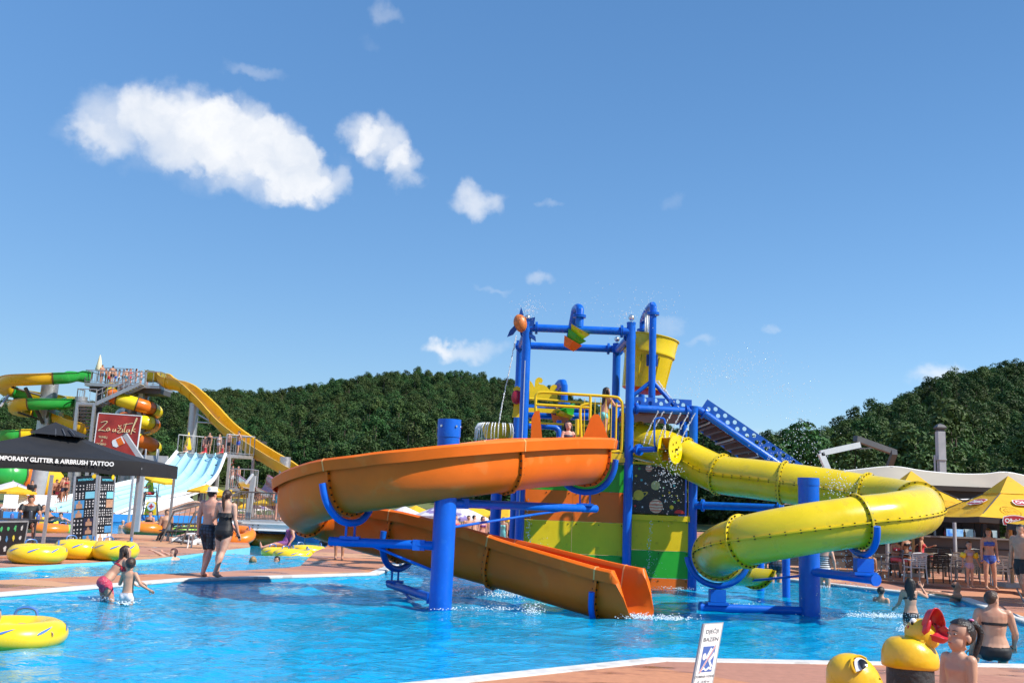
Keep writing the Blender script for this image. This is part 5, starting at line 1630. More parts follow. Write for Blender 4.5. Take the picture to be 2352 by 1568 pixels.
M_FYELLOW = mat('golden_gelcoat', (0.72, 0.42, 0.012), 0.32, var=0.12, vscale=0.6, coat=0.2)
M_FLEMON = mat('lemon_gelcoat', (0.80, 0.62, 0.015), 0.3, var=0.08, vscale=0.6, coat=0.2)
M_FORANGE = mat('orange_gelcoat', (0.72, 0.16, 0.012), 0.3, var=0.12, vscale=0.6, coat=0.2)
M_SEAM = mat('dark_seam', (0.10, 0.07, 0.02), 0.5)
gp = [(1150, 350, 91), (1000, 325, 90), (880, 350, 89), (690, 360, 88.5), (400, 375, 88), (170, 390, 89), (50, 440, 91), (70, 510, 93), (200, 545, 94.5), (420, 590, 94.5), (640, 625, 94.5), (850, 645, 94), (955, 668, 92.5), (900, 685, 90.3), (650, 690, 88.7), (400, 695, 88.2),
      (250, 715, 89), (200, 750, 91), (300, 790, 93), (450, 800, 94), (600, 815, 93.5), (700, 850, 92), (760, 880, 91), (880, 930, 90), (1000, 985, 89.5), (1150, 1050, 90)]
th, fr = flume('green_and_yellow_flume', 'open green and yellow spiral flume starting at the slide tower platform', [z1(*p) for p in gp], upipe(0.62, 0.95), [(3, M_FGREEN), (7.3, M_FYELLOW), (9, M_FGREEN), (12, M_FLEMON), (15, M_FGREEN), (19, M_FYELLOW), (22, M_FGREEN), (25, M_FYELLOW)], M_SEAM)
for zx, zy0, zy1, Y, r in ((655, 480, 1010, 91.5, 0.75),):
    p, q = z1(zx, zy0, Y), z1(zx - 50, zy1, Y)
    mb = MB(); mb.tube([V((p.x, Y, 0)), V((p.x, Y, p.z))], r, n=20); th.part('post', mb, M_GALV)
for k, zx, zy in ((5, 330, 520), (8, 110, 640), (16, 380, 920), (14, 760, 830)):
    mb = MB(); a = fr[int(k * PER)][0] + V((0, 0, -1.0)); b = V((z1(655, 500, 91.5).x, 91.5, a.z - 0.6)); mb.tube([a, b], 0.1, n=8); th.part('arm', mb, M_DARKSTEEL)
mb = MB(); mb.tube([z1(330, 540, 88.5), z1(560, 1000, 90.5)], 0.17, n=8); th.part('brace', mb, M_DARKSTEEL)
mb = MB(); mb.tube([z1(110, 640, 89), z1(0, 790, 88)], 0.12, n=8); th.part('brace', mb, M_GALV)
# lower end of a second flume, seen beneath the tent
lowp = [(400, 1085, 84), (230, 1090, 83.4), (120, 1110, 83), (70, 1150, 84), (90, 1200, 86), (200, 1290, 87), (330, 1390, 86)]
flume('lower_green_flume', 'lower green and yellow flume bend behind the black tent roof', [z1(*p) for p in lowp], upipe(0.62, 0.9), [(1, M_FLEMON), (6, M_FGREEN)], M_SEAM)
CIRC9 = [(0.62 * math.sin(2 * math.pi * i / 18), 0.62 * math.cos(2 * math.pi * i / 18)) for i in range(18)]
gt = [(-250, 330, 72), (0, 320, 70), (120, 320, 70), (230, 330, 70.5), (330, 360, 71), (420, 400, 71), (560, 430, 72), (660, 400, 73)]
flume('fat_tube_slide', 'wide green and amber tube slide end by the white loungers', [z3(*p) for p in gt], [(1.8 * x, 1.8 * y) for x, y in CIRC9], [(3, M_FGREEN), (4.2, M_FYELLOW), (5.2, M_FORANGE), (7, M_FYELLOW)], M_SEAM, closed=True)
tp_ = [(1460, 545, 92), (1465, 640, 90), (1560, 690, 89.5), (1780, 755, 89.5), (1960, 810, 90.5), (2030, 860, 92.5), (1900, 880, 94.5), (1700, 870, 95), (1590, 890, 93.5), (1610, 940, 91), (1780, 975, 90), (1950, 1000, 90.3), (2000, 1035, 92.5),
       (1900, 1080, 94.5), (1700, 1100, 95), (1590, 1130, 93), (1640, 1175, 91), (1850, 1232, 90), (1985, 1290, 90.5), (2010, 1335, 92.5), (1900, 1375, 94), (1700, 1420, 93)]
secs = []
for k in range(1, 22):
    secs.append((k, M_FORANGE if k % 2 == 0 else M_FLEMON))
th, fr = flume('spiral_tube_slide', 'orange and yellow striped spiral tube slide beside the slide tower', [z1(*p) for p in tp_], CIRC9, secs, M_SEAM, closed=True)
p = z1(1710, 800, 92.3); mb = MB(); mb.tube([V((p.x, 92.3, 0)), V((p.x, 92.3, p.z))], 0.55, n=18); th.part('post', mb, M_GALV)
for a, b in (((1490, 735), (1420, 765)), ((1950, 1120), (1890, 1130)), ((1960, 1425), (1900, 1440))):
    mb = MB(); mb.tube([z1(*a, 90.5), z1(*b, 90)], 0.08, n=6); th.part('arm', mb, M_GALV)
bp = [(400, 330, 91.5), (540, 345, 91), (600, 395, 90.5), (660, 425, 90), (780, 450, 89.5), (880, 500, 89), (1000, 600, 88), (1150, 745, 86.5), (1270, 880, 85), (1400, 1010, 83.5), (1550, 1125, 82), (1700, 1235, 80.5), (1850, 1330, 79), (2000, 1420, 77.5), (2130, 1495, 76), (2260, 1575, 75), (2420, 1650, 74)]
th, fr = flume('long_yellow_flume', 'long golden yellow flume dropping from the slide tower towards the orange slide', [z2(*p) for p in bp], upipe(0.68, 0.98), [(1, M_FLEMON), (3, M_FYELLOW), (5, M_FYELLOW), (6, M_FYELLOW), (8, M_FYELLOW), (10, M_FYELLOW), (12, M_FYELLOW), (16, M_FYELLOW)], M_FYELLOW)
for zx, zy, Y in ((965, 740, 88.2), (2150, 1440, 75.5)):
    p = z2(zx, zy, Y); mb = MB(); mb.tube([V((p.x, Y, 0)), V((p.x, Y, p.z))], 0.42, n=16); th.part('post', mb, M_GALV)
for a, b in (((990, 985), (1250, 1005)), ((1000, 880), (1200, 995)), ((1240, 985), (1290, 925)), ((1810, 1440), (1990, 1570)), ((1810, 1435), (1850, 1370))):
    mb = MB(); mb.tube([z2(*a, 87), z2(*b, 86)], 0.07, n=6); th.part('arm', mb, M_GALV)
# folded parasol on the platform and one by the lane slide
for c, h, m, lab in ((z1(1290, 270, SY - 0.6), 0, mat('cream_canvas', (0.70, 0.64, 0.42), 0.7), 'closed cream parasol standing on the slide tower platform'), (z2(875, 1300, 80.0), 1, M_YRAIL, 'closed yellow parasol standing on the lane slide platform')):
    zb = pz if not h else None
    th = Thing('closed_parasol', lab, 'parasol', (c.x, c.y, c.z - 0.5))
    mb = MB(); mb.lathe([(0.30, -0.1), (0.33, 0.0), (0.22, 0.5), (0.13, 0.95), (0.05, 1.3), (0.001, 1.38)], c + V((0, 0, -0.2)), n=12); th.part('canopy', mb, m)
    mb = MB(); mb.tube([c + V((0, 0, -1.3)), c + V((0, 0, 0))], 0.05, n=6); th.part('pole', mb, M_GALV)
# pale blue lane slide
M_LANE = mat('pale_blue_gelcoat', (0.36, 0.64, 0.74), 0.24, var=0.05, vscale=0.4, coat=0.4)
M_LANEW = mat('white_gelcoat', (0.74, 0.80, 0.82), 0.3, var=0.04)
LE = [W(407, 1038, 79), W(375, 1076, 77), W(346, 1098, 75.5), W(265, 1118, 72), W(166, 1143, 69), W(88, 1168, 66.5)]
RE = [W(518, 1042, 75.8), W(499, 1088, 74), W(469, 1116, 72.5), W(430, 1132, 71), W(345, 1150, 68), W(262, 1181, 64)]
lc, rc = catmull(LE, 6), catmull(RE, 6)
lane = Thing('lane_slide', 'wide pale blue multi lane slide with white flank running into the landing pool', 'water slide', (rc[-1].x, rc[-1].y, 0))
NL = 5
for k in range(NL):
    rows = []
    for a, b in zip(lc, rc):
        row = []
        for j in range(9):
            f = (k + j / 8) / NL
            dip = -0.34 * math.sin(math.pi * j / 8) ** 0.6
            row.append(a.lerp(b, f) + V((0, 0, dip)))
        rows.append(row)
    mb = MB(); mb.sheet(rows); lane.part('lane', mb, M_LANE, smooth=60)
for k in range(NL + 1):
    pts = [a.lerp(b, k / NL) + V((0, 0, 0.02)) for a, b in zip(lc, rc)]
    mb = MB(); mb.tube(pts, 0.05 if 0 < k < NL else 0.12, n=8); lane.part('lane_divider', mb, M_LANE if 0 < k < NL else M_LANEW)
for i in (6, 14, 22):
    mb = MB(); mb.sheet([[lc[i].lerp(rc[i], f / 40) + V((0, 0, 0.02 - 0.26 * abs(math.sin(math.pi * f / 40 * NL)) ** 0.7)) for f in range(41)], [lc[i].lerp(lc[i + 1], 0.06).lerp(rc[i].lerp(rc[i + 1], 0.06), f / 40) + V((0, 0, 0.02 - 0.26 * abs(math.sin(math.pi * f / 40 * NL)) ** 0.7)) for f in range(41)]])
    lane.part('joint', mb, mat('lane_joint', (0.18, 0.36, 0.45), 0.5), smooth=0)
rows = [[p + V((0, 0, 0.1)) for p in rc], [p + V((0, -0.06, -0.3)) for p in rc]]
mb = MB(); mb.sheet(rows); lane.part('side_skirt', mb, M_LANEW, smooth=60)
fl = [W(430, 1133, 70.9), W(385, 1143, 69.5), W(345, 1152, 68), W(300, 1170, 65.6), W(262, 1183, 64)]
fb_ = [W(446, 1148, 70.0), W(385, 1166, 68.5), W(352, 1177, 67.0), W(312, 1183, 65.4), W(262, 1190, 64)]
mb = MB(); mb.sheet([[p + V((0, -0.1, -0.1)) for p in catmull(fl, 4)], [p + V((0, -0.1, 0)) for p in catmull(fb_, 4)], [V((p.x, p.y - 0.1, -0.1)) for p in catmull(fb_, 4)]]); lane.part('flank', mb, M_LANEW, smooth=50)
# left high side lip
mb = MB(); mb.sheet([[p + V((-0.05, 0.1, 0.30)) for p in lc], [p + V((0, 0, -0.05)) for p in lc], [p + V((0, 0.2, -0.5)) for p in lc]]); lane.part('side_lip', mb, M_LANEW, smooth=50)
# top platform and frame
ta, tb_ = LE[0], RE[0]
bkv = V((1.6, 2.2, 0))
ptz = (ta.z + tb_.z) / 2 - 0.05
mb = MB()
P = [ta, tb_, tb_ + bkv, ta + bkv]
mb.add([V((p.x, p.y, ptz)) for p in P] + [V((p.x, p.y, ptz - 0.25)) for p in P], [(0, 1, 2, 3), (7, 6, 5, 4), (0, 4, 5, 1), (1, 5, 6, 2), (2, 6, 7, 3), (3, 7, 4, 0)]); lane.part('platform', mb, M_GALV, smooth=0)
zz = lambda p: V((p.x, p.y, ptz))
railing(lane, [zz(ta), zz(ta + bkv), zz(tb_ + bkv), zz(tb_)], 1.5, 0.45, 0.045)
for p in (ta + bkv * 0.1, ta + bkv, tb_ + bkv * 0.15, tb_ + bkv, tb_ + V((-0.8, 1.2, 0))):
    mb = MB(); mb.bar((p.x, p.y, 0), (p.x, p.y, ptz - 0.2), 0.2, 0.2, up=V((0, 1, 0))); lane.part('column', mb, M_GREYPAINT, smooth=0)
for i in range(8):
    p, q = rc[2 + i * 3], lc[2 + i * 3]
    if p.z < 1.2: continue
    for e in (p.lerp(q, 0.12),):
        mb = MB(); mb.bar((e.x, e.y, 0), (e.x, e.y, e.z - 0.3), 0.14, 0.14, up=V((0, 1, 0))); lane.part('column', mb, M_DARKSTEEL, smooth=0)
mb = MB(); mb.tube([V((tb_.x - 0.5, tb_.y + 1, 0.4)), V((rc[9].x, rc[9].y + 1, rc[9].z - 0.4))], 0.1, n=6); lane.part('brace', mb, M_DARKSTEEL)
# stairs up to it on the left of the tower foot
for i in range(12):
    c = z1(1950, 1580 - i * 14, 80 + i * 0.25); mb = MB(); mb.box(c, (3.0, 0.4, 0.09)); lane.part('tread', mb, M_GREYPAINT, smooth=0)
for zx in (1885, 2035):
    mb = MB(); mb.bar(z1(zx, 1600, 79.8), z1(zx + 15, 1350, 83), 0.12, 0.2); lane.part('stringer', mb, M_GREYPAINT, smooth=0)
for zx in (1880, 2050):
    mb = MB(); mb.tube([z1(zx, 1540, 79.8), z1(zx + 18, 1340, 83)], 0.05, n=6); lane.part('handrail', mb, M_GALV)
# terracotta mound in front of the slide flank
mp_ = [(352, 1196), (360, 1177), (385, 1167), (445, 1149), (470, 1158), (495, 1172), (520, 1185), (560, 1196)]
rows = []
for t in (0, 0.25, 0.5, 0.75, 1):
    row = []
    for x, y in catmull([V((a, b, 0)) for a, b in mp_], 4) and [(p.x, p.y) for p in catmull([V((a, b, 0)) for a, b in mp_], 4)]:
        top = W(x, y, 66.5); base = W(x, 1198 + (x - 352) * 0.03, 57)
        base.z = -0.02
        p = base.lerp(top, t); p.z += 0.35 * math.sin(math.pi * t) * max(0, top.z) * 0.3
        row.append(p)
    rows.append(row)
row = [p + V((0, 2.5, -p.z - 0.05)) for p in rows[-1]]
rows.append(row)
mb = MB(); mb.sheet(rows)
tag(mesh_obj('deck_mound', mb, M_DECK, smooth=50), kind='structure')
# lifeguard chair with flag and parasol
lg = G(342, 1196)
lgY = lg.y
lch = Thing('lifeguard_chair', 'tall steel lifeguard chair hung with a yellow rescue flag', 'chair', (lg.x, lgY, 0))
def q3(x, y, dy=0.0): return z3(x, y, lgY + dy)
for a, b, dy in (((1890, 520), (1812, 880), -0.4), ((2035, 520), (2065, 895), -0.4), ((1900, 520), (1850, 860), 0.6), ((2040, 520), (2045, 870), 0.6)):
    mb = MB(); mb.tube([q3(*a, dy), V((q3(*b, dy).x, lgY + dy, 0))], 0.035, n=6); lch.part('leg', mb, M_DARKSTEEL)
mb = MB(); c = q3(1965, 580); mb.box(c, (0.85, 0.8, 0.06)); lch.part('seat', mb, M_DARKSTEEL)
for s_ in ((1890, 520, 2035, 520), (1860, 735, 2030, 735), (1820, 820, 2050, 820)):
    mb = MB(); mb.tube([q3(s_[0], s_[1], -0.4), q3(s_[2], s_[3], -0.4)], 0.028, n=6); lch.part('rung', mb, M_DARKSTEEL)
mb = MB(); mb.tube([q3(2040, 560, 0.5), q3(2042, 470, 0.5), q3(1900, 470, 0.5)], 0.03, n=6); lch.part('backrest', mb, M_DARKSTEEL)
fl_ = [q3(1918, 650, -0.5), q3(2035, 655, -0.5), q3(2030, 825, -0.5), q3(1868, 815, -0.5)]
mb = MB(); rows = [[fl_[0].lerp(fl_[1], i / 6) + V((0, 0.03 * math.sin(i), 0)) for i in range(7)], [fl_[3].lerp(fl_[2], i / 6) + V((0, 0.05 * math.sin(i * 1.3), 0)) for i in range(7)]]
mb.sheet(rows); fg = lch.part('flag', mb, M_YRAIL, smooth=60)
c = q3(1970, 710, -0.56)
mb = MB(); mb.prism(disc(0.22, 20), c, (1, 0, 0), (0, 0, 1), 0.01); lch.part('flag_disc', mb, M_WHITEP, smooth=0, parent=fg)
mb = MB(); mb.prism([(-.04, -.13), (.04, -.13), (.04, -.04), (.13, -.04), (.13, .04), (.04, .04), (.04, .13), (-.04, .13), (-.04, .04), (-.13, .04), (-.13, -.04), (-.04, -.04)], c + V((0, -0.012, 0)), (1, 0, 0), (0, 0, 1), 0.01); lch.part('red_cross', mb, M_RED, smooth=0, parent=fg)
tm = text_mesh('SPASILAC', 0.11, bold=0.002, extrude=0.001); lch.part('lettering', place(tm, q3(1955, 790, -0.58), V((1, 0, 0)), V((0, 0, 1))), M_RED, smooth=0, parent=fg)
def parasol(label, top, rad, drop, m, zground, group=None, n=8, tilt=(0, 0), val=0.12, print_m=None, pole_r=0.03):
    """open parasol: faceted canopy with valance, ribs, pole and foot; origin under the pole"""
    th = Thing('parasol', label, 'parasol', (top.x, top.y, zground), group=group)
    R = Euler((tilt[0], tilt[1], 0)).to_matrix()
    ring = lambda r, z, wob=0: [top + R @ V((r * math.cos(2 * math.pi * i / (2 * n)) * (1 if i % 2 == 0 else math.cos(math.pi / n) * (1 - wob)), r * math.sin(2 * math.pi * i / (2 * n)) * (1 if i % 2 == 0 else math.cos(math.pi / n) * (1 - wob)), z)) for i in range(2 * n)]
    rings = [ring(0.02, 0), ring(rad * 0.33, -drop * 0.30), ring(rad * 0.67, -drop * 0.64, 0.02), ring(rad, -drop, 0.04), ring(rad * 1.01, -drop - val, 0.05)]
    for k in range(n):
        mb = MB()
        idx = [(2 * k) % (2 * n), (2 * k + 1) % (2 * n), (2 * k + 2) % (2 * n)]
        mb.sheet([[rg[i] for i in idx] for rg in rings])
        th.part('gore', mb, m if not (print_m and k % 2) else print_m, smooth=20)
    mb = MB(); mb.tube([V((top.x, top.y, zground)), top + V((0, 0, 0.08))], pole_r, n=8); th.part('pole', mb, M_POLE)
    mb = MB(); mb.lathe([(0.001, 0.06), (0.1, 0.06), (0.25, 0.03), (0.25, 0), (0.001, 0)], V((top.x, top.y, zground)), n=14); th.part('foot', mb, M_GREYPAINT)
    for k in range(n):
        a = 2 * math.pi * k / n
        mb = MB(); mb.tube([top + R @ V((0, 0, -0.06)), top + R @ V((rad * 0.97 * math.cos(a), rad * 0.97 * math.sin(a), -drop - 0.03))], 0.008, n=4); th.part('rib', mb, M_POLE)
    return th
M_PARY = mat('yellow_parasol_cloth', (0.80, 0.50, 0.02), 0.7, var=0.12, vscale=3, trans=0.25, spots=((0.55, 0.28, 0.02), 8.0, 0.62, 0.5))
M_PARW = mat('white_parasol_cloth', (0.72, 0.70, 0.74), 0.7, var=0.06, vscale=3, trans=0.25, spots=((0.20, 0.14, 0.45), 1.6, 0.56, 0.85))
p = z3(2085, 270, lgY + 0.3)
parasol('yellow parasol over the lifeguard chair', p, 0.95, 0.34, M_PARY, 0.0, tilt=(0.12, 0.22))
bY = 37.5
brg = Thing('footbridge', 'white steel footbridge with thin grey railings over the river pool', 'bridge', (z4(1300, 930, bY).x, bY, 0))
ba, bb_ = z4(1130, 905, bY), z4(2300, 898, bY)
bz0 = W(560, 1194, bY).z
xb0, xb1 = ba.x, bb_.x
for Y in (bY, bY + 2.2):
    mb = MB()
    mb.box(((xb0 + xb1) / 2, Y, bz0 - 0.10), (xb1 - xb0, 0.14, 0.04)); mb.box(((xb0 + xb1) / 2, Y + 0.02, bz0 - 0.22), (xb1 - xb0, 0.05, 0.22)); mb.box(((xb0 + xb1) / 2, Y, bz0 - 0.34), (xb1 - xb0, 0.14, 0.04))
    brg.part('girder', mb, M_WHITEP, smooth=0)
mb = MB()
for i in range(3):
    for dx in (0, 0.2):
        for dz in (-0.17, -0.27): mb.tube([(xb0 + 0.6 + i * 2.6 + dx, bY - 0.01, bz0 + dz), (xb0 + 0.6 + i * 2.6 + dx, bY - 0.03, bz0 + dz)], 0.022, n=6)
brg.part('bolts', mb, M_DARKSTEEL, kind='stuff')
brg.part('deck', bx(xb0, xb1, bY, bY + 2.2, bz0 - 0.08, bz0), M_GREYPAINT, smooth=0)
rs = random.Random(8)
M_BAL = mat('brown_grey_steel', (0.16, 0.13, 0.11), 0.45, metal=0.4, var=0.2)
def wild_railing(th, a, b, h, n, m):
    th.part('handrail', MB().tube([a + V((0, 0, h)), b + V((0, 0, h))], 0.03, n=8), m); th.part('foot_rail', MB().tube([a + V((0, 0, 0.06)), b + V((0, 0, 0.06))], 0.02, n=6), m)
    for i in range(n):
        t = (i + 0.5) / n
        t2 = min(1, max(0, t + rs.choice((-1, 1)) * rs.uniform(0.0, 0.5) / n * 1.6))
        mb = MB(); mb.tube([a.lerp(b, t) + V((0, 0, 0.05)), a.lerp(b, t2) + V((0, 0, h))], 0.011, n=5); th.part('baluster', mb, m)
for Y in (bY, bY + 2.1):
    wild_railing(brg, V((xb0 - 0.3, Y, bz0)), V((xb1, Y, bz0)), 1.05, 34, M_BAL)
# stair down to the deck on the left
sa_ = V((xb0, bY + 0.3, bz0))
for (f, t_, dY) in (((369, 1244), (300, 790), 0), ((416, 1250), (560, 820), 1)):
    pb_ = G(*f)
    ptop = V((sa_.x, bY + (0 if dY else 1.4), bz0))
    lo = pb_ + V((0.28, 0.2, 0.0))
    mb = MB(); mb.tube([pb_, lo + V((0, 0, 1.0)), ptop + V((0, 0, 1.05))], 0.032, n=8); brg.part('handrail', mb, M_BAL)
    for i in range(16):
        t = (i + 0.6) / 16
        t2 = min(1, max(0, t + rs.choice((-1, 1)) * 0.035))
        mb = MB(); mb.tube([lo.lerp(ptop, t) + V((0, 0, 0.02)), (lo + V((0, 0, 1.0))).lerp(ptop + V((0, 0, 1.05)), t2)], 0.011, n=5); brg.part('baluster', mb, M_BAL)
    mb = MB(); mb.bar(lo + V((0, 0, 0.0)), ptop + V((0, 0, -0.1)), 0.06, 0.22); brg.part('stringer', mb, M_WHITEP, smooth=0)
l0, l1 = G(369, 1244) + V((0.3, 0.2, 0)), G(416, 1250) + V((0.3, 0.2, 0))
for i in range(7):
    t = (i + 0.5) / 7
    a, b = l0.lerp(V((xb0, bY + 1.4, bz0)), t), l1.lerp(V((xb0, bY, bz0)), t)
    mb = MB(); mb.bar(a, b, 0.45, 0.04); brg.part('tread', mb, M_GREYPAINT, smooth=0)
for zx in (1270, 2050):
    p = z4(zx, 1000, bY + 0.6); mb = MB(); mb.bar((p.x, p.y, -0.3), (p.x, p.y, bz0 - 0.3), 0.18, 0.18, up=V((0, 1, 0))); brg.part('pier', mb, M_GREYPAINT, smooth=0)
p = z4(1345, 310, bY + 0.4); mb = MB(); mb.bar((p.x - 0.1, p.y, bz0 - 0.3), (p.x, p.y, p.z), 0.17, 0.17, up=V((0, 1, 0))); brg.part('tall_post', mb, M_GREYPAINT, smooth=0)
mb = MB(); mb.tube([z4(1240, 415, bY + 0.2), z4(1335, 290, bY + 0.2)], 0.055, n=8); brg.part('lamp', mb, M_WHITEP)
# dark bank below the bridge
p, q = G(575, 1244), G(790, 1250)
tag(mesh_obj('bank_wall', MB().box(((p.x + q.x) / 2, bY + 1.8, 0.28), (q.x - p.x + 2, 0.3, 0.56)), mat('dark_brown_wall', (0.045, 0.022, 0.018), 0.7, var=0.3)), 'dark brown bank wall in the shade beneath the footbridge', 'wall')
# small balcony landing farther back
bl = Thing('stair_landing', 'grey steel stair landing with railing between the lane slide and the bridge', 'platform', (z4(1160, 470, 68).x, 68, 0))
a, b = z4(1030, 470, 68), z4(1290, 475, 68)
bl.part('deck', bx(a.x, b.x, 68, 70, a.z - 0.2, a.z), M_GALV, smooth=0)
railing(bl, [(a.x, 70, a.z), (a.x, 68, a.z), (b.x, 68, a.z), (b.x, 70, a.z)], 1.3, 0.4, 0.04)
for x in (a.x + 0.1, b.x - 0.1):
    for Y in (68.1, 69.9):
        mb = MB(); mb.bar((x, Y, 0), (x, Y, a.z), 0.16, 0.16, up=V((0, 1, 0))); bl.part('column', mb, M_GREYPAINT, smooth=0)
# red slide trough behind the bridge
rp_ = [z4(1330, 300, 62), z4(1450, 380, 60), z4(1570, 460, 58), z4(1700, 520, 56), z4(1900, 600, 54)]
flume('red_slide', 'glossy dark red slide trough behind the footbridge', rp_, upipe(0.95, 1.1), [(2, mat('red_gelcoat', (0.30, 0.012, 0.02), 0.2, coat=0.5)), (4, mat('red_gelcoat', (0.3, 0.01, 0.02)))], M_SEAM)
def house(label, c, w, d, h, roof_h, wall_m, roof_m, rz, win):
    th = Thing('house', label, 'house', c, rz, local=True)
    mb = MB(); mb.box((0, 0, h / 2 - 0.6), (w, d, h + 1.2)); th.part('wall', mb, wall_m, smooth=0)
    e = 0.5
    mb = MB()
    mb.add([(-w / 2 - e, -d / 2 - e, h - 0.2), (w / 2 + e, -d / 2 - e, h - 0.2), (w / 2 + e, d / 2 + e, h - 0.2), (-w / 2 - e, d / 2 + e, h - 0.2), (-w / 2 - e * 0.6, 0, h + roof_h), (w / 2 + e * 0.6, 0, h + roof_h)],
           [(0, 1, 5, 4), (2, 3, 4, 5), (0, 4, 3), (1, 2, 5), (0, 3, 2, 1)])
    rf = th.part('roof', mb, roof_m, smooth=0)
    mb = MB(); mb.box((w * 0.2, d * 0.1, h + roof_h * 0.9), (0.6, 0.6, 1.4)); th.part('chimney', mb, mat('brick_red', (0.3, 0.1, 0.07), 0.8), smooth=0, parent=rf)
    for (x, z, ww, hh) in win:
        mb = MB(); mb.box((x, -d / 2 - 0.03, z), (ww + 0.24, 0.06, hh + 0.24)); wd = th.part('window', mb, M_WHITEP, smooth=0)
        mb = MB(); mb.box((x, -d / 2 - 0.065, z), (ww, 0.02, hh)); th.part('pane', mb, mat('window_glass', (0.04, 0.05, 0.06), 0.08), smooth=0, parent=wd)
    return th
hp = W(548, 1098, 165)
hz = hill_z(548, 165)
house('red painted house with a dark tiled hip roof below the wood', (hp.x, 165, hz - 0.3), 7.5, 6.5, 3.9, 2.1, mat('red_render', (0.42, 0.05, 0.06), 0.8, var=0.1), mat('dark_roof_tile', (0.045, 0.035, 0.035), 0.7, var=0.3, vscale=6, bump=0.3, bscale=8), 0.35,
      [(-2.2, 2.7, 1.2, 1.2), (0.2, 2.7, 1.2, 1.2), (2.4, 2.7, 1.0, 1.2), (-2.2, 0.9, 1.2, 1.1), (1.2, 0.9, 1.8, 1.1)])
hp = W(608, 1098, 185); hz = hill_z(608, 185)
house('small brown timber house with a gable roof beside the red house', (hp.x, 185, hz - 0.3), 6.2, 6, 2.7, 2.6, mat('brown_timber', (0.14, 0.08, 0.05), 0.8, var=0.2), mat('brown_roof_tile', (0.08, 0.05, 0.04), 0.8, var=0.3, vscale=6), 1.1,
      [(-1.6, 1.4, 1.0, 1.0), (1.4, 1.4, 1.0, 1.0)])
def make_lounger(label, m, group):
    th = Thing('sun_lounger', label, 'sun lounger', (0, 0, 0), group=group, local=True)
    for s_ in (-1, 1):
        mb = MB(); mb.tube(catmull([(-0.95, s_ * 0.32, 0.02), (-0.75, s_ * 0.32, 0.30), (0.2, s_ * 0.32, 0.34), (0.75, s_ * 0.32, 0.32), (0.95, s_ * 0.32, 0.02)], 4), 0.035, n=6); th.part('side_frame', mb, m)
    for i in range(8):
        mb = MB(); mb.box((-0.85 + i * 0.155, 0, 0.345), (0.125, 0.66, 0.025)); th.part('slat', mb, m, smooth=0)
    R = Euler((0, -math.radians(52), 0)).to_matrix()
    for i in range(5):
        mb = MB(); mb.box(V((0.36, 0, 0.36)) + R @ V((0.07 + i * 0.15, 0, 0)), (0.125, 0.62, 0.025), R); th.part('back_slat', mb, m, smooth=0)
    mb = MB(); mb.tube([(0.7, -0.2, 0.3), (0.72, -0.2, 0.8)], 0.02, n=5); mb.tube([(0.7, 0.2, 0.3), (0.72, 0.2, 0.8)], 0.02, n=5); th.part('prop', mb, m)
    return th.e
LG = 'white loungers by the lane slide'
lw = make_lounger('white plastic sun lounger by the foot of the lane slide', M_WHITEP, LG)
spots = [((38, 1176), 1.9), ((60, 1175), 1.75), ((20, 1178), 2.0), ((80, 1174), 1.7), ((100, 1173), 1.6)]
for i, (s_, rz) in enumerate(spots):
    p = G(s_[0], s_[1] + 4)
    if i == 0: lw.location = p; lw.rotation_euler.z = rz; lw.scale = (1.15, 1.15, 1.15)
    else: copy_thing(lw, p, rz)
lb2 = make_lounger('black sun lounger below the stair handrails', mat('black_mesh', (0.02, 0.02, 0.022), 0.6, var=0.3), 'black loungers by the stair')
for i, (s_, rz) in enumerate((((430, 1243), 0.2), ((455, 1233), 0.3), ((445, 1222), 0.2))):
    p = G(*s_)
    if i == 0: lb2.location = p; lb2.rotation_euler.z = rz
    else: copy_thing(lb2, p, rz)
p = G(455, 1259)
sb = Thing('side_table', 'low white plastic table by the stair and river edge', 'table', (p.x, p.y, 0))
mb = MB(); mb.box(p + V((0, 0.2, 0.42)), (0.75, 0.5, 0.04)); sb.part('table_top', mb, M_WHITEP)
for dx in (-0.3, 0.3):
    for dy in (0.02, 0.38):
        mb = MB(); mb.tube([p + V((dx * 1.1, dy, 0)), p + V((dx, dy, 0.42))], 0.025, n=6); sb.part('leg', mb, M_WHITEP)
LW2 = 'white loungers behind the bridge'
for i, (x, y) in enumerate(((575, 1188), (600, 1187), (625, 1188), (650, 1187), (512, 1186), (540, 1190))):
    p = G(x, y - 6); copy_thing(lw, (p.x, p.y, 0), 1.2 + 0.5 * (i % 3), 'white plastic sun lounger on the lawn behind the footbridge', LW2)
for i, (x, y, Y, rad, w_) in enumerate(((475, 1112, 64, 1.25, 0), (530, 1124, 66, 1.1, 0), (562, 1122, 60, 1.1, 0), (592, 1124, 64, 1.0, 0), (630, 1138, 55, 1.15, 0), (610, 1148, 62, 1.0, 1), (545, 1148, 70, 1.2, 0))):
    p = W(x, y, Y); parasol('white and violet parasol behind the footbridge railing' if w_ else 'yellow parasol on the lawn behind the footbridge', p, rad, 0.42, M_PARW if w_ else M_PARY, 0.0, group=None if w_ else 'yellow parasols behind the footbridge')
p = z3(190, 405, 62); parasol('white and purple parasol behind the white loungers', p + V((-0.6, 1, 0.1)), 1.5, 0.55, M_PARW, 0.0)
p = z3(225, 450, 58); parasol('yellow parasol beside the white loungers by the lane slide', p, 1.15, 0.32, M_PARY, 0.0)
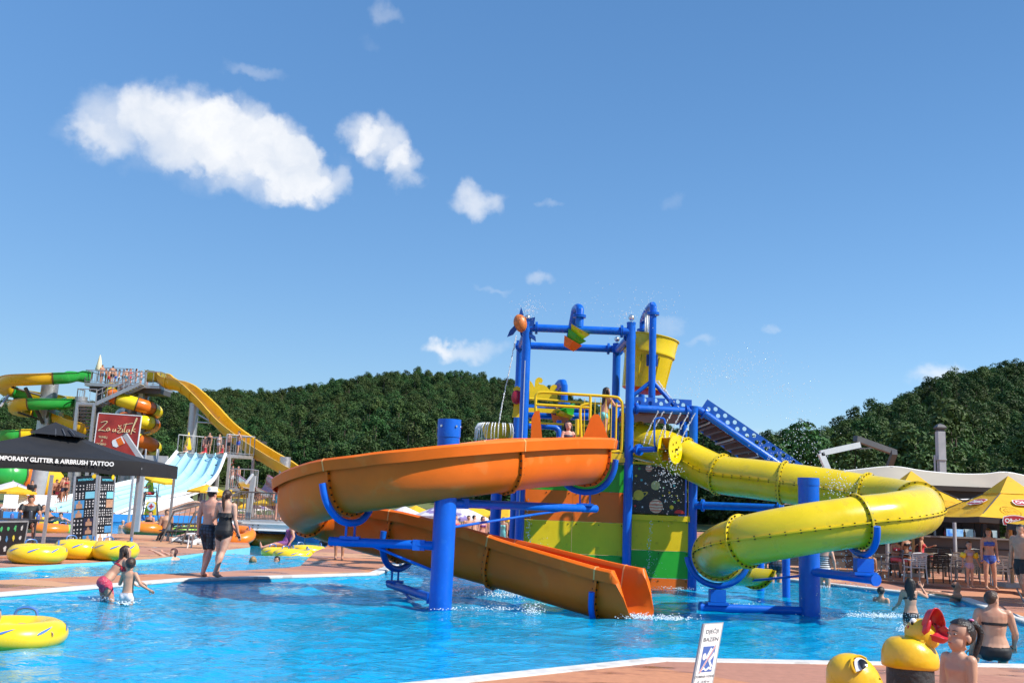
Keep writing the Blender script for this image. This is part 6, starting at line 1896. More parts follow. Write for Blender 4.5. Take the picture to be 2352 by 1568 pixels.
for i, (x, y, Y, rad, w_) in enumerate(((1085, 1158, 47, 1.45, 0), (1062, 1162, 43, 1.2, 1), (1168, 1164, 44, 1.1, 0), (1010, 1160, 48, 1.2, 1), (930, 1162, 50, 1.2, 1), (955, 1160, 52, 1.2, 0))):
    p = W(x, y, Y); parasol(('white and violet' if w_ else 'yellow') + ' parasol behind the pool seen under the orange slide', p, rad, 0.5, M_PARW if w_ else M_PARY, 0.0, group=('white and violet' if w_ else 'yellow') + ' parasols seen under the orange slide')
# yellow low padded barrier and fence in the meadow
bar_ = Thing('yellow_barrier', 'row of yellow foam blocks along the meadow edge by the lane slide', 'barrier', (z3(700, 640, 78).x, 78, 0))
for i in range(9):
    c = z3(560 + i * 42, 632, 78); mb = MB(); mb.box((c.x, 78, c.z), (0.62, 0.4, 0.95)); bar_.part('block', mb, mat('yellow_foam', (0.80, 0.60, 0.01), 0.6, var=0.08))
bar_.part('rail', MB().tube([z3(540, 680, 78), z3(930, 672, 78)], 0.06, n=6), M_DARKSTEEL)
fn = Thing('wire_fence', 'wire fence with dark posts across the meadow', 'fence', (z3(700, 600, 84).x, 84, 0))
for x in range(620, 960, 55):
    p = z3(x, 440, 84); mb = MB(); mb.tube([V((p.x, 84, -0.1)), V((p.x, 84, p.z))], 0.06, n=5); fn.part('post', mb, M_DARKSTEEL)
for y in (445, 500, 560):
    mb = MB(); mb.tube([z3(600, y, 84), z3(960, y, 84)], 0.012, n=4); fn.part('wire', mb, M_DARKSTEEL)
p = z3(505, 300, 68); gpst = Thing('grey_post', 'thick grey steel slide post behind the white loungers', 'post', (p.x, 68, 0))
mb = MB(); mb.tube([(p.x - 0.1, 68, 0), (p.x + 0.15, 68, p.z + 0.8)], 0.52, n=20); gpst.part('shaft', mb, M_GREYPAINT)
mb = MB(); mb.lathe([(0.52, 0.12), (0.75, 0.12), (0.75, 0), (0.001, 0)], (p.x - 0.1, 68, 0), n=20); gpst.part('foot_plate', mb, M_GREYPAINT)
# inflatable rings
M_RINGY = mat('yellow_vinyl', (0.86, 0.58, 0.012), 0.28, var=0.06, vscale=3, coat=0.25, spots=((0.70, 0.50, 0.06), 14.0, 0.66, 0.5))
M_RINGO = mat('orange_vinyl', (0.78, 0.20, 0.012), 0.28, var=0.08, vscale=3, coat=0.25)
M_RINGG = mat('lime_vinyl', (0.30, 0.62, 0.08), 0.3, var=0.08, coat=0.2)
M_RINGB = mat('blue_print', (0.05, 0.16, 0.50), 0.4)
def ring_float(label, c, R, r, m, group=None, rot=(0, 0, 0), double=False, squash=0.92, marks=True, zc=None, handles=((0.4,), (2.4,)), wr=0.03):
    th = Thing('inflatable_ring', label, 'swim ring', c, group=group)
    Rm = Euler(rot).to_matrix()
    c = V(c)
    cz = c + V((0, 0, r * squash if zc is None else zc))
    offs = [V((0, 0, 0))] if not double else [V((-(R + r) * 0.78, 0, 0)), V(((R + r) * 0.78, 0, 0))]
    rs = random.Random(int(abs(c.x * 100 + c.y * 7)))
    ph = rs.uniform(0, 6)
    for o in offs:
        mb = MB(); mb.torus(cz + Rm @ o, R, r, 52, 20, Rm, squash, fn=lambda a, b: 1 + wr * 0.5 * math.sin(9 * a + ph) * max(0, -math.cos(b)) + wr * 0.35 * math.sin(5 * a + 2 * b + ph))
        tb = th.part('tube', mb, m, smooth=180)
        if marks:
            for k in range(8):
                a = 2 * math.pi * k / 8 + 0.3
                b = 0.55
                def sp(a, b, e=0.004): return cz + Rm @ (o + V(((R + (r + e) * math.cos(b)) * math.cos(a), (R + (r + e) * math.cos(b)) * math.sin(a), (r + e) * squash * math.sin(b))))
                pts = []
                for q in range(12):
                    t = 2 * math.pi * q / 12
                    w_ = 0.12 * (1 - 0.75 * (0.5 + 0.5 * math.cos(t)))
                    pts.append(sp(a + 0.16 * math.cos(t) / R * 0.5, b + 0.5 * math.cos(t) * 0.5 + w_ * math.sin(t), 0.007))
                mb = MB(); mb.add(pts + [sum(pts, V((0, 0, 0))) / 12 + (pts[0] - cz).normalized() * 0.004], [(i, (i + 1) % 12, 12) for i in range(12)]); th.part('print_mark', mb, M_RINGB, smooth=180, parent=tb)
        for hnd in handles:
            a = hnd[0]
            d1 = V((math.cos(a), math.sin(a), 0)); t1 = V((-math.sin(a), math.cos(a), 0))
            q = [cz + Rm @ (o + d1 * R + t1 * k + V((0, 0, r * squash + hh))) for k, hh in ((-0.13, -0.02), (-0.10, 0.06), (0.0, 0.085), (0.10, 0.06), (0.13, -0.02))]
            mb = MB(); mb.tube(catmull(q, 3), 0.018, n=6); th.part('handle', mb, M_RINGB, parent=tb)
    return th
p = G(52, 1296); ring_float('yellow swim ring lying on the deck beside the display board', (p.x, p.y + 0.62, 0), 0.40, 0.21, M_RINGY, squash=0.95)
p = G(190, 1287); ring_float('yellow double swim ring with blue handles lying by the banner stands', (p.x + 0.05, p.y + 0.60, 0), 0.33, 0.22, M_RINGY, double=True, rot=(0, 0, 0.10), squash=1.0)
p = G(38, 1484, WATER_Z); ring_float('big yellow swim ring floating in the pool with a swimmer inside', (p.x - 0.28, p.y + 0.45, WATER_Z), 0.40, 0.185, M_RINGY, squash=0.85, zc=0.07, handles=((1.7,),))
p = G(322, 1226, -0.12); ring_float('orange swim ring with a bather standing in it in the landing pool', (p.x, p.y + 0.5, -0.12), 0.55, 0.33, M_RINGO, marks=False, squash=0.8, zc=0.2)
p = G(300, 1222, -0.12); ring_float('small orange yellow swim ring behind the large orange one', (p.x, p.y + 1.5, -0.12), 0.45, 0.26, M_FYELLOW, marks=False, zc=0.2)
p = G(532, 1258, -0.2); ring_float('orange swim ring leaning at the river pool corner', (p.x, p.y + 0.6, 0.0), 0.42, 0.22, M_RINGO, marks=False, rot=(0.35, 0, 0))
p = G(615, 1252, -0.25); ring_float('orange swim ring beside the blue river wall', (p.x, p.y + 0.3, -0.25), 0.52, 0.32, M_RINGO, marks=False, zc=0.2, squash=0.8)
p = G(635, 1280, -0.25); ring_float('yellow swim ring under the grey haired bather', (p.x, p.y + 0.4, -0.25), 0.40, 0.18, M_RINGY, zc=0.12)
p = G(665, 1286, -0.25); ring_float('yellow swim ring with blue flame print floating in the river', (p.x, p.y + 0.45, -0.25), 0.42, 0.19, M_RINGY, zc=0.12)
p = G(700, 1278, -0.25); ring_float('yellow swim ring touching the deck edge in the river', (p.x - 0.1, p.y + 0.9, -0.25), 0.42, 0.19, M_RINGY, zc=0.14)
p = G(95, 1224, -0.12); ring_float('orange swim ring carrying a bather in a black bikini', (p.x, p.y + 0.5, -0.12), 0.62, 0.22, M_RINGO, marks=False, zc=0.14)
p = G(145, 1224, -0.12); ring_float('lime green swim ring carrying a bather in black', (p.x, p.y + 0.5, -0.12), 0.62, 0.2, M_RINGG, marks=False, zc=0.12)
p = G(108, 1207, -0.12); ring_float('yellow swim ring floating behind the orange one in the landing pool', (p.x, p.y, -0.12), 0.6, 0.26, M_RINGY, marks=False, zc=0.14)
p = G(450, 1222, -0.12); ring_float('yellow swim ring partly hidden by the stair balusters', (p.x, p.y + 1, -0.12), 0.55, 0.24, M_RINGY, marks=False, zc=0.14)
p = G(408, 1226, -0.12); ring_float('green swim ring under the children in the landing pool', (p.x, p.y + 0.5, -0.12), 0.5, 0.2, M_RINGG, marks=False, zc=0.12)
# right side: kiosk, canopy, parasols, chairs
def r6(zx, zy, Y): return W(1832 + zx * 0.22924, 954.1 + zy * 0.22924, Y)
def r7(zx, zy, Y): return W(1937.2 + zx * 0.17637, 1175.3 + zy * 0.17637, Y)
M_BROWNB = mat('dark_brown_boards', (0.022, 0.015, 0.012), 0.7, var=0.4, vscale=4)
M_MEMB = mat('cream_membrane', (0.54, 0.48, 0.385), 0.6, var=0.05, vscale=0.6, trans=0.3)
KY = 32.5
kx0, kx1 = W(1880, 1200, KY).x, W(2330, 1200, KY).x
ksk = Thing('bar_kiosk', 'dark timber bar kiosk with a counter and bright screens in the shade', 'kiosk', ((kx0 + kx1) / 2, KY, TZ))
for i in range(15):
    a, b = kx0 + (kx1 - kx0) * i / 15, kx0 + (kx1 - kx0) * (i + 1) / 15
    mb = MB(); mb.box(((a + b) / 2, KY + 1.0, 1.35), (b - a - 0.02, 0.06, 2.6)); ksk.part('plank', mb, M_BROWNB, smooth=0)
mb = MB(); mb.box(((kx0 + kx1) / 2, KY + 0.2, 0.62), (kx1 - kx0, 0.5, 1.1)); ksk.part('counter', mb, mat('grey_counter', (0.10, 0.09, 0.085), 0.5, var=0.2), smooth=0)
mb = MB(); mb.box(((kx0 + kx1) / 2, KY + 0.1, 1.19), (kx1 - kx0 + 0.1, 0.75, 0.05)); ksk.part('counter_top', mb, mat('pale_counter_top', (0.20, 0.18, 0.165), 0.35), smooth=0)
for z in (0.45, 0.85):
    mb = MB(); mb.box(((kx0 + kx1) / 2, KY - 0.065, z), (kx1 - kx0, 0.03, 0.03)); ksk.part('counter_strip', mb, M_BROWNB, smooth=0)
for x in (kx0, kx0 + (kx1 - kx0) * 0.45, kx1 - 1.0, kx1):
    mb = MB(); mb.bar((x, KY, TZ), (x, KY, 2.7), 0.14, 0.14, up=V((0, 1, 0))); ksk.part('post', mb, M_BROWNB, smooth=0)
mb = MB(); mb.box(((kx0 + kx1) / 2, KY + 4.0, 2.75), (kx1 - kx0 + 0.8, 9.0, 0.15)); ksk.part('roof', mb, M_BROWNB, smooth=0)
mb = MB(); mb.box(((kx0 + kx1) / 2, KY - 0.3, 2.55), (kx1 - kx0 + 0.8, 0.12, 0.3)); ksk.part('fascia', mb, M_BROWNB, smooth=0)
def screen_mat(name, c1, c2, st):
    m = bpy.data.materials.new(name); m.use_nodes = True
    n, l = m.node_tree.nodes, m.node_tree.links
    tc = nd(n, 'ShaderNodeTexCoord'); nz = nd(n, 'ShaderNodeTexNoise', inp={'Scale': 4.0, 'Detail': 4.0}); l.new(tc.outputs['Object'], nz.inputs[0])
    mr = nd(n, 'ShaderNodeMapRange', inp={1: 0.42, 2: 0.58}); l.new(nz.outputs[0], mr.inputs[0])
    mx = nd(n, 'ShaderNodeMix', data_type='RGBA', inp={6: (*c1, 1), 7: (*c2, 1)}); l.new(mr.outputs[0], mx.inputs[0])
    p = n['Principled BSDF']; l.new(mx.outputs[2], p.inputs['Emission Color']); p.inputs['Emission Strength'].default_value = st; p.inputs['Base Color'].default_value = (0.02, 0.02, 0.02, 1); p.inputs['Roughness'].default_value = 0.2
    return m
M_SCR1, M_SCR2 = screen_mat('lit_screen_blue', (0.05, 0.22, 0.75), (0.30, 0.55, 0.85), 0.8), screen_mat('lit_screen_pale', (0.45, 0.55, 0.60), (0.12, 0.2, 0.28), 0.7)
for (x0, x1, y0, y1, m) in ((1490, 1650, 1138, 1262, M_SCR1), (1655, 1750, 1138, 1262, M_SCR2), (1940, 1990, 1150, 1230, M_SCR2)):
    a, b = r6(x0, y1, KY + 0.9), r6(x1, y0, KY + 0.9)
    mb = MB(); mb.box(((a.x + b.x) / 2, KY + 0.9, (a.z + b.z) / 2), (b.x - a.x + 0.1, 0.06, b.z - a.z + 0.1)); fr_ = ksk.part('screen_frame', mb, M_BLACKPLY, smooth=0)
    mb = MB(); mb.box(((a.x + b.x) / 2, KY + 0.86, (a.z + b.z) / 2), (b.x - a.x, 0.02, b.z - a.z)); ksk.part('screen', mb, m, smooth=0, parent=fr_)
rs = random.Random(31)
for i in range(16):
    x = kx0 + 0.6 + i * (kx1 - kx0 - 1.2) / 16
    mb = MB(); hh = rs.uniform(0.18, 0.3)
    mb.lathe([(0.001, 0), (0.04, 0), (0.04, hh * 0.6), (0.015, hh * 0.8), (0.015, hh), (0.001, hh)], (x, KY + 0.15, 1.215), n=8);
    o = mesh_obj('bottle', mb, mat('bottle_%d' % (i % 4), [(0.02, 0.10, 0.03), (0.15, 0.06, 0.01), (0.3, 0.3, 0.3), (0.25, 0.02, 0.02)][i % 4], 0.15)); tag(o, 'small bottle standing on the bar kiosk counter', 'bottle', 'bottles on the bar counter')
mem = Thing('canopy_sail', 'large cream membrane canopy sagging between peaks above the kiosk', 'canopy', (W(2200, 1110, 34).x, 34, TZ))
tops = [(1860, 1086), (1950, 1080), (2048, 1071), (2120, 1081), (2200, 1088), (2262, 1088), (2311, 1084), (2380, 1097), (2480, 1110)]
bots = [(1850, 1118), (1945, 1116), (2035, 1118), (2110, 1132), (2190, 1146), (2262, 1144), (2320, 1140), (2390, 1142), (2480, 1150)]
rt = catmull([W(x, y, 37.0) for x, y in tops], 4); rb_ = catmull([W(x, y, 32.0) for x, y in bots], 4)
mb = MB(); mb.sheet([[a.lerp(b, t) + V((0, 0, -0.25 * math.sin(math.pi * t))) for a, b in zip(rt, rb_)] for t in [i / 8 for i in range(9)]]); mem.part('membrane', mb, M_MEMB, smooth=80)
mb = MB(); mb.sheet([[a + V((0, 5 * t, -1.2 * t - 0.2 * math.sin(math.pi * t))) for a in rt] for t in [i / 5 for i in range(6)]]); mem.part('membrane', mb, M_MEMB, smooth=80)
for pts in (rt, rb_):
    mem.part('edge_rope', MB().tube(pts, 0.025, n=6), M_WHITEP)
for x, y in ((2048, 1071), (2311, 1084), (1900, 1083)):
    p = W(x, y, 37.0); mem.part('mast', MB().tube([V((p.x, 37, 0)), p], 0.08, n=10), M_GREYPAINT)
for x, y in ((2035, 1118), (2190, 1146), (2390, 1142)):
    p = W(x, y, 32.0); mem.part('mast', MB().tube([V((p.x, 32.0, 0)), p], 0.06, n=10), M_GREYPAINT)
frm = Thing('pitched_frame', 'open pitched steel frame rising above the canopy', 'frame', (r6(600, 500, 42).x, 42, 0))
for a, b, m in (((230, 378), (622, 292), M_WHITEP), ((232, 375), (310, 560), M_WHITEP), ((578, 228), (975, 370), M_DARKSTEEL), ((972, 365), (900, 560), M_DARKSTEEL), ((370, 350), (760, 322), M_DARKSTEEL)):
    frm.part('member', MB().bar(r6(*a, 42), r6(*b, 42 if m is M_WHITEP else 43.5), 0.22, 0.24 if a[0] != 370 else 0.05), m, smooth=0)
for zx, zy, Y in ((310, 555, 42), (900, 555, 43.5)):
    p = r6(zx, zy, Y); frm.part('leg', MB().bar(p, V((p.x, Y, 0)), 0.22, 0.22, up=V((0, 1, 0))), M_GREYPAINT, smooth=0)
cp = r6(1428, 160, 47)
chm = Thing('metal_flue', 'tall square grey metal flue with a dark cowl behind the canopy', 'chimney', (cp.x, 47, 0))
p2 = r6(1428, 440, 47)
chm.part('shaft', MB().box((cp.x, 47, (cp.z + p2.z) / 2), (0.35, 0.35, cp.z - p2.z)), M_GREYPAINT, smooth=0)
chm.part('lower_shaft', MB().box((cp.x + 0.02, 47, p2.z / 2), (0.31, 0.31, p2.z)), M_GREYPAINT, smooth=0)
chm.part('collar', MB().box((cp.x, 47, p2.z), (0.39, 0.39, 0.05)), M_GREYPAINT, smooth=0)
mb = MB(); mb.lathe([(0.31, 0.0), (0.33, 0.08), (0.2, 0.2), (0.001, 0.28)], (cp.x, 47, cp.z + 0.12), n=4, ax0=(0.7, 0.7, 0)); mb.box((cp.x, 47, cp.z + 0.06), (0.3, 0.3, 0.14)); chm.part('cowl', mb, M_DARKSTEEL, smooth=0)
chm.part('pipe', MB().tube([V((cp.x - 0.3, 47, 0)), V((cp.x - 0.3, 47, p2.z + 0.2))], 0.05, n=8), M_GREYPAINT)
M_UMB = mat('golden_parasol_cloth', (0.80, 0.47, 0.012), 0.65, var=0.10, vscale=2, trans=0.22, spots=((0.50, 0.26, 0.02), 10.0, 0.64, 0.45))
M_UMBV = mat('dark_brown_valance', (0.035, 0.022, 0.018), 0.7, var=0.2)
M_PATCH = mat('crimson_patch', (0.42, 0.02, 0.03), 0.5)
M_STAMP = mat('stamp_print', (0.55, 0.31, 0.01), 0.65)
def square_parasol(label, apex, half, zedge, zg, patches, pole_m=None):
    th = Thing('beer_garden_parasol', label, 'parasol', (apex.x, apex.y, zg), group='square golden parasols on the terrace')
    H = apex.z - zedge
    cs = [V((-1, -1, 0)), V((1, -1, 0)), V((1, 1, 0)), V((-1, 1, 0))]
    def pt(c, t, z=0.0): return V((apex.x + c.x * half * t, apex.y + c.y * half * t, zedge + H * (1 - t) - 0.07 * math.sin(math.pi * t) + z))
    val = 0.14
    for k in range(4):
        a, b = cs[k], cs[(k + 1) % 4]
        mb = MB(); mb.sheet([[pt(a.lerp(b, j / 6), t, -0.03 * math.sin(math.pi * j / 6) * t) for j in range(7)] for t in (0.16, 0.35, 0.55, 0.75, 0.9, 1.0)])
        pn = th.part('panel', mb, M_UMB, smooth=60)
        mb = MB(); mb.sheet([[pt(a.lerp(b, j / 6), 1.0, -0.03 * math.sin(math.pi * j / 6) - d) for j in range(7)] for d in (0, val)]); vl = th.part('valance', mb, M_UMBV, smooth=60)
        mb = MB()
        mb.add([pt(a, 0.30, 0.02), pt(b, 0.30, 0.02), apex + V((0, 0, 0.16))], [(0, 1, 2)]); th.part('cap', mb, M_UMB, smooth=0)
        # writing and stamps
        t_ = (b - a).normalized(); mid = a.lerp(b, 0.5)
        slope = (pt(mid, 0.5) - pt(mid, 1.0)).normalized()
        nrm = t_.cross(slope).normalized()
        if nrm.z < 0: nrm = -nrm
        if k in patches:
            for f in (0.27, 0.73):
                c = pt(a.lerp(b, f), 0.78) + nrm * 0.03
                for r0, r1 in ((0.26, 0.235), (0.17, 0.155)):
                    mb = MB(); mb.add([c + t_ * (R * math.cos(q)) + slope * (R * math.sin(q)) for R in (r0, r1) for q in [2 * math.pi * i / 24 for i in range(24)]], [(i, (i + 1) % 24, 24 + (i + 1) % 24, 24 + i) for i in range(24)]); th.part('stamp_ring', mb, M_STAMP, smooth=0, parent=pn)
                tm = text_mesh('No.1', 0.15, bold=0.002, extrude=0.001); th.part('lettering', place(tm, c + nrm * 0.005, t_, slope), M_STAMP, smooth=0, parent=pn)
            def patch(c, ax_, ay_, s, par):
                nz = ax_.cross(ay_).normalized()
                out = [(-0.34, -0.11), (-0.2, -0.13), (0, -0.135), (0.2, -0.13), (0.34, -0.11), (0.36, 0.0), (0.33, 0.11), (0.15, 0.15), (0, 0.16), (-0.15, 0.15), (-0.33, 0.11), (-0.36, 0.0)]
                mb = MB(); mb.prism([(x * s * 1.08, y * s * 1.15) for x, y in out], c, ax_, ay_, 0.006); th.part('patch_border', mb, M_WHITEP, smooth=0, parent=par)
                mb = MB(); mb.prism([(x * s, y * s) for x, y in out], c + nz * 0.005, ax_, ay_, 0.006); th.part('patch', mb, M_PATCH, smooth=0, parent=par)
                tm = text_mesh('Ožujsko', 0.19 * s, bold=0.004, extrude=0.001); th.part('lettering', place(tm, c + nz * 0.011, ax_, ay_), M_TXTWHITE, smooth=0, parent=par)
                tm = text_mesh('Pivo', 0.08 * s, bold=0.001, extrude=0.001); th.part('lettering', place(tm, c + nz * 0.011 - ay_ * (0.19 * s), ax_, ay_), M_TXTWHITE, smooth=0, parent=par)
            for f in patches[k]:
                c = pt(a.lerp(b, f), 1.0) + V((0, 0, -0.075)) + (mid * 1.0).normalized() * 0.03
                patch(c, t_, V((0, 0, 1)), 0.8, vl)
            c = pt(a.lerp(b, 0.52), 0.55) + nrm * 0.04
            patch(c, t_, slope, 1.0, pn)
    th.part('pole', MB().tube([V((apex.x, apex.y, zg)), apex], 0.045, n=10), pole_m or mat('pale_wood_pole', (0.42, 0.27, 0.14), 0.55, var=0.15))
    th.part('foot', MB().box((apex.x, apex.y, zg + 0.05), (0.7, 0.7, 0.1)), M_GREYPAINT, smooth=0)
    for c in cs:
        th.part('rib', MB().tube([apex + V((0, 0, -0.05)), pt(c, 0.98, -0.03)], 0.014, n=5), M_DARKSTEEL)
        th.part('strut', MB().tube([V((apex.x, apex.y, zedge - 0.05)), pt(c, 0.5, -0.03)], 0.012, n=5), M_DARKSTEEL)
    return th
a1 = W(2093, 1093, 29.3); square_parasol('golden square parasol whose pole stands at the table of the woman in red', a1, 1.62, W(2270, 1177, 27.7).z, TZ, {0: (0.70,), 1: ()})
a2 = W(2316, 1106, 26.2); square_parasol('golden square parasol over the chairs behind the woman in the blue bikini', a2, 1.55, W(2283, 1187, 24.7).z, TZ, {0: (0.28,), 3: ()})
a3 = W(2500, 1145, 21.5); square_parasol('golden square parasol at the terrace corner by the man in black trunks', a3, 1.2, W(2400, 1204, 20.4).z, TZ, {0: ()})
def make_chair(label, m, m2):
    th = Thing('terrace_chair', label, 'chair', (0, 0, 0), group='plastic slat chairs on the terrace', local=True)
    for sx in (-1, 1):
        th.part('leg', MB().tube(catmull([(sx * 0.24, -0.26, 0), (sx * 0.225, -0.22, 0.42), (sx * 0.215, -0.25, 0.62), (sx * 0.20, -0.31, 0.84)], 3), 0.02, n=6), m)
        th.part('leg', MB().tube([(sx * 0.24, 0.24, 0), (sx * 0.225, 0.20, 0.44)], 0.02, n=6), m)
        th.part('armrest', MB().tube(catmull([(sx * 0.225, -0.25, 0.64), (sx * 0.26, -0.05, 0.66), (sx * 0.26, 0.17, 0.64), (sx * 0.235, 0.205, 0.5), (sx * 0.228, 0.2, 0.42)], 3), 0.018, n=6), m)
    for i in range(6):
        th.part('seat_slat', MB().box((0, -0.19 + i * 0.075, 0.435), (0.44, 0.062, 0.018)), m, smooth=0)
    th.part('seat_frame', MB().box((0, 0.21, 0.42), (0.46, 0.03, 0.05)), m, smooth=0)
    for i in range(7):
        t = i / 6
        th.part('back_slat', MB().box((0, -0.235 - 0.075 * t, 0.52 + 0.31 * t), (0.40, 0.016, 0.034)), m2, smooth=0)
    th.part('top_rail', MB().tube([(-0.2, -0.312, 0.845), (0, -0.335, 0.86), (0.2, -0.312, 0.845)], 0.02, n=6), m)
    return th.e
M_CW, M_CB, M_CG = mat('pale_grey_plastic', (0.60, 0.60, 0.60), 0.4, var=0.06), mat('black_plastic', (0.012, 0.012, 0.014), 0.35), mat('mid_grey_plastic', (0.22, 0.22, 0.23), 0.4)
protos = {}
CH = [(2103, 1337, 'w', 0.05, 'pale grey slat chair with its back to the pool by the woman in red'), (2155, 1338, 'b', -0.05, 'black slat chair with its back to the pool'), (2192, 1332, 'w', 0.1, 'pale slat chair half hidden behind the girl with arm bands'),
      (2222, 1339, 'g', 0.5, 'grey slat chair beside the girl with arm bands'), (2298, 1344, 'w', -0.35, 'white slat chair behind the woman in the blue bikini'), (2330, 1334, 'w', 0.2, 'pale slat chair near the terrace pole'),
      (2048, 1326, 'g', 1.7, 'grey chair under the seated woman in red'), (1984, 1324, 'g', -1.6, 'grey chair behind the splashing drops left of the woman in red'), (2145, 1318, 'b', 3.0, 'dark chair on the shaded side of the terrace table'), (2172, 1316, 'b', 2.8, 'dark chair in the shade before the kiosk counter'), (2250, 1318, 'b', 3.2, 'dark chair in the shade behind the standing bathers')]
for x, y, c, rz, lab in CH:
    p = G(x, y, TZ)
    if c not in protos:
        e = make_chair(lab, {'w': M_CW, 'b': M_CB, 'g': M_CG}[c], {'w': M_CW, 'b': M_CB, 'g': M_CG}[c]); protos[c] = e
        e.location = (p.x, p.y, TZ); e.rotation_euler.z = rz
    else:
        e = copy_thing(protos[c], (p.x, p.y, TZ), rz, lab)
    e.scale = (0.9, 0.9, 0.9)
def table(label, x, y, w, d, m):
    p = G(x, y, TZ)
    th = Thing('terrace_table', label, 'table', (p.x, p.y, TZ))
    th.part('table_top', MB().box(p + V((0, 0.2, 0.66)), (w, d, 0.035)), m, smooth=0)
    for dx in (-w / 2 + 0.06, w / 2 - 0.06):
        for dy in (0.2 - d / 2 + 0.06, 0.2 + d / 2 - 0.06):
            th.part('leg', MB().bar(p + V((dx, dy, 0)), p + V((dx, dy, 0.65)), 0.05, 0.05, up=V((0, 1, 0))), M_CB, smooth=0)
    return p
pt_ = table('white topped terrace table beside the woman in red', 2092, 1326, 0.85, 0.8, M_WHITEP)
table('white topped terrace table behind the black slat chair', 2160, 1326, 0.9, 0.8, M_WHITEP)
table('white topped terrace table behind the bathers', 2275, 1330, 0.9, 0.8, M_WHITEP)
b0 = V((pt_.x + 0.05, pt_.y + 0.1, TZ + 0.678))
wb = Thing('water_bottle', 'clear plastic bottle with a red label on the terrace table', 'bottle', b0)
wb.part('body', MB().lathe([(0.001, 0), (0.035, 0), (0.035, 0.15), (0.012, 0.20), (0.012, 0.23), (0.001, 0.23)], b0, n=12), mat('clear_plastic', (0.6, 0.65, 0.68), 0.12))
wb.part('bottle_label', MB().lathe([(0.036, 0.05), (0.036, 0.11)], b0, n=12), M_RED)
wb.part('cap', MB().lathe([(0.014, 0.215), (0.014, 0.24), (0.001, 0.24)], b0, n=10), M_RED)
# low wall with black handrail at the far right corner
hr = Thing('terrace_handrail', 'thin dark handrail at the terrace step on the far right', 'handrail', W(2340, 1360, 20.5))
hr.part('rail', MB().tube([W(2336, 1352, 21), W(2360, 1395, 18.5), W(2400, 1398, 18.0)], 0.02, n=6), M_DARKSTEEL)
# foreground: sign, duck, snail
sy = 9.0
s_tl, s_tr = W(1614, 1431, sy), W(1661, 1428, sy + 0.06)
s_bl, s_br = W(1589, 1570, sy - 0.12), W(1636, 1566, sy - 0.06)
ez = ((s_tl - s_bl) + (s_tr - s_br)) / 2
kk = (s_bl.z) / ez.z
s_bl -= ez * kk; s_br -= ez * kk
sg = Thing('depth_sign', 'white standing sign for the children pool with a blue no diving pictogram', 'sign', ((s_bl.x + s_br.x) / 2, s_bl.y, 0))
ex = (s_br - s_bl); w = ex.length; ex = ex / w
ez = ((s_tl - s_bl) + (s_tr - s_br)) / 2; h = ez.length; ez = ez / h
nr = ex.cross(ez)
def sgp(u, v, d=0.0): return s_bl + ex * (u * w) + ez * (v * h) + nr * d
brd = sg.part('board', MB().prism([(0, 0), (w, 0), (w, h), (0, h)], s_bl, ex, ez, 0.03), M_GREYPAINT, smooth=0)
v0 = 1 - 0.80 / (h / (1568 - 1428) * 0 + 1) if False else 0.24
sg.part('face', MB().prism([(0.06 * w, v0 * h), (0.94 * w, v0 * h), (0.94 * w, 0.985 * h), (0.06 * w, 0.985 * h)], s_bl + nr * 0.016, ex, ez, 0.006), M_WHITEP, smooth=0, parent=brd)
M_INK = mat('grey_ink', (0.06, 0.06, 0.07), 0.5)
for s_, v, sz in (('DJEČJI', 0.895, 0.048), ('BAZEN', 0.80, 0.048), ('DUBINA VODE', 0.365, 0.028), ('0 - 0,40 m', 0.305, 0.028)):
    sg.part('lettering', place(text_mesh(s_, sz, extrude=0.0006), sgp(0.5, v, 0.021), ex, ez), M_INK, smooth=0, parent=brd)
M_PIC = mat('blue_pictogram', (0.07, 0.14, 0.42), 0.5)
def pic(pts, m, d):
    sg.part('pictogram', MB().prism([((0.2 + 0.6 * a) * w, (0.42 + 0.30 * b) * h) for a, b in pts], s_bl + nr * d, ex, ez, 0.002), m, smooth=0, parent=brd)
pic([(0, 0), (1, 0), (1, 1), (0, 1)], M_PIC, 0.0205)
pic([(0.20 + 0.15 * math.cos(q), 0.60 + 0.14 * math.sin(q)) for q in [i * 0.5236 for i in range(12)]], M_WHITEP, 0.0225)
pic([(0.30, 0.52), (0.62, 0.95), (0.78, 0.88), (0.52, 0.52)], M_WHITEP, 0.0225)
pic([(0.62, 0.50), (0.95, 0.78), (0.98, 0.62), (0.74, 0.42), (0.98, 0.22), (0.86, 0.14), (0.58, 0.42)], M_WHITEP, 0.0225)
pic([(0.12, 0.10), (0.3, 0.2), (0.5, 0.1), (0.7, 0.2), (0.95, 0.14), (0.95, 0.06), (0.7, 0.1), (0.5, 0.02), (0.3, 0.1), (0.12, 0.03)], M_WHITEP, 0.0225)
pic([(-0.03, 0.0), (0.06, -0.05), (1.03, 1.0), (0.94, 1.05)], M_WHITEP, 0.0235)
pic([(0.0, -0.01), (0.035, -0.03), (1.0, 1.01), (0.965, 1.03)], M_RED, 0.0245)
def lathe_blend(mb, secs, n=28):
    """closed body from (centre, rx, ry) level rings"""
    rows = []
    for (c, rx, ry, tilt) in secs:
        rows.append([V(c) + V((rx * math.cos(2 * math.pi * i / n), ry * math.sin(2 * math.pi * i / n), tilt * math.cos(2 * math.pi * i / n))) for i in range(n)])
    vs = [p for r in rows for p in r]; k = len(rows)
    fs = [(i * n + j, i * n + (j + 1) % n, (i + 1) * n + (j + 1) % n, (i + 1) * n + j) for i in range(k - 1) for j in range(n)]
    fs += [tuple(range(n - 1, -1, -1)), tuple((k - 1) * n + j for j in range(n))]
    return mb.add(vs, fs)
def r8(zx, zy, Y): return W(1868 + zx * 0.20577, 1291.5 + zy * 0.20577, Y)
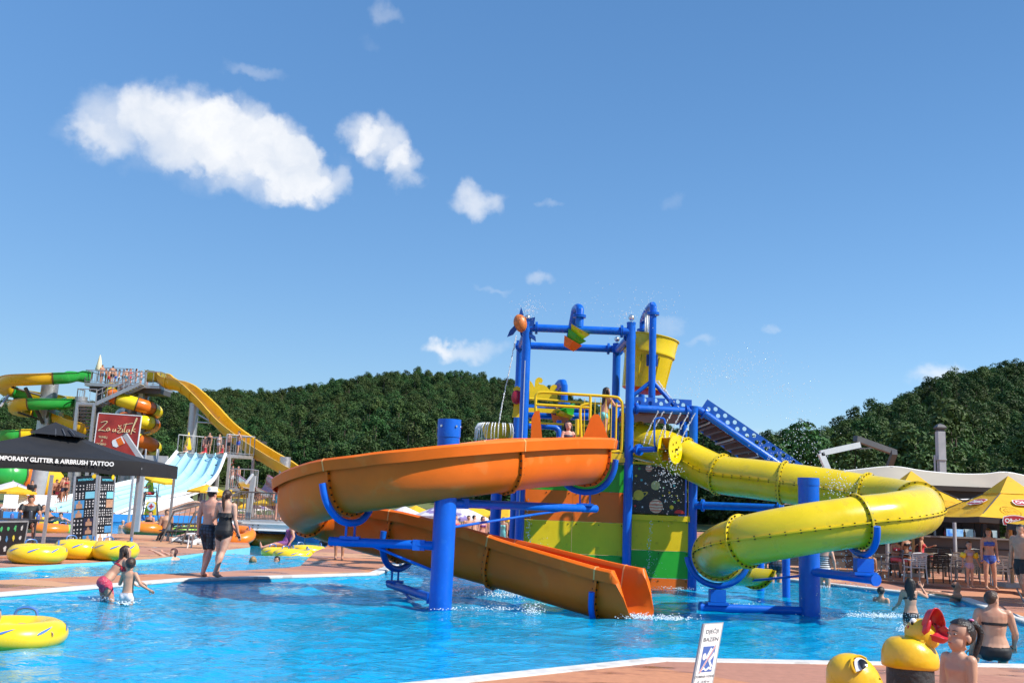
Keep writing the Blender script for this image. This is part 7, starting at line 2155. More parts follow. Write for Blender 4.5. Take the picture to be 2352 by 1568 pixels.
M_DUCK = mat('duck_yellow_paint', (0.76, 0.44, 0.006), 0.32, var=0.08, vscale=8, coat=0.3, bump=0.12, bscale=30, spots=((0.60, 0.30, 0.01), 9.0, 0.64, 0.5))
M_BEAK = mat('beak_red_paint', (0.50, 0.02, 0.035), 0.32, var=0.1, vscale=8, coat=0.3, bump=0.1, bscale=30)
M_POSTB = mat('black_weathered_post', (0.030, 0.030, 0.032), 0.6, var=0.5, vscale=9, bump=0.5, bscale=30, spots=((0.16, 0.15, 0.15), 7.0, 0.58, 0.6))
DY = 7.4
db = r8(1080, 1165, DY)                       # underside centre
px = DY / FPX / 0.20577 * 0.0 + 0.20577 * DY / FPX
dk = Thing('spray_duck', 'yellow fibreglass duck with a raised open red beak on a black post', 'fountain figure', (db.x, db.y, 0))
dk.part('post', MB().lathe([(0.001, 0), (0.166, 0), (0.168, db.z * 0.5), (0.163, db.z + 0.03), (0.001, db.z + 0.03)], (db.x, db.y, 0), n=28), M_POSTB)
u = px
mb = MB()
B = lambda zx, zy: r8(zx, zy, DY)
BF = V((0, -0.115, 0))
lathe_blend(mb, [(B(1085, 1172), 255 * u, 215 * u, -0.004), (B(1080, 1160), 292 * u, 245 * u, -0.005), (B(1080, 1120), 300 * u, 260 * u, -0.005), (B(1080, 1060), 300 * u, 262 * u, 0), (B(1075, 1000), 292 * u, 250 * u, 0.0), (B(1065, 940), 268 * u, 232 * u, 0.0), (B(1045, 880), 218 * u, 195 * u, 0.0), (B(1035, 840), 160 * u, 150 * u, 0), (B(1030, 818), 80 * u, 80 * u, 0)])
dk.part('body', mb, M_DUCK, smooth=180)
mb = MB()
hc = B(1205, 800)
mb.ell(hc, (172 * u, 172 * u, 168 * u), 26, 16, Euler((0.0, 0.25, 0)).to_matrix());
lathe_blend(mb, [(B(1170, 960), 120 * u, 120 * u, 0), (B(1190, 900), 150 * u, 150 * u, 0), (B(1200, 840), 165 * u, 165 * u, 0)])
mb.ell(B(1265, 885), (130 * u, 120 * u, 70 * u), 20, 12)
hd = dk.part('head', mb, M_DUCK, smooth=180)
beak_at = lambda zx, zy: r8(zx, zy, DY) + V((0, -0.10, 0))
# beak: two spoon shaped halves opened towards the upper right
def spoon(pts_edge, hinge, thick, name):
    e = catmull([beak_at(*q) + V((0, dy, 0)) for (q, dy) in pts_edge], 4)
    hng = [beak_at(*q) + V((0, dy, 0)) for (q, dy) in hinge]
    hc_ = sum(hng, V((0, 0, 0))) / len(hng)
    rows = []
    for t in (0, 0.2, 0.4, 0.6, 0.8, 0.93, 1.0):
        rows.append([hc_.lerp(p, t) + V((0, 0.03 * math.sin(math.pi * t), 0)) for p in e])
    mb = MB(); mb.sheet(rows)
    mb.sheet([[hc_.lerp(p, t) + thick + V((0, 0.03 * math.sin(math.pi * t), 0)) for p in e] for t in (0, 0.2, 0.4, 0.6, 0.8, 0.93, 1.0)])
    mb.sheet([e, [p + thick for p in e]])
    mb.tube(e, 0.006, n=6)
    return dk.part(name, mb, M_BEAK, smooth=60)
spoon([((1225, 790), 0.02), ((1190, 690), -0.02), ((1205, 560), -0.05), ((1250, 490), -0.05), ((1300, 495), -0.04), ((1350, 550), -0.03), ((1385, 640), -0.02), ((1400, 700), 0.0)], [((1235, 665), 0.03), ((1320, 665), 0.03)], V((-0.022, 0.05, -0.012)), 'upper_beak')
spoon([((1225, 680), 0.02), ((1215, 770), 0.0), ((1300, 800), -0.04), ((1390, 830), -0.05), ((1445, 822), -0.04), ((1458, 780), -0.03), ((1420, 720), -0.02), ((1385, 680), 0.0)], [((1240, 668), 0.03), ((1350, 672), 0.03)], V((-0.03, 0.03, -0.03)), 'lower_beak')
mb = MB()
lathe_blend(mb, [(beak_at(1165, 690) + V((0, 0.02, 0)), 30 * u, 60 * u, 0.05), (beak_at(1200, 700) + V((0, 0.03, 0)), 50 * u, 90 * u, 0.08), (beak_at(1240, 690) + V((0, 0.04, 0)), 30 * u, 80 * u, 0.08)], 18)
dk.part('beak_root', mb, M_BEAK, smooth=180)
dk.part('spout_hole', MB().tube([beak_at(1308, 668) + V((0, 0.012, 0)), beak_at(1308, 670) + V((0, 0.03, 0))], 0.006, n=8), M_BOLT)
eye = dk.part('eye', MB().ell(B(1105, 655) + V((0, -0.02, 0)), (38 * u, 30 * u, 40 * u), 14, 10), M_WHITEP)
dk.part('pupil', MB().ell(B(1080, 668) + V((0, -0.04, 0)), (15 * u, 14 * u, 20 * u), 10, 8), M_BOLT, parent=eye)
dk.part('cheek_mark', MB().ell(B(1048, 715) + V((0, -0.02, 0)), (12 * u, 10 * u, 22 * u), 10, 8), M_BEAK)
dk.part('mould_seam', MB().tube([B(1232, 950) + V((0, -0.105, 0)), B(1236, 1050) + V((0, -0.125, 0)), B(1230, 1165) + V((0, -0.118, 0))], 0.0035, n=5), M_DUCK)
SYY = 7.0
S = lambda zx, zy: r8(zx, zy, SYY)
us = 0.20577 * SYY / FPX
sb_ = S(420, 1400)
sn = Thing('spray_snail_head', 'rounded yellow fibreglass animal head with one big painted eye at the pool edge', 'fountain figure', (sb_.x, sb_.y, 0))
mb = MB()
secs = []
for (zx, zy, rx) in ((480, 1720, 262), (480, 1560, 288), (470, 1400, 300), (455, 1300, 294), (432, 1200, 268), (420, 1150, 245), (412, 1100, 210), (410, 1060, 168), (405, 1030, 115), (400, 1012, 55)):
    secs.append((S(zx, zy), rx * us, rx * us * 0.85, 0.0))
lathe_blend(mb, secs[::1], 30)
body = sn.part('head', mb, M_DUCK, smooth=180)
sn.part('foot', MB().lathe([(0.15, 0.0), (0.17, 0.02), (0.2, S(560, 1720).z + 0.02), (0.001, S(560, 1720).z + 0.02)], (S(530, 1720).x, SYY, 0), n=24), M_POSTB)
yo = -0.205
e1 = [(385, 1170), (378, 1110), (390, 1060), (420, 1035), (470, 1035), (510, 1055), (525, 1090), (500, 1125), (450, 1150)]
def on_face(zx, zy, push=0.0):
    # nearest front surface of the head at that place
    c = S(440, 1230)
    p = S(zx, zy)
    r = V(((p.x - c.x) / (290 * us), 0, (p.z - c.z) / (225 * us)))
    y = -math.sqrt(max(0.05, 1 - r.x ** 2 - r.z ** 2)) * 250 * us
    return V((p.x * 1.0, SYY + y - push, p.z))
P = catmull([on_face(*q, 0.012) for q in e1 + e1[:1]], 3)[:-1]
mb = MB(); mb.add(P + [sum(P, V((0, 0, 0))) / len(P) + V((0, -0.006, 0))], [(i, (i + 1) % len(P), len(P)) for i in range(len(P))]); ey = sn.part('eye', mb, mat('eye_grey_white', (0.62, 0.65, 0.68), 0.3, var=0.1), smooth=180)
e2 = [(425, 1085), (432, 1055), (465, 1042), (505, 1058), (525, 1088), (505, 1115), (460, 1145), (445, 1135)]
P = catmull([on_face(*q, 0.02) for q in e2 + e2[:1]], 3)[:-1]
mb = MB(); mb.add(P + [sum(P, V((0, 0, 0))) / len(P) + V((0, -0.008, 0))], [(i, (i + 1) % len(P), len(P)) for i in range(len(P))]); sn.part('pupil', mb, mat('gloss_black', (0.01, 0.01, 0.012), 0.12, coat=0.5), smooth=180, parent=ey)
sn.part('eyelid', MB().tube(catmull([on_face(*q, 0.008) for q in ((380, 1185), (352, 1120), (362, 1055), (410, 1022), (480, 1020), (535, 1050))], 3), 0.008, n=6), M_DUCK)
sn.part('nozzle_hole', MB().tube([on_face(685, 1270, 0.004), on_face(685, 1270, -0.02)], 0.006, n=8), M_BOLT)
# people
SKINS = {'fair': (0.60, 0.36, 0.26), 'mid': (0.52, 0.29, 0.19), 'tan': (0.42, 0.21, 0.125), 'rosy': (0.58, 0.30, 0.22), 'pale': (0.66, 0.44, 0.34)}
def skin_mat(k):
    return mat('skin_' + k, SKINS[k], 0.45, var=0.14, vscale=9, spec=0.4, bump=0.04, bscale=90, spots=(tuple(q * w for q, w in zip(SKINS[k], (0.95, 0.72, 0.68))), 6.0, 0.52, 0.5))
HAIRS = {'brown': (0.045, 0.022, 0.012), 'dark': (0.014, 0.010, 0.009), 'blond': (0.30, 0.19, 0.08), 'grey': (0.48, 0.47, 0.45), 'ginger': (0.30, 0.12, 0.04), 'auburn': (0.075, 0.022, 0.018)}
def hair_mat(k):
    return mat('hair_' + k, HAIRS[k], 0.42, var=0.35, vscale=22, bump=0.5, bscale=70)
def cloth_mat(k, c):
    return mat('swimwear_' + k, c, 0.6, var=0.12, vscale=10, bump=0.05, bscale=200)
CL = {'black': (0.010, 0.010, 0.012), 'pink': (0.62, 0.06, 0.10), 'white': (0.72, 0.70, 0.68), 'red': (0.55, 0.03, 0.04), 'navy': (0.015, 0.020, 0.05), 'blue': (0.02, 0.06, 0.35), 'teal': (0.01, 0.28, 0.42), 'lime': (0.35, 0.62, 0.04),
      'grey': (0.2, 0.2, 0.22), 'coral': (0.75, 0.09, 0.10), 'lilac': (0.42, 0.30, 0.40), 'aqua': (0.15, 0.5, 0.5), 'purple': (0.18, 0.05, 0.22)}
def dotted_mat(name, base, dot, sc, r=0.28):
    m = bpy.data.materials.new(name); m.use_nodes = True
    n, l = m.node_tree.nodes, m.node_tree.links
    tc = nd(n, 'ShaderNodeTexCoord'); vo = nd(n, 'ShaderNodeTexVoronoi', inp={'Scale': sc, 'Randomness': 0.3}); l.new(tc.outputs['Object'], vo.inputs['Vector'])
    mr = nd(n, 'ShaderNodeMapRange', inp={1: r, 2: r + 0.05, 3: 1.0, 4: 0.0}); l.new(vo.outputs['Distance'], mr.inputs[0])
    mx = nd(n, 'ShaderNodeMix', data_type='RGBA', inp={6: (*base, 1), 7: (*dot, 1)}); l.new(mr.outputs[0], mx.inputs[0]); l.new(mx.outputs[2], n['Principled BSDF'].inputs['Base Color'])
    n['Principled BSDF'].inputs['Roughness'].default_value = 0.65
    return m
PATTERNS = {'dots': dotted_mat('polka_dot_cloth', CL['black'], (0.7, 0.68, 0.66), 38), 'pinkdots': dotted_mat('pink_spotted_cloth', (0.60, 0.05, 0.10), (0.75, 0.45, 0.45), 45, 0.2), 'floral': dotted_mat('white_floral_cloth', (0.70, 0.66, 0.66), (0.5, 0.15, 0.25), 40, 0.2),
            'camo': dotted_mat('navy_leaf_cloth', (0.008, 0.010, 0.018), (0.03, 0.05, 0.09), 14, 0.4), 'bluestripe': None}
def stripe_mat(name, a, b, sc):
    m = bpy.data.materials.new(name); m.use_nodes = True
    n, l = m.node_tree.nodes, m.node_tree.links
    tc = nd(n, 'ShaderNodeTexCoord'); wv = nd(n, 'ShaderNodeTexWave', bands_direction='Z', inp={'Scale': sc, 'Distortion': 0.6}); l.new(tc.outputs['Object'], wv.inputs[0])
    mr = nd(n, 'ShaderNodeMapRange', inp={1: 0.45, 2: 0.55}); l.new(wv.outputs[0], mr.inputs[0])
    mx = nd(n, 'ShaderNodeMix', data_type='RGBA', inp={6: (*a, 1), 7: (*b, 1)}); l.new(mr.outputs[0], mx.inputs[0]); l.new(mx.outputs[2], n['Principled BSDF'].inputs['Base Color'])
    n['Principled BSDF'].inputs['Roughness'].default_value = 0.6
    return m
PATTERNS['bluestripe'] = stripe_mat('blue_striped_cloth', (0.01, 0.03, 0.28), (0.06, 0.15, 0.5), 9)
PATTERNS['bwstripe'] = stripe_mat('black_white_striped_cloth', (0.01, 0.01, 0.012), (0.7, 0.7, 0.7), 6)
def get_cloth(k):
    return PATTERNS[k] if k in PATTERNS else cloth_mat(k, CL[k])
BODY = {  # half width, half depth at heights along the trunk (fractions of stature above the pelvis centre)
    'f': [(-0.075, 0.050, 0.055), (-0.045, 0.088, 0.072), (0.0, 0.100, 0.078), (0.05, 0.090, 0.066), (0.115, 0.070, 0.055), (0.17, 0.078, 0.060), (0.225, 0.088, 0.063), (0.265, 0.092, 0.055), (0.295, 0.090, 0.047), (0.314, 0.058, 0.040), (0.335, 0.032, 0.033), (0.37, 0.031, 0.034)],
    'm': [(-0.075, 0.048, 0.055), (-0.045, 0.082, 0.068), (0.0, 0.090, 0.070), (0.05, 0.086, 0.066), (0.115, 0.084, 0.063), (0.17, 0.092, 0.068), (0.225, 0.104, 0.072), (0.265, 0.110, 0.062), (0.295, 0.108, 0.052), (0.317, 0.068, 0.044), (0.335, 0.037, 0.038), (0.37, 0.036, 0.039)],
    'c': [(-0.075, 0.045, 0.050), (-0.045, 0.074, 0.062), (0.0, 0.080, 0.066), (0.05, 0.076, 0.064), (0.115, 0.070, 0.060), (0.17, 0.074, 0.060), (0.225, 0.080, 0.060), (0.262, 0.083, 0.052), (0.288, 0.085, 0.046), (0.306, 0.060, 0.040), (0.325, 0.031, 0.032), (0.36, 0.031, 0.033)]}
DEF_LEGS = ((0.03, 0.0, -1), (0.0, 0.02, -1))
def U3(v): return V(v).normalized()
def person(label, base, yaw, h, sex='f', skin='mid', hair=('brown', 'short'), wear=(), torso=(0, 0, 1), armL=((0.14, 0, -1), (0.04, -0.12, -1)), armR=((-0.14, 0, -1), (-0.04, -0.12, -1)),
           legL=((0.02, 0, -1), (0.0, 0.03, -1)), legR=((-0.02, 0, -1), (0.0, 0.03, -1)), look=0.0, nod=0.0, anchor='feet', vox=0.011, wide=1.0, face=False, group=None, extras=None, drop=0.0, shadow_part=None):
    """a bather: one continuous body mesh (remeshed), with swimwear and hair as children. Local front is -Y."""
    B = BODY[sex]
    hh = h * {'f': 0.140, 'm': 0.137, 'c': 0.140 + max(0.0, (1.5 - h)) * 0.12}[sex]
    t = U3(torso)
    s = V((1, 0, 0)); s = (s - t * s.dot(t)).normalized()
    f = -(t.cross(s))                       # front
    pel = V((0, 0, 0))
    mb = MB()
    n = 18
    rows = []
    up = V((0, 0, 1))
    for (z, w, d) in B:
        k = min(1, max(0, (z + 0.02) / 0.12))
        tt = (up.lerp(t, k)).normalized() if z > -0.02 else up.lerp(t, 0.35).normalized()
        s2 = (V((1, 0, 0)) - tt * tt.x).normalized(); f2 = -(tt.cross(s2))
        c = pel + (t * z if z > 0 else up.lerp(t, 0.5).normalized() * z) * h
        c = c - f2 * (0.012 * h if -0.05 < z < 0.03 else 0) + f2 * (0.008 * h if 0.2 < z < 0.25 else 0)
        ring = []
        for i in range(n):
            a = 2 * math.pi * i / n
            ca, sa_ = math.cos(a), math.sin(a)
            r = 1 / (abs(ca) ** 2.4 + abs(sa_) ** 2.4) ** (1 / 2.4)
            ring.append(c + s2 * (ca * r * w * h * wide) + f2 * (sa_ * r * d * h * (wide ** 1.3)))
        rows.append(ring)
    vs = [p for r in rows for p in r]; k = len(rows)
    fs = [(i * n + j, i * n + (j + 1) % n, (i + 1) * n + (j + 1) % n, (i + 1) * n + j) for i in range(k - 1) for j in range(n)] + [tuple(range(n - 1, -1, -1)), tuple((k - 1) * n + j for j in range(n))]
    mb.add(vs, fs)
    # buttocks, chest
    for sg in (-1, 1):
        mb.ell(pel + V((sg * 0.044 * h * wide, 0, -0.028 * h)) - f * (0.038 * h * wide), (0.052 * h * wide, 0.046 * h * wide, 0.056 * h), 12, 8)
        if sex == 'f':
            mb.ell(pel + t * (0.212 * h) + s * (sg * 0.043 * h) + f * (0.052 * h * wide), (0.038 * h, 0.036 * h, 0.036 * h), 12, 8)
    neck = pel + t * (0.318 * h)
    # head frame
    R = Matrix.Rotation(math.radians(look), 3, 'Z') @ Matrix.Rotation(math.radians(nod), 3, 'X')
    hu = (R @ V((0, 0, 1)) * 0.65 + t * 0.35).normalized()
    hf = R @ V((0, -1, 0)); hf = (hf - hu * hf.dot(hu)).normalized(); hs = hf.cross(hu) * -1
    HM = Matrix((hs, -hf, hu)).transposed()
    hc = neck + t * (0.008 * h) + hu * (hh * 0.47)
    HP = lambda a, b, c: hc + HM @ V((a * hh, -b * hh, c * hh))
    mb.tube([neck - t * 0.03 * h, neck + t * 0.02 * h, HP(0, -0.02, -0.30)], [0.036 * h * (1.1 if sex == 'm' else 0.95), 0.031 * h * (1.1 if sex == 'm' else 0.95), 0.25 * hh], n=12)
    mb.ell(HP(0, -0.05, 0.12), (0.345 * hh, 0.415 * hh, 0.38 * hh), 20, 14, HM)
    mb.ell(HP(0, 0.09, -0.20), (0.265 * hh, 0.27 * hh, 0.29 * hh), 18, 12, HM)
    mb.ell(HP(0, 0.20, -0.36), (0.13 * hh, 0.12 * hh, 0.11 * hh), 12, 8, HM)
    mb.ell(HP(0, 0.375, -0.08), (0.055 * hh, 0.085 * hh, 0.10 * hh), 10, 8, HM)
    mb.ell(HP(0, 0.335, -0.245), (0.11 * hh, 0.05 * hh, 0.045 * hh), 10, 8, HM)
    for sg in (-1, 1):
        mb.ell(HP(sg * 0.345, -0.04, -0.06), (0.05 * hh, 0.085 * hh, 0.12 * hh), 10, 8, HM)
    # limbs
    bones = [('torso', pel - t * 0.04 * h, neck, 0.09 * h)]
    shw = {'f': 0.100, 'm': 0.118, 'c': 0.090}[sex] * h * (1 + (wide - 1) * 0.6)
    fing = MB()
    for sg, (u_, l_) in ((1, armL), (-1, armR)):
        sh = pel + t * (0.283 * h) + s * (sg * shw)
        ud, ld = U3(u_), U3(l_)
        el = sh + ud * (0.172 * h); wr = el + ld * (0.148 * h)
        ar = 0.031 * h * (1.12 if sex == 'm' else 0.92) * wide ** 0.8
        mb.ell(sh - s * (sg * 0.006 * h), (ar * 1.25, ar * 1.25, ar * 1.2), 12, 8)
        mb.tube([sh, sh.lerp(el, 0.35), sh.lerp(el, 0.8), el], [ar * 1.1, ar * 1.05, ar * 0.85, ar * 0.82], n=12)
        mb.tube([el - ud * 0.008 * h, el.lerp(wr, 0.25), el.lerp(wr, 0.7), wr], [ar * 0.82, ar * 0.86, ar * 0.64, ar * 0.52], n=12)
        # hand: palm, four fingers, thumb
        hd = ld
        side = hd.cross(V((0, 1, 0))) if abs(hd.y) < 0.9 else hd.cross(V((0, 0, 1)))
        side = side.normalized(); pn = hd.cross(side).normalized()
        pm = Matrix((side, pn, hd)).transposed()
        mb.ell(wr + hd * (0.026 * h), (0.024 * h, 0.012 * h, 0.032 * h), 12, 8, pm)
        for q, (off, ln) in enumerate(((-0.016, 0.040), (-0.006, 0.046), (0.005, 0.044), (0.015, 0.035))):
            p0 = wr + hd * (0.048 * h) + side * (off * h)
            p1 = p0 + hd * (ln * 0.5 * h) + pn * (0.006 * h * sg)
            p2 = p1 + hd * (ln * 0.42 * h) + pn * (0.016 * h * sg)
            fing.tube([p0 - hd * 0.012 * h, p0, p1, p2], [0.0056 * h, 0.0056 * h, 0.005 * h, 0.0038 * h], n=6)
        p0 = wr + hd * (0.014 * h) + side * (0.020 * h); p1 = p0 + (hd + side * 0.9).normalized() * (0.026 * h); p2 = p1 + (hd + side * 0.2).normalized() * (0.020 * h)
        fing.tube([p0 - side * 0.01 * h, p0, p1, p2], [0.007 * h, 0.007 * h, 0.006 * h, 0.0045 * h], n=6)
        bones += [('uarm', sh, el, ar), ('farm', el, wr, ar * 0.7)]
    feet = []
    for sg, (u_, l_) in ((1, legL), (-1, legR)):
        hp = pel + V((sg * 0.050 * h * wide, 0, -0.028 * h))
        ud, ld = U3(u_), U3(l_)
        kn = hp + ud * (0.232 * h); an = kn + ld * (0.232 * h)
        lr = {'f': 0.056, 'm': 0.054, 'c': 0.047}[sex] * h * wide ** 0.9
        mb.tube([hp + V((0, 0, 0.01 * h)), hp.lerp(kn, 0.25), hp.lerp(kn, 0.7), kn], [lr, lr * 1.0, lr * 0.76, lr * 0.64], n=14)
        cf = V((0, 1, 0)) if abs(ld.y) < 0.8 else V((0, 0, -1))
        mb.tube([kn - ud * 0.01 * h, kn.lerp(an, 0.28) + cf * 0.008 * h, kn.lerp(an, 0.62), an], [lr * 0.63, lr * 0.68, lr * 0.50, lr * 0.40], n=14)
        fd = V((0, -1, 0)) if ld.z < -0.5 else (V((0, 0, 1)) if ld.y < -0.5 else V((0, -0.6, -0.8)))
        fd = (fd - ld * fd.dot(ld) * 0.55).normalized()
        mb.tube([an - fd * 0.022 * h + ld * 0.018 * h, an + ld * 0.022 * h, an + fd * 0.05 * h + ld * 0.027 * h, an + fd * 0.10 * h + ld * 0.032 * h, an + fd * 0.118 * h + ld * 0.033 * h], [0.018 * h, 0.024 * h, 0.021 * h, 0.016 * h, 0.008 * h], n=10)
        for q in range(5):
            sd = fd.cross(ld).normalized()
            c = an + fd * (0.118 - 0.004 * q) * h + ld * 0.034 * h + sd * ((q - 2) * 0.0075 * h * sg)
            fing.ell(c, (0.0052 * h, 0.0052 * h, 0.0052 * h), 6, 4)
        feet += [an + ld * (0.046 * h)]
        bones += [('thigh', hp, kn, lr * 0.85), ('shin', kn, an, lr * 0.55)]
    bones.append(('head', HP(0, 0, -0.25), HP(0, 0, 0.3), 0.36 * hh))
    # remesh into one skin
    tmp_me = bpy.data.meshes.new('tmp'); tmp_me.from_pydata(mb.v, [], mb.f); fix_normals(tmp_me)
    tmp = bpy.data.objects.new('tmp', tmp_me); col.objects.link(tmp)
    md = tmp.modifiers.new('r', 'REMESH'); md.mode = 'VOXEL'; md.voxel_size = vox * h; md.adaptivity = 0.0
    sm = tmp.modifiers.new('s', 'SMOOTH'); sm.iterations = 3; sm.factor = 0.5
    dg = bpy.context.evaluated_depsgraph_get()
    me = bpy.data.meshes.new_from_object(tmp.evaluated_get(dg))
    bpy.data.objects.remove(tmp); bpy.data.meshes.remove(tmp_me)
    N = len(me.vertices)
    co = np.empty(N * 3); me.vertices.foreach_get('co', co); co = co.reshape(-1, 3)
    no = np.empty(N * 3); me.vertices.foreach_get('normal', no); no = no.reshape(-1, 3)
    # nearest bone of each vertex
    best = np.full(N, 1e9); bid = np.zeros(N, int); bt = np.zeros(N)
    for i, (nm, a, b, r) in enumerate(bones):
        a_, b_ = np.array(a), np.array(b); ab = b_ - a_
        tt = np.clip(((co - a_) @ ab) / (ab @ ab), 0, 1)
        d = np.linalg.norm(co - (a_ + tt[:, None] * ab), axis=1) / r
        m_ = d < best
        best[m_] = d[m_]; bid[m_] = i; bt[m_] = tt[m_]
    kind = np.array([b[0] for b in bones])[bid]
    hgt = (co @ np.array(t)) / h                                    # along the trunk
    lat = np.abs(co @ np.array(s)) / h
    fro = (co @ np.array(f)) / h
    polys = [tuple(p.vertices) for p in me.polygons]
    # lift so that the anchor rests at the base point
    zmin = min(p.z for p in feet)
    lift = {'feet': -zmin - 0.002, 'seat': 0.088 * h, 'pelvis': 0.0}[anchor] - drop
    bodymb = MB(); bodymb.v = [tuple(p) for p in co]; bodymb.f = list(polys); bodymb.mi = [0] * len(polys)
    bodymb.add(fing.v, fing.f)
    th = Thing('person', label, 'person', V(base) + V((0, 0, 0)), yaw, group=group, local=True)
    L_ = V((0, 0, lift))
    def lpart(nm, m, mm, smooth=180, parent=None, fix=False):
        m.v = [(p[0], p[1], p[2] + lift) for p in m.v]
        return th.part(nm, m, mm, smooth=smooth, parent=parent, fix=fix)
    lpart('body', bodymb, skin_mat(skin))
    trunkish = (kind == 'torso')
    legish = (kind == 'thigh')
    for (typ, mk) in wear:
        if typ == 'brief':
            msk = ((trunkish & (hgt < 0.030 + 0.0 * lat)) | (legish & (hgt > -0.052 - 0.5 * (0.10 - lat) + 0.0))) & (hgt > -0.13) & (hgt < 0.035)
        elif typ == 'trunks':
            msk = (trunkish & (hgt < 0.045)) | (legish & (bt < 0.50))
        elif typ == 'longtrunks':
            msk = (trunkish & (hgt < 0.05)) | (legish & (bt < 0.88))
        elif typ == 'top':
            msk = trunkish & (hgt > 0.175 + np.where(fro > 0, 0, 0.02)) & (hgt < np.where(fro > 0.02, 0.245, 0.222))
        elif typ == 'onepiece':
            msk = ((trunkish & (hgt < np.where(fro > 0.0, 0.25, 0.195))) | (legish & (hgt > -0.06 - 0.45 * (0.10 - lat)) & (hgt < 0.03)))
        elif typ == 'shirt':
            msk = (trunkish & (hgt > -0.02) & (hgt < 0.305)) | ((kind == 'uarm') & (bt < 0.55))
        elif typ == 'shorts':
            msk = (trunkish & (hgt < 0.06)) | (legish & (bt < 0.6))
        else:
            continue
        off = {'trunks': 0.008, 'longtrunks': 0.011, 'shirt': 0.010, 'shorts': 0.009}.get(typ, 0.0045) * h
        keep = [p for p in polys if all(msk[i] for i in p)]
        used = sorted({i for p in keep for i in p}); mp = {j: q for q, j in enumerate(used)}
        sh_ = MB(); sh_.v = [tuple(co[j] + no[j] * off) for j in used]; sh_.f = [tuple(mp[j] for j in p) for p in keep]; sh_.mi = [0] * len(keep)
        # turned-in hem so that the cloth has an edge
        cnt = {}
        for p in sh_.f:
            for a, b in zip(p, p[1:] + p[:1]): cnt[(min(a, b), max(a, b))] = cnt.get((min(a, b), max(a, b)), 0) + 1
        nb = len(sh_.v); ext = {}
        for (a, b), c in list(cnt.items()):
            if c == 1:
                for j in (a, b):
                    if j not in ext:
                        ext[j] = len(sh_.v); sh_.v.append(tuple(co[used[j]] - no[used[j]] * 0.004 * h))
                sh_.f.append((a, b, ext[b], ext[a])); sh_.mi.append(0)
        nm = {'brief': 'swim_briefs', 'trunks': 'swim_trunks', 'longtrunks': 'swim_trunks', 'top': 'bikini_top', 'onepiece': 'swimsuit', 'shirt': 'shirt', 'shorts': 'shorts'}[typ]
        lpart(nm, sh_, get_cloth(mk))
        if typ == 'top':
            for sg in (-1, 1):
                st_ = MB(); st_.tube([pel + t * (0.235 * h) + s * (sg * 0.045 * h) + f * (0.068 * h), pel + t * (0.285 * h) + s * (sg * 0.042 * h) + f * (0.030 * h), pel + t * (0.298 * h) + s * (sg * 0.035 * h) - f * 0.035 * h, pel + t * (0.215 * h) + s * (sg * 0.04 * h) - f * 0.062 * h], 0.0045 * h, n=5)
                lpart('strap', st_, get_cloth(mk))
    # hair
    hk, style = hair
    if style != 'none':
        hm = MB()
        nn, kk = 26, 18
        vs, idx = [], {}
        def keep_(x, y, z):               # x side, y front, z up (unit ellipsoid)
            if style == 'bald': return z < 0.25 and y < 0.05 and z > -0.45
            if z > 0.72: return True
            if y > 0.42: return z > 0.42
            if y > 0.10: return z > 0.0
            return z > (-0.62 if style == 'bald' else -0.93)
        for i in range(kk + 1):
            th_ = math.pi * i / kk
            for j in range(nn):
                q = 2 * math.pi * j / nn
                x, y, z = math.sin(th_) * math.cos(q), math.sin(th_) * math.sin(q), math.cos(th_)
                g = 1.09 + 0.05 * mnoise.noise(V((x * 3, y * 3, z * 3 + h * 7)))
                vs.append((HP(0.345 * x * g, -0.05 + 0.415 * y * g, 0.12 + 0.385 * z * g), keep_(x, y, z)))
        hm.add([v[0] for v in vs], [f_ for i in range(kk) for j in range(nn) for f_ in [(i * nn + j, (i + 1) * nn + j, (i + 1) * nn + (j + 1) % nn, i * nn + (j + 1) % nn)] if all(vs[q][1] for q in f_)])
        if style in ('long', 'wet'):
            rowsh = []
            for kz, w_, yb, d_ in ((0.1, 0.36, -0.34, 0.16), (-0.15, 0.39, -0.36, 0.17), (-0.5, 0.40, -0.36, 0.17), (-0.9, 0.36, -0.36, 0.13), (-1.25, 0.26, -0.38, 0.09), (-1.5, 0.12, -0.38, 0.05)):
                if style == 'wet': w_ *= 0.85
                c = HP(0, yb, kz) if kz > -0.4 else HP(0, yb, -0.4) - t * ((-0.4 - kz) * hh)
                rowsh.append([c + HM @ V((w_ * hh * math.cos(2 * math.pi * i / 16) * (1 + 0.06 * math.sin(5 * i)), d_ * hh * math.sin(2 * math.pi * i / 16), 0.05 * hh * math.sin(3.1 * i))) for i in range(16)] )
            for r in rowsh: r.append(r[0])
            hm.sheet(rowsh)
            for sg in (-1, 1):
                hm.tube([HP(sg * 0.30, -0.05, 0.25), HP(sg * 0.37, 0.0, -0.1), HP(sg * 0.36, -0.05, -0.5), neck + s * (sg * 0.055 * h) - t * 0.03 * h, neck + s * (sg * 0.06 * h) - t * 0.09 * h + f * 0.02 * h], [0.10 * hh, 0.12 * hh, 0.13 * hh, 0.09 * hh, 0.03 * hh], n=8)
        if style == 'bob':
            for sg in (-1, 1):
                hm.tube([HP(sg * 0.28, -0.1, 0.3), HP(sg * 0.36, -0.08, -0.1), HP(sg * 0.33, -0.10, -0.45)], [0.13 * hh, 0.14 * hh, 0.05 * hh], n=8)
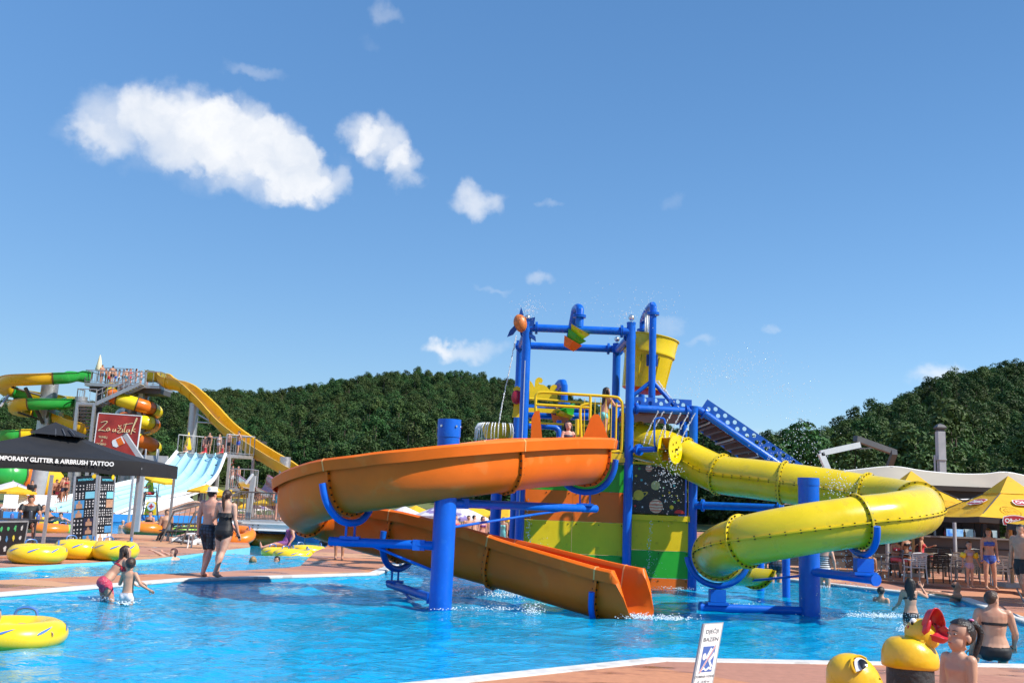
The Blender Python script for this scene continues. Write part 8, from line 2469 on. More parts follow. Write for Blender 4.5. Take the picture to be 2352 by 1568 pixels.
        if style == 'pony':
            p0 = HP(0, -0.46, 0.12)
            hm.ell(HP(0, -0.50, 0.10), (0.13 * hh, 0.13 * hh, 0.13 * hh), 10, 8)
            hm.tube(catmull([HP(0, -0.45, 0.12), HP(0.02, -0.62, 0.0), HP(0.04, -0.60, -0.4), HP(0.02, -0.52, -0.85) , HP(-0.03, -0.50, -1.3)], 3), [0.12 * hh] * 3 + [0.15 * hh] * 4 + [0.12 * hh] * 3 + [0.08 * hh, 0.06 * hh, 0.02 * hh], n=8)
        if style == 'bun':
            hm.ell(HP(0.0, -0.42, 0.42), (0.2 * hh, 0.2 * hh, 0.18 * hh), 14, 10)
            hm.tube(catmull([HP(0.1, -0.45, 0.45), HP(0.15, -0.65, 0.2), HP(0.1, -0.6, -0.35), HP(0.05, -0.5, -0.7)], 3), [0.1 * hh] * 4 + [0.09 * hh] * 3 + [0.06 * hh, 0.04 * hh, 0.02 * hh], n=8)
        lpart('hair', hm, hair_mat(hk), fix=True)
    if face:
        for sg in (-1, 1):
            e = lpart('eye', MB().ell(HP(sg * 0.135, 0.325, 0.02), (0.058 * hh, 0.030 * hh, 0.022 * hh), 10, 6, HM), mat('eye_white', (0.45, 0.42, 0.40), 0.3))
            lpart('iris', MB().ell(HP(sg * 0.135, 0.352, 0.02), (0.028 * hh, 0.012 * hh, 0.028 * hh), 8, 6, HM), mat('dark_iris', (0.02, 0.012, 0.008), 0.2), parent=e)
            lpart('eyebrow', MB().tube([HP(sg * 0.05, 0.372, 0.105), HP(sg * 0.14, 0.365, 0.135), HP(sg * 0.22, 0.315, 0.11)], 0.010 * hh, n=5), hair_mat(hk))
        lpart('mouth', MB().ell(HP(0, 0.365, -0.25), (0.095 * hh, 0.028 * hh, 0.022 * hh), 10, 6, HM), mat('lips', (0.36, 0.10, 0.09), 0.4))
    if extras:
        extras(th, lpart, HP, hh, HM, pel, t, s, f, h)
    return th
PI = math.pi
def deg(a): return math.radians(a)
def gw(x, y, z=0.0): return G(x, y, z)
FLOOR = -0.52
def wade(x, y, depth=None, wl=WATER_Z, floor=FLOOR):
    """stand on the pool floor where the water line is seen at (x, y)"""
    p = G(x, y, wl); return V((p.x, p.y, floor))
def hair_clip(th, lpart, HP, hh, HM, *a):
    lpart('hair_clip', MB().ell(HP(0.12, -0.28, 0.54), (0.09 * hh, 0.07 * hh, 0.04 * hh), 10, 6, HM), mat('pink_hair_clip', (0.75, 0.25, 0.45), 0.35))
p = W(2208, 1472, 6.3)
gh = 1.03
person('bare shouldered young girl with dark hair in a bun looking down by the duck', (p.x - 0.02, 6.3, 0), deg(-62), gh, 'c', 'mid', ('dark', 'bun'), (('brief', 'aqua'),), look=-8, nod=-14, vox=0.0065, face=True, extras=hair_clip,
       armL=((0.08, -0.1, -1), (0.03, -0.5, -1)), armR=((-0.08, -0.1, -1), (-0.03, -0.5, -1)))
p = G(2292, 1519)
person('woman in a black bikini sitting on the pool edge with her back turned', (p.x + 0.02, p.y + 0.12, 0.0), deg(165), 1.54, 'f', 'mid', ('brown', 'short'), (('brief', 'black'), ('top', 'black')), anchor='seat', wide=1.2, look=-58, nod=-6, vox=0.007,
       legL=((0.22, -1, -0.02), (0.0, -0.25, -1)), legR=((-0.22, -1, -0.02), (0.0, -0.25, -1)), torso=(0, 0.06, 1), armL=((0.3, 0.18, -1), (0.02, -0.5, -1)), armR=((-0.34, -0.25, -1), (-0.1, -0.9, -0.75)))
person('girl in a black polka dot bikini and long wet hair lifting one hand', wade(2093, 1442), deg(178), 1.27, 'f', 'mid', ('dark', 'long'), (('brief', 'dots'), ('top', 'dots')), look=-25, vox=0.008, wide=0.95,
       armR=((-0.75, -0.35, -0.35), (0.25, -0.6, 0.85)), armL=((0.22, -0.3, -1), (0.0, -0.8, -0.3)))
person('girl in a pink spotted bikini bending over in the pool', wade(238, 1376), deg(128), 1.42, 'f', 'mid', ('brown', 'wet'), (('brief', 'pinkdots'), ('top', 'red')), torso=(0, -0.62, 0.78), nod=-35, vox=0.008, wide=0.92,
       armL=((0.1, -0.35, -1), (0.0, -0.8, -0.7)), armR=((-0.1, -0.3, -1), (0.0, -0.9, -0.45)), legL=((0.05, -0.1, -1), (0, 0.25, -1)), legR=((-0.05, -0.35, -1), (0, 0.35, -1)))
person('small child in white floral bathing bottoms wading beside the bending girl', wade(291, 1384), deg(172), 1.10, 'c', 'mid', ('brown', 'short'), (('brief', 'floral'),), vox=0.008, look=20,
       armR=((-0.55, 0.15, -0.7), (-0.85, -0.1, -0.45)), armL=((0.35, -0.25, -0.85), (0.45, -0.7, 0.1)))
def fedora(th, lpart, HP, hh, HM, *a):
    up = HM @ V((0, 0, 1))
    lpart('hat', MB().lathe([(0.56 * hh, -0.02 * hh), (0.57 * hh, 0.0), (0.42 * hh, 0.05 * hh), (0.41 * hh, 0.10 * hh), (0.38 * hh, 0.36 * hh), (0.30 * hh, 0.42 * hh), (0.12 * hh, 0.37 * hh), (0.001, 0.36 * hh)], HP(0, -0.05, 0.22), up, n=28), mat('white_straw_hat', (0.74, 0.72, 0.68), 0.7, var=0.05, bump=0.2, bscale=200), smooth=50, fix=True)
    lpart('hat_band', MB().lathe([(0.415 * hh, 0.06 * hh), (0.41 * hh, 0.13 * hh)], HP(0, -0.05, 0.22), up, n=28), M_WHITEP, fix=True)
pm = G(472, 1321)
person('man in a white hat and dark patterned swim trunks walking along the deck', (pm.x, pm.y, 0), deg(160), 1.80, 'm', 'rosy', ('dark', 'short'), (('longtrunks', 'camo'),), look=-10, vox=0.0075, extras=fedora,
       legL=((0.02, -0.32, -1), (0.0, 0.22, -1)), legR=((-0.02, 0.12, -1), (0.0, 0.42, -1)), armR=((-0.30, -0.25, -0.9), (-0.35, -0.5, -0.6)), armL=((0.16, 0.1, -1), (0.05, -0.15, -1)))
pw = G(506, 1326)
def ruffle(th, lpart, HP, hh, HM, pel, t, s, f, h):
    rows = []
    for (z, k, e) in ((0.20, 1.02, 0.0), (0.175, 1.10, 0.5), (0.15, 1.18, 1.0)):
        rows.append([pel + t * (z * h) + s * (math.cos(2 * PI * i / 40) * 0.087 * h * k) + f * (math.sin(2 * PI * i / 40) * 0.068 * h * k + 0.008 * h * e * math.sin(i * 2.2)) + t * (0.006 * h * e * math.sin(i * 1.7)) for i in range(41)])
    lpart('ruffle', MB().sheet(rows), get_cloth('black'), smooth=60)
person('woman in a black ruffled swimsuit with a ponytail beside the man in the hat', (pw.x, pw.y, 0), deg(168), 1.74, 'f', 'fair', ('brown', 'pony'), (('onepiece', 'black'),), look=4, vox=0.0075, extras=ruffle,
       legL=((0.0, -0.10, -1), (0.0, 0.06, -1)), legR=((0.12, 0.22, -1), (0.10, 0.42, -1)), armR=((-0.16, 0.0, -1), (-0.16, -0.32, -0.9)), armL=((0.35, -0.35, -0.8), (0.55, -0.6, -0.1)))
rz = -0.25
p = G(405, 1300, rz); person('bather with dark red hair stretching both arms across the river water', (p.x, p.y, rz - 0.30), deg(-115), 1.66, 'f', 'fair', ('auburn', 'bob'), (('top', 'black'), ('brief', 'black')), torso=(0, -0.25, 1), anchor='pelvis', look=70, vox=0.009,
       armL=((0.15, -0.9, 0.45), (0.1, -1, 0.35)), armR=((-0.15, -0.95, 0.25), (0.0, -1, 0.30)), legL=((0.1, 0.5, -0.5), (0, 0.6, -0.5)), legR=((-0.1, 0.5, -0.5), (0, 0.6, -0.5)))
def head_in_water(label, x, y, wl, yaw, hair, skin='mid', h=1.3, sex='c', sub=0.235, **kw):
    p = G(x, y, wl)
    person(label, (p.x, p.y, wl - sub * h), yaw, h, sex, skin, hair, (('brief', 'navy'),), anchor='pelvis', vox=0.012, **kw)
head_in_water('blond child up to the shoulders in the river by the deck edge', 580, 1305, rz, deg(175), ('blond', 'bob'), 'fair', 1.35, sub=0.25)
head_in_water('dark haired boy in the river looking along the deck edge', 634, 1304, rz, deg(-30), ('dark', 'short'), 'mid', 1.35, face=True, sub=0.25)
p = G(624, 1276, rz)
person('grey haired woman in a purple swimsuit sitting on a yellow ring', (p.x + 0.35, p.y + 0.35, rz + 0.28), deg(-75), 1.62, 'f', 'rosy', ('grey', 'short'), (('onepiece', 'purple'),), anchor='seat', torso=(0, 0.35, 1), wide=1.1, vox=0.010, look=-10,
       legL=((0.12, -1, -0.05), (0.0, -1, -0.30)), legR=((-0.12, -1, -0.1), (0.0, -1, -0.35)), armL=((0.3, 0.25, -0.9), (0.1, -0.5, -0.8)), armR=((-0.3, 0.25, -0.9), (0, -0.5, -0.8)))
p = G(745, 1254)
person('man in black trunks leaning down at the deck edge below the orange slide', (p.x, p.y, 0.0), deg(100), 1.72, 'm', 'rosy', ('dark', 'short'), (('trunks', 'black'),), anchor='seat', torso=(0, -0.85, 0.4), vox=0.010, nod=-30,
       legL=((0.2, -0.7, 0.1), (0.1, 0.5, -0.6)), legR=((-0.2, -0.5, 0.2), (0, 0.6, -0.6)), armL=((0.2, -0.5, -0.7), (0.1, -0.7, -0.5)), armR=((-0.2, -0.5, -0.7), (0, -0.7, -0.5)))
p = G(778, 1284); person('person standing on the deck between the two runs of the orange slide', (p.x, p.y, 0), deg(10), 1.7, 'm', 'tan', ('dark', 'short'), (('trunks', 'white'),), vox=0.012)
p = G(38, 1484, WATER_Z)
person('dark haired swimmer inside the big yellow ring', (p.x - 0.42, p.y + 0.42, WATER_Z - 0.32), deg(150), 1.5, 'm', 'mid', ('dark', 'short'), (('trunks', 'navy'),), anchor='pelvis', vox=0.010, armL=((0.8, -0.2, 0.3), (0.6, -0.5, -0.2)), armR=((-0.8, -0.2, 0.3), (-0.6, -0.5, -0.2)), torso=(0, 0.15, 1), legL=((0.1, -0.8, -0.4), (0, -0.2, -0.6)), legR=((-0.1, -0.8, -0.4), (0, -0.2, -0.6)))
lz_ = -0.12
def lp_(x, y): return G(x, y, lz_)
p = lp_(332, 1222); person('woman in a black bikini standing in the orange ring', (p.x, p.y + 0.5, lz_ - 0.42), deg(-15), 1.66, 'f', 'rosy', ('dark', 'short'), (('top', 'black'), ('brief', 'black')), vox=0.012, drop=0.35)
p = lp_(373, 1228); person('muscular man standing waist deep in the landing pool', (p.x, p.y + 0.3, lz_ - 0.8), deg(35), 1.82, 'm', 'tan', ('brown', 'short'), (('trunks', 'navy'),), vox=0.012)
for lab, x, y, yaw, hr, sk in (('child with wet dark hair behind the muscular man in the landing pool', 357, 1212, 20, ('dark', 'short'), 'mid'), ('second child behind the muscular man in the landing pool', 365, 1210, -30, ('brown', 'short'), 'tan'), ('child beside the green ring in the landing pool', 393, 1222, 10, ('dark', 'short'), 'tan'),
                               ('boy sitting in the green ring in the landing pool', 410, 1226, -40, ('brown', 'short'), 'rosy'), ('boy with raised shoulders next to the green ring', 420, 1224, 30, ('ginger', 'short'), 'fair'), ('white capped swimmer beside the orange ring', 281, 1213, 15, ('grey', 'short'), 'mid'), ('bather by the far blue wall left of the banner stands', 48, 1199, 0, ('dark', 'short'), 'tan'), ('swimmer in the water left of the banner stands', 122, 1203, -40, ('dark', 'short'), 'mid')):
    p = lp_(x, y); person(lab, (p.x, p.y, lz_ - 0.30), deg(yaw), 1.45, 'c', sk, hr, (('brief', 'navy'),), anchor='pelvis', vox=0.016)
p = lp_(95, 1216); person('woman in a black bikini lying on the orange ring', (p.x + 0.2, p.y + 0.4, lz_ + 0.30), deg(75), 1.66, 'f', 'tan', ('dark', 'pony'), (('top', 'black'), ('brief', 'black')), anchor='seat', torso=(0, 0.8, 0.65), vox=0.013, legL=((0.1, -1, 0.25), (0, -0.8, -0.5)), legR=((-0.1, -1, 0.15), (0, -0.9, -0.3)), armL=((0.5, 0.3, -0.7), (0.2, -0.3, -0.6)), armR=((-0.5, 0.3, -0.7), (-0.2, -0.3, -0.6)))
p = lp_(142, 1219); person('woman in a black swimsuit lying on her front over the lime ring', (p.x, p.y + 0.3, lz_ + 0.18), deg(-8), 1.62, 'f', 'fair', ('dark', 'short'), (('onepiece', 'black'),), anchor='pelvis', torso=(0, -0.75, 0.65), vox=0.013, face=True, armL=((0.9, -0.2, -0.3), (0.9, -0.4, 0)), armR=((-0.9, -0.2, -0.3), (-0.9, -0.4, 0)), legL=((0.1, 0.95, -0.2), (0, 1, 0)), legR=((-0.1, 0.95, -0.2), (0, 1, 0)))
p = lp_(66, 1213); person('person in a dark striped top sitting in the landing pool', (p.x, p.y, lz_ - 0.2), deg(20), 1.6, 'f', 'fair', ('dark', 'bob'), (('onepiece', 'bwstripe'),), anchor='pelvis', vox=0.014)
p = G(18, 1256); person('dark clad vendor sitting at the stall table under the tent', (p.x - 0.1, p.y + 1.2, 0.45), deg(30), 1.7, 'm', 'tan', ('dark', 'short'), (('shirt', 'black'), ('shorts', 'black')), anchor='seat', vox=0.013, legL=((0.1, -1, 0), (0, 0, -1)), legR=((-0.1, -1, 0), (0, 0, -1)), torso=(0, -0.15, 1), armL=((0.2, -0.5, -0.8), (0, -1, -0.1)), armR=((-0.2, -0.5, -0.8), (0, -1, -0.1)))
# lifeguard
c = q3(1965, 572)
def cap_none(*a): pass
person('lifeguard in a lime shirt and red shorts sitting on the tall chair', (c.x, c.y, c.z + 0.03), deg(-50), 1.80, 'm', 'tan', ('grey', 'short'), (('shirt', 'lime'), ('shorts', 'red')), anchor='seat', vox=0.013, torso=(0, -0.2, 1), nod=-10, legL=((0.1, -1, -0.05), (0, -0.25, -1)), legR=((-0.1, -1, -0.05), (0, -0.35, -1)), armL=((0.1, -0.5, -0.8), (0, -1, -0.1)), armR=((-0.1, -0.5, -0.8), (0.1, -1, 0)))
rs = random.Random(77)
def crowd(lab_fn, spots, zfix=None, group=None, vox=0.02):
    for i, (x, Y, z, yaw, h, sex, sk, hr, wr, kw) in enumerate(spots):
        person(lab_fn[i] if isinstance(lab_fn, list) else lab_fn, (x, Y, z), yaw, h, sex, sk, hr, wr, vox=vox, group=group, **kw)
plat = []
labs = []
for i, (zx, sex, hh_, wr, hr) in enumerate(((1320, 'm', 1.85, (('trunks', 'navy'),), 'dark'), (1375, 'c', 1.55, (('brief', 'lime'),), 'dark'), (1415, 'm', 1.6, (('trunks', 'red'),), 'brown'), (1455, 'm', 1.8, (('trunks', 'black'),), 'dark'), (1500, 'c', 1.55, (('trunks', 'blue'),), 'brown'), (1545, 'f', 1.6, (('brief', 'white'), ('top', 'white')), 'dark'),
                                              (1600, 'c', 1.5, (('trunks', 'black'),), 'dark'), (1640, 'm', 1.65, (('trunks', 'teal'),), 'brown'), (1690, 'f', 1.72, (('brief', 'pink'), ('top', 'pink')), 'brown'), (1770, 'f', 1.62, (('brief', 'white'), ('top', 'white')), 'dark'), (1835, 'c', 1.5, (('trunks', 'grey'),), 'blond'), (1915, 'f', 1.66, (('brief', 'red'), ('top', 'red')), 'dark'))):
    p = z1(zx, 430, SY - 0.6 + 0.9 * (i % 3) * 0.5)
    col_ = wr[0][1]
    labs.append('%s in %s waiting on the slide tower platform, %s from the cream parasol' % ({'m': 'man', 'f': 'woman', 'c': 'youngster'}[sex], col_ + (' trunks' if sex != 'f' else ' bikini'), ['first', 'second', 'third', 'fourth', 'fifth', 'sixth', 'seventh', 'eighth', 'ninth', 'tenth', 'eleventh', 'twelfth'][i]))
    plat.append((p.x, p.y, pz, deg(rs.uniform(-120, 120)), hh_, sex, rs.choice(('mid', 'tan', 'rosy')), (hr, 'long' if sex == 'f' else 'short'), wr, dict(armL=((0.2, rs.uniform(-.5, .2), -0.9), (0.1, -rs.uniform(0, 1), -0.6)))))
crowd(labs, plat, group='bathers queueing on the slide tower')
lanes = [(830, 1420, 'c', 1.2, (('brief', 'white'),), 'brown', 'child in white crouching at the top of the lane slide', dict(anchor='seat', legL=((0.1, -0.9, 0.3), (0, 0.3, -1)), legR=((-0.1, -0.9, 0.3), (0, 0.3, -1)), torso=(0, -0.4, 1))),
         (925, 1410, 'c', 1.45, (('trunks', 'red'),), 'brown', 'boy in red trunks beside the closed yellow parasol', {}), (985, 1410, 'f', 1.75, (('onepiece', 'black'),), 'dark', 'woman in a black swimsuit at the top of the lane slide', dict(wide=1.1)),
         (1075, 1425, 'c', 1.3, (('onepiece', 'red'),), 'brown', 'girl in a red swimsuit starting down the lane slide with raised arms', dict(anchor='seat', legL=((0.08, -1, -0.1), (0, -1, -0.5)), legR=((-0.08, -1, -0.1), (0, -1, -0.5)), armL=((0.5, 0, 0.9), (0.2, 0, 1)), armR=((-0.5, 0, 0.9), (-0.2, 0, 1)))),
         (1115, 1410, 'f', 1.6, (('brief', 'white'), ('top', 'white')), 'blond', 'woman in a white bikini reaching sideways on the lane slide platform', dict(armR=((-0.9, 0, -0.2), (-0.9, -0.2, 0.2)))), (1215, 1410, 'c', 1.5, (('onepiece', 'coral'),), 'brown', 'girl in a coral swimsuit standing on the lane slide platform', {}),
         (1240, 1400, 'm', 1.7, (('trunks', 'black'),), 'brown', 'man in black trunks behind the girl in coral', {}), (1295, 1440, 'c', 1.2, (('onepiece', 'red'),), 'dark', 'child in a red rash suit sitting at the end lane of the slide', dict(anchor='seat', legL=((0.08, -1, -0.1), (0, -1, -0.5)), legR=((-0.08, -1, -0.1), (0, -1, -0.5)))),
         (1385, 1430, 'm', 1.85, (('trunks', 'blue'),), 'dark', 'man in blue trunks with hands on his hips by the lane slide railing', dict(armL=((0.6, 0.2, -0.7), (-0.6, -0.3, -0.5)), armR=((-0.6, 0.2, -0.7), (0.6, -0.3, -0.5))))]
for zx, zy, sex, hh_, wr, hr, lab, kw in lanes:
    f = (zx - 740) / 630
    b_ = ta.lerp(tb_, min(0.98, max(0.02, f)))
    b2_ = b_ + (V((0.15, 0.2, 0)) if kw.get('anchor') == 'seat' else V((0.7, 1.0, 0)))
    person(lab, (b2_.x, b2_.y, ptz + (0.02 if kw.get('anchor') != 'seat' else 0.05)), deg(-35 + 20 * rs.uniform(-1, 1)), hh_, sex, rs.choice(('mid', 'rosy', 'fair')), (hr, 'short' if sex != 'f' else 'long'), wr, vox=0.018, group='bathers at the top of the lane slide', **kw)
p = z1(1890, 1560, 80.3); person('man in white trunks climbing the steps beside the lane slide', (p.x, 80.3, 0.3), deg(170), 1.75, 'm', 'rosy', ('brown', 'short'), (('trunks', 'white'),), vox=0.018, drop=-0.2)
for zx, lab, yaw in ((1050, 'boy leaning on the stair landing railing', 30), (1125, 'child in white standing on the stair landing', -20)):
    p = z4(zx, 470, 69); person(lab, (p.x, 69, z4(1030, 470, 68).z), deg(yaw), 1.55, 'c', 'rosy', ('dark', 'short'), (('trunks', 'white'),), vox=0.018)
p = z4(1665, 890, bY if False else 38.3); person('man in teal trunks standing on the footbridge', (p.x - 0.02, 38.3, bz0), deg(30), 1.72, 'm', 'rosy', ('brown', 'short'), (('trunks', 'teal'),), vox=0.012)
# group by the meadow fence and on the loungers
for zx, zy, lab, sex, h_, wr, yaw, kw in ((675, 690, 'man in black trunks leaning forward near the yellow barrier', 'm', 1.75, (('trunks', 'black'),), 60, dict(torso=(0, -0.45, 0.9))), (735, 665, 'child standing in the group near the yellow barrier', 'c', 1.3, (('brief', 'pink'),), 0, {}), (785, 660, 'woman in an orange red bikini near the yellow barrier', 'f', 1.66, (('top', 'coral'), ('brief', 'coral')), -20, dict(armL=((0.2, -0.6, -0.8), (-0.5, -0.6, 0.2)))),
                                       (810, 655, 'dark haired bather behind the woman in orange red', 'm', 1.7, (('trunks', 'navy'),), 40, {}), (845, 655, 'woman in a dark bikini at the end of the group by the yellow barrier', 'f', 1.68, (('top', 'red'), ('brief', 'black')), -10, dict(armR=((-0.2, -0.5, -0.8), (0.5, -0.7, 0.1))))):
    p = z3(zx, zy, 66.5); person(lab, (p.x, 66.5, max(0, p.z)), deg(yaw), h_ * 1.0, sex, 'tan', ('dark', 'long' if sex == 'f' else 'short'), wr, vox=0.018, group='bathers near the yellow barrier', **kw)
p = z3(400, 690, 58); person('woman in a red bikini sitting on a white lounger', (p.x, p.y, 0.42), deg(25), 1.66, 'f', 'rosy', ('brown', 'long'), (('top', 'red'), ('brief', 'red')), anchor='seat', vox=0.016, legL=((0.1, -1, -0.1), (0, -0.6, -0.8)), legR=((-0.1, -1, -0.1), (0, -0.6, -0.8)), armL=((0.1, -0.5, -0.9), (-0.7, -0.6, 0)), armR=((-0.1, -0.5, -0.9), (0.7, -0.6, 0)))
p = z3(395, 620, 62); person('dark figure sitting behind the woman in red by the grey post', (p.x, p.y, 0.45), deg(10), 1.75, 'm', 'tan', ('dark', 'short'), (('shirt', 'black'), ('shorts', 'black')), anchor='seat', vox=0.016, drop=-0.55, legL=((0.1, -1, -0.1), (0, -0.1, -1)), legR=((-0.1, -1, -0.1), (0, -0.1, -1)))
# people seen under the orange slide
und = [(1046, 1212, 'woman with dark hair beside the blue post seen under the orange slide', 'f', (('top', 'coral'), ('brief', 'coral')), 60, 'dark'), (1075, 1205, 'man stooping in the crowd seen under the orange slide', 'm', (('trunks', 'navy'),), 20, 'brown'), (1090, 1185, 'dark haired man in profile looking right under the orange slide', 'm', (('trunks', 'navy'),), 95, 'dark'), (1108, 1188, 'woman in a dark bikini in the crowd under the orange slide', 'f', (('top', 'purple'), ('brief', 'purple')), 30, 'brown'),
       (1126, 1190, 'man in black trunks facing away in the crowd under the orange slide', 'm', (('trunks', 'black'),), 190, 'dark'), (1140, 1215, 'person with a white cap in the crowd under the orange slide', 'f', (('onepiece', 'white'),), 10, 'grey'), (1156, 1212, 'girl in an aqua swimsuit in the crowd under the orange slide', 'f', (('onepiece', 'aqua'),), -30, 'blond'), (1174, 1178, 'tall man with black trunks in profile beside the tower leg', 'm', (('trunks', 'black'),), 80, 'dark')]
for i, (x, ytop, lab, sex, wr, yaw, hr) in enumerate(und):
    Y = 33.5 + (i % 3) * 0.8
    p = W(x, ytop, Y); hgt_ = max(1.25, min(1.85, p.z))
    person(lab, (p.x, Y, 0), deg(yaw), hgt_, sex, rs.choice(('rosy', 'mid', 'fair')), (hr, 'short' if sex == 'm' else 'bob'), wr, vox=0.013, group='crowd behind the pool', torso=(0, -0.12 if i % 2 else 0, 1))
p = W(1304, 1020, 20.9)
person('girl with wet dark hair standing in the mouth of the orange slide', (p.x, 20.9, 2.22), deg(12), 1.22, 'c', 'rosy', ('dark', 'long'), (('onepiece', 'navy'),), vox=0.009, face=True, nod=-14, look=-6, armL=((0.2, -0.4, -0.9), (-0.3, -0.7, 0.5)), armR=((-0.25, -0.3, -0.9), (0, -0.6, -0.5)))
p = W(1385, 1045, T1 + 0.5)
person('girl in a pale blue bikini bottom climbing behind the yellow railing', (p.x, T1 + 0.55, PZ - 0.0), deg(115), 1.38, 'c', 'rosy', ('dark', 'wet'), (('brief', 'aqua'),), vox=0.010, drop=-0.28, armL=((0.3, -0.8, -0.3), (0.1, -1, 0.1)), armR=((-0.2, -0.5, -0.7), (0, -0.9, 0.1)), torso=(0, -0.18, 1), nod=-15, legL=((0.02, -0.35, -1), (0, 0.3, -1)))
person('person in dark patterned shorts wading behind the yellow slide', wade(1782, 1333), deg(175), 1.72, 'm', 'mid', ('dark', 'short'), (('trunks', 'camo'),), vox=0.011)
person('woman in a black and white striped swimsuit wading beside the blue column', wade(1893, 1346), deg(160), 1.68, 'f', 'fair', ('brown', 'bob'), (('onepiece', 'bwstripe'),), vox=0.011, armR=((-0.3, 0.2, -1), (-0.1, -0.3, -1)))
head_in_water('dark haired swimmer up to the neck in front of the terrace', 2024, 1378, WATER_Z, deg(140), ('dark', 'short'), 'mid', 1.5, sub=0.27)
p = G(2192, 1377, WATER_Z); person('bald tanned man resting an arm on the pool edge', (p.x, p.y, WATER_Z - 0.40), deg(-100), 1.75, 'm', 'tan', ('dark', 'bald'), (('trunks', 'navy'),), anchor='pelvis', vox=0.010, look=150, torso=(0, 0.1, 1), armR=((-0.2, -0.9, 0.1), (0.3, -0.95, 0.1)), armL=((0.3, -0.8, 0.1), (0, -1, 0.05)))
def armbands(th, lpart, HP, hh, HM, pel, t, s, f, h):
    for sg in (-1, 1):
        c = pel + t * (0.285 * h) + s * (sg * 0.155 * h) - t * 0.10 * h
        lpart('arm_band', MB().lathe([(0.036 * h, -0.06 * h), (0.062 * h, -0.05 * h), (0.066 * h, 0.0), (0.062 * h, 0.05 * h), (0.036 * h, 0.06 * h)], c, (s * (sg * 0.45) - t).normalized(), n=16), M_RINGY, fix=True)
p = G(2229, 1349, TZ); person('small girl with yellow arm bands in a lilac bikini', (p.x, p.y, TZ), deg(8), 1.10, 'c', 'mid', ('brown', 'short'), (('top', 'lilac'), ('brief', 'lilac')), vox=0.010, face=True, extras=armbands, armL=((0.45, 0, -0.9), (0.25, -0.3, -0.9)), armR=((-0.45, 0, -0.9), (-0.25, -0.3, -0.9)))
p = G(2275, 1352, TZ); person('young woman in a blue striped bikini standing on the terrace', (p.x, p.y, TZ), deg(-6), 1.48, 'f', 'mid', ('dark', 'long'), (('top', 'bluestripe'), ('brief', 'bluestripe')), vox=0.009, face=True, look=-18, legL=((0.10, 0, -1), (0.06, 0.03, -1)), legR=((-0.06, -0.04, -1), (0.0, 0.03, -1)))
p = G(2376, 1394); person('man in black trunks walking past the terrace corner', (p.x - 0.12, p.y + 0.2, 0), deg(-70), 1.72, 'm', 'mid', ('dark', 'short'), (('trunks', 'black'),), vox=0.009, legL=((0, -0.2, -1), (0, 0.3, -1)), legR=((0, 0.2, -1), (0, 0.35, -1)), look=20)
SIT = dict(anchor='seat', legL=((0.12, -1, 0.02), (0, -0.05, -1)), legR=((-0.12, -1, 0.02), (0, -0.05, -1)))
def shades(th, lpart, HP, hh, HM, *a):
    for sg in (-1, 1):
        lpart('sunglasses', MB().ell(HP(sg * 0.14, 0.37, 0.02), (0.11 * hh, 0.03 * hh, 0.075 * hh), 10, 6, HM), M_BLACKPLY)
p = G(2056, 1326, TZ); person('blond woman in a red bikini and sunglasses sitting at the table', (p.x + 0.02, p.y - 0.02, TZ + 0.41), deg(20), 1.28, 'f', 'tan', ('ginger', 'long'), (('top', 'coral'), ('brief', 'coral')), vox=0.010, extras=shades, armL=((0.3, -0.3, -0.9), (-0.3, -0.9, 0.1)), armR=((-0.3, -0.2, -0.9), (0.4, -0.9, 0.0)), **SIT)
p = G(1984, 1324, TZ); person('tanned guest in the grey chair behind the drops', (p.x, p.y, TZ + 0.41), deg(70), 1.35, 'm', 'tan', ('dark', 'short'), (('trunks', 'navy'),), vox=0.012, torso=(0, 0.2, 1), **SIT)
for lab, x, y, yaw, sex, hr, sk, wr in (('dark haired guest sitting in the shade behind the table of the woman in red', 2084, 1310, 10, 'f', ('dark', 'long'), 'tan', (('top', 'black'), ('brief', 'black'))), ('guest in sunglasses holding a phone at the middle table', 2118, 1312, 60, 'f', ('ginger', 'short'), 'tan', (('onepiece', 'red'),)), ('broad bare shouldered man at the middle table', 2138, 1308, 100, 'm', ('dark', 'short'), 'tan', (('trunks', 'red'),)),
                                    ('dark haired guest next to the broad man', 2163, 1310, -160, 'm', ('dark', 'short'), 'tan', (('trunks', 'black'),)), ('guest with a hand to the mouth before the counter', 2180, 1306, -60, 'f', ('dark', 'bob'), 'tan', (('onepiece', 'black'),)), ('guest sitting in the shade at the table behind the bathers', 2256, 1310, -20, 'm', ('dark', 'short'), 'tan', (('trunks', 'black'),))):
    p = G(x, y, TZ); person(lab, (p.x, p.y, TZ + 0.41), deg(yaw), 1.38, sex, sk, hr, wr, vox=0.013, group='guests in the shade of the terrace', armL=((0.2, -0.6, -0.8), (-0.3, -0.9, 0.4)), **SIT)
p = G(2210, 1302, TZ); person('person with tied dark hair standing sideways at the kiosk counter', (p.x, p.y, TZ), deg(80), 1.62, 'f', 'tan', ('dark', 'bun'), (('onepiece', 'black'),), vox=0.012, armL=((0.1, -0.7, -0.6), (0, -1, 0)))
p = G(2322, 1318, TZ); person('shaded guest standing by the wooden parasol pole', (p.x, p.y, TZ), deg(-120), 1.62, 'm', 'tan', ('dark', 'short'), (('trunks', 'navy'),), vox=0.012)
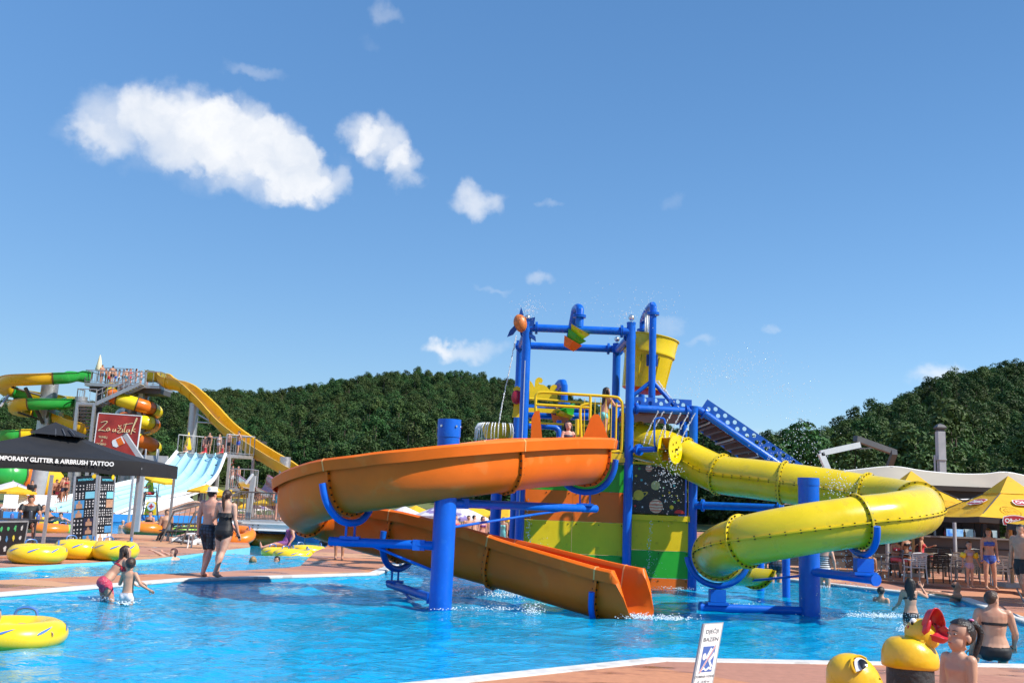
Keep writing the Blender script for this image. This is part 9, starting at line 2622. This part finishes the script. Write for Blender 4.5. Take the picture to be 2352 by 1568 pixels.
# water in the air and foam
def drop_mat():
    m = bpy.data.materials.new('water_drops'); m.use_nodes = True
    n, l = m.node_tree.nodes, m.node_tree.links
    p = n['Principled BSDF']; p.inputs['Base Color'].default_value = (0.86, 0.90, 0.93, 1); p.inputs['Roughness'].default_value = 0.12
    tr = nd(n, 'ShaderNodeBsdfTransparent'); ms = nd(n, 'ShaderNodeMixShader', inp={0: 0.62})
    l.new(tr.outputs[0], ms.inputs[1]); l.new(p.outputs[0], ms.inputs[2]); l.new(ms.outputs[0], n['Material Output'].inputs[0])
    return m
M_DROP = drop_mat()
rs = random.Random(404)
def bead(mb, p, r, st=1.0, d=None):
    d = V(d).normalized() if d else V((0, 0, 1))
    a = d.orthogonal().normalized(); b = d.cross(a)
    mb.add([p + d * r * st, p - d * r * st] + [p + (a * math.cos(q) + b * math.sin(q)) * r for q in (0, 1.257, 2.513, 3.77, 5.027)], [(0, 2 + i, 2 + (i + 1) % 5) for i in range(5)] + [(1, 2 + (i + 1) % 5, 2 + i) for i in range(5)])
def stuff(name, label, mb):
    return tag(mesh_obj(name, mb, M_DROP, smooth=180), label, 'water', kind='stuff')
def cloud(mb, n, x, y, sx, sy, Y, r0=0.005, r1=0.014, dy=0.4):
    for _ in range(n):
        bead(mb, W(rs.gauss(x, sx), rs.gauss(y, sy), Y + rs.uniform(-dy, dy)), rs.uniform(r0, r1))
def stream(mb, pts, Y, n, r=0.010, jit=1.5):
    P = catmull([W(x, y, Y) for x, y in pts], 6)
    for i in range(n):
        t = (i + rs.random()) / n * (len(P) - 1.001); k = int(t)
        q = P[k].lerp(P[k + 1], t - k) + V((rs.gauss(0, 1), rs.gauss(0, 1), rs.gauss(0, 1))) * jit * 0.006
        bead(mb, q, r * rs.uniform(0.5, 1.3), 1.6, P[k + 1] - P[k])
mb = MB()
cloud(mb, 120, 1218, 708, 18, 14, T1); cloud(mb, 60, 1212, 718, 8, 6, T1, dy=0.1); cloud(mb, 110, 1400, 700, 80, 30, T1 + 0.5); cloud(mb, 70, 1440, 728, 18, 9, T1); cloud(mb, 60, 1500, 700, 30, 18, T1)
cloud(mb, 40, 1420, 765, 12, 8, T2)
stuff('spray', 'fine drops flying above the corner nozzles of the play tower', mb)
mb = MB(); stream(mb, [(1186, 770), (1170, 850), (1155, 920), (1144, 980)], T1 + 1.2, 190, 0.016, 1.0); stuff('water_jet', 'thin jet of water falling from the spray fish into the yellow bowl', mb)
mb = MB()
for i in range(40):
    a = 2 * PI * i / 40 + rs.uniform(-.05, .05); d = V((math.cos(a), math.sin(a), 0))
    p0 = c0 + d * 0.50; L = rs.uniform(0.3, 0.55)
    mb.tube([p0 + V((0, 0, 0.01)), p0 + d * 0.05 + V((0, 0, 0.0)), p0 + d * (0.10 + 0.02 * rs.random()) + V((0, 0, -0.12)), p0 + d * 0.13 + V((0, 0, -L))], [0.012, 0.02, 0.016, 0.006], n=5)
for _ in range(120):
    a = rs.uniform(0, 2 * PI); bead(mb, c0 + V((math.cos(a), math.sin(a), 0)) * rs.uniform(0.55, 0.66) + V((0, 0, -rs.uniform(0.05, 0.8))), rs.uniform(0.006, 0.014), 1.6)
stuff('spill_water', 'curtain of water pouring over the rim of the yellow bowl', mb)
mb = MB()
for i in range(16):
    x = rs.uniform(1482, 1497); mb.tube([W(x, 722 + rs.uniform(-4, 4), 24.2), W(x + rs.uniform(-1, 1), 772, 24.1)], [0.02, 0.012], n=5)
cloud(mb, 50, 1490, 742, 8, 14, 24.1); stuff('filling_water', 'white water falling from the arch pipe into the tipping bucket', mb)
mb = MB()
for k, (x, y) in enumerate(((1512, 945), (1532, 945), (1552, 948), (1570, 948), (1584, 950), (1500, 945))):
    stream(mb, [(x + 12, y), (x, y + 22), (x - 14, y + 50), (x - 22, y + 75)], T1 - 0.4, 70, 0.013, 1.2)
stream(mb, [(1510, 875), (1535, 905), (1560, 935), (1575, 950)], T1 + 0.4, 60, 0.02, 2)
stuff('dripping_water', 'strings of drops falling from the walkway beam', mb)
mb = MB()
for _ in range(520):
    t = rs.random(); x = 1565 + 290 * t; y = 905 - 4 * 62 * t * (1 - t) * (1.0 if t < 0.5 else 1.0) + 95 * max(0, t - 0.35) ** 1.5
    bead(mb, W(rs.gauss(x, 14 + 22 * t), rs.gauss(y, 9 + 42 * t), T1 + rs.uniform(-1, 1)), rs.uniform(0.005, 0.013))
cloud(mb, 220, 1815, 1040, 45, 30, T1, 0.006, 0.016); cloud(mb, 80, 1715, 880, 60, 25, T1)
stuff('spray', 'wide arc of drops flung to the right of the tipping bucket', mb)
mb = MB(); stream(mb, [(1528, 975), (1527, 1000), (1525, 1030)], 21.95, 60, 0.014, 1.2); cloud(mb, 170, 1535, 1085, 18, 20, 21.6, 0.006, 0.016, 0.2); cloud(mb, 60, 1540, 1140, 25, 25, 21.8, 0.005, 0.012)
stream(mb, [(1495, 1195), (1493, 1240), (1490, 1290), (1486, 1345)], T1 - 0.2, 70, 0.011, 4); cloud(mb, 60, 1490, 1310, 18, 18, T1 - 0.2, 0.005, 0.012, 0.1); stuff('splash', 'splashing drops round the yellow paddle wheel', mb)
mb = MB(); stream(mb, [(1212, 1150), (1214, 1210), (1217, 1270), (1216, 1330)], T1 - 0.3, 110, 0.012, 6); cloud(mb, 60, 1235, 1262, 18, 16, T1 - 0.4, 0.005, 0.012, 0.1)
cloud(mb, 150, 1925, 1112, 24, 22, 19.4, 0.006, 0.016, 0.2); cloud(mb, 240, 1965, 1300, 45, 28, 19.5, 0.006, 0.016, 0.8); cloud(mb, 100, 1950, 1370, 60, 16, 18.5, 0.005, 0.013, 0.5)
stuff('drips', 'scattered drops falling round the slides and tower legs', mb)
def foam(label, spots):
    mb = MB()
    for (x, y, sx, sy, n, hi) in spots:
        for _ in range(2 * n):
            p = G(rs.gauss(x, sx), rs.gauss(y, sy), WATER_Z + 0.004)
            r = rs.uniform(0.004, 0.015)
            bead(mb, V((p.x, p.y, WATER_Z + 0.012 + rs.random() ** 3 * hi)), r, 0.7)
    tag(mesh_obj('foam', mb, mat('white_foam', (0.85, 0.90, 0.92), 0.4, var=0.05), smooth=180), label, 'foam', kind='stuff')
foam('white foam and ripples thrown up beneath the orange slide', [(1090, 1360, 28, 2.5, 240, 0.12), (1170, 1368, 38, 3, 260, 0.10), (1226, 1404, 12, 4, 120, 0.14), (1150, 1398, 40, 2, 60, 0.03), (1470, 1418, 22, 2.0, 160, 0.06), (1540, 1421, 26, 2, 160, 0.05)])
foam('white foam round the bathers legs and the columns', [(238, 1376, 12, 2, 80, 0.05), (290, 1385, 10, 2, 60, 0.04), (1022, 1398, 16, 1.5, 50, 0.02), (2078, 1446, 10, 3, 90, 0.10), (1990, 1413, 45, 2.5, 220, 0.03), (2040, 1416, 25, 2, 150, 0.03), (1893, 1348, 8, 2, 40, 0.04), (1680, 1388, 35, 3, 70, 0.03), (1560, 1352, 35, 2, 90, 0.05)])
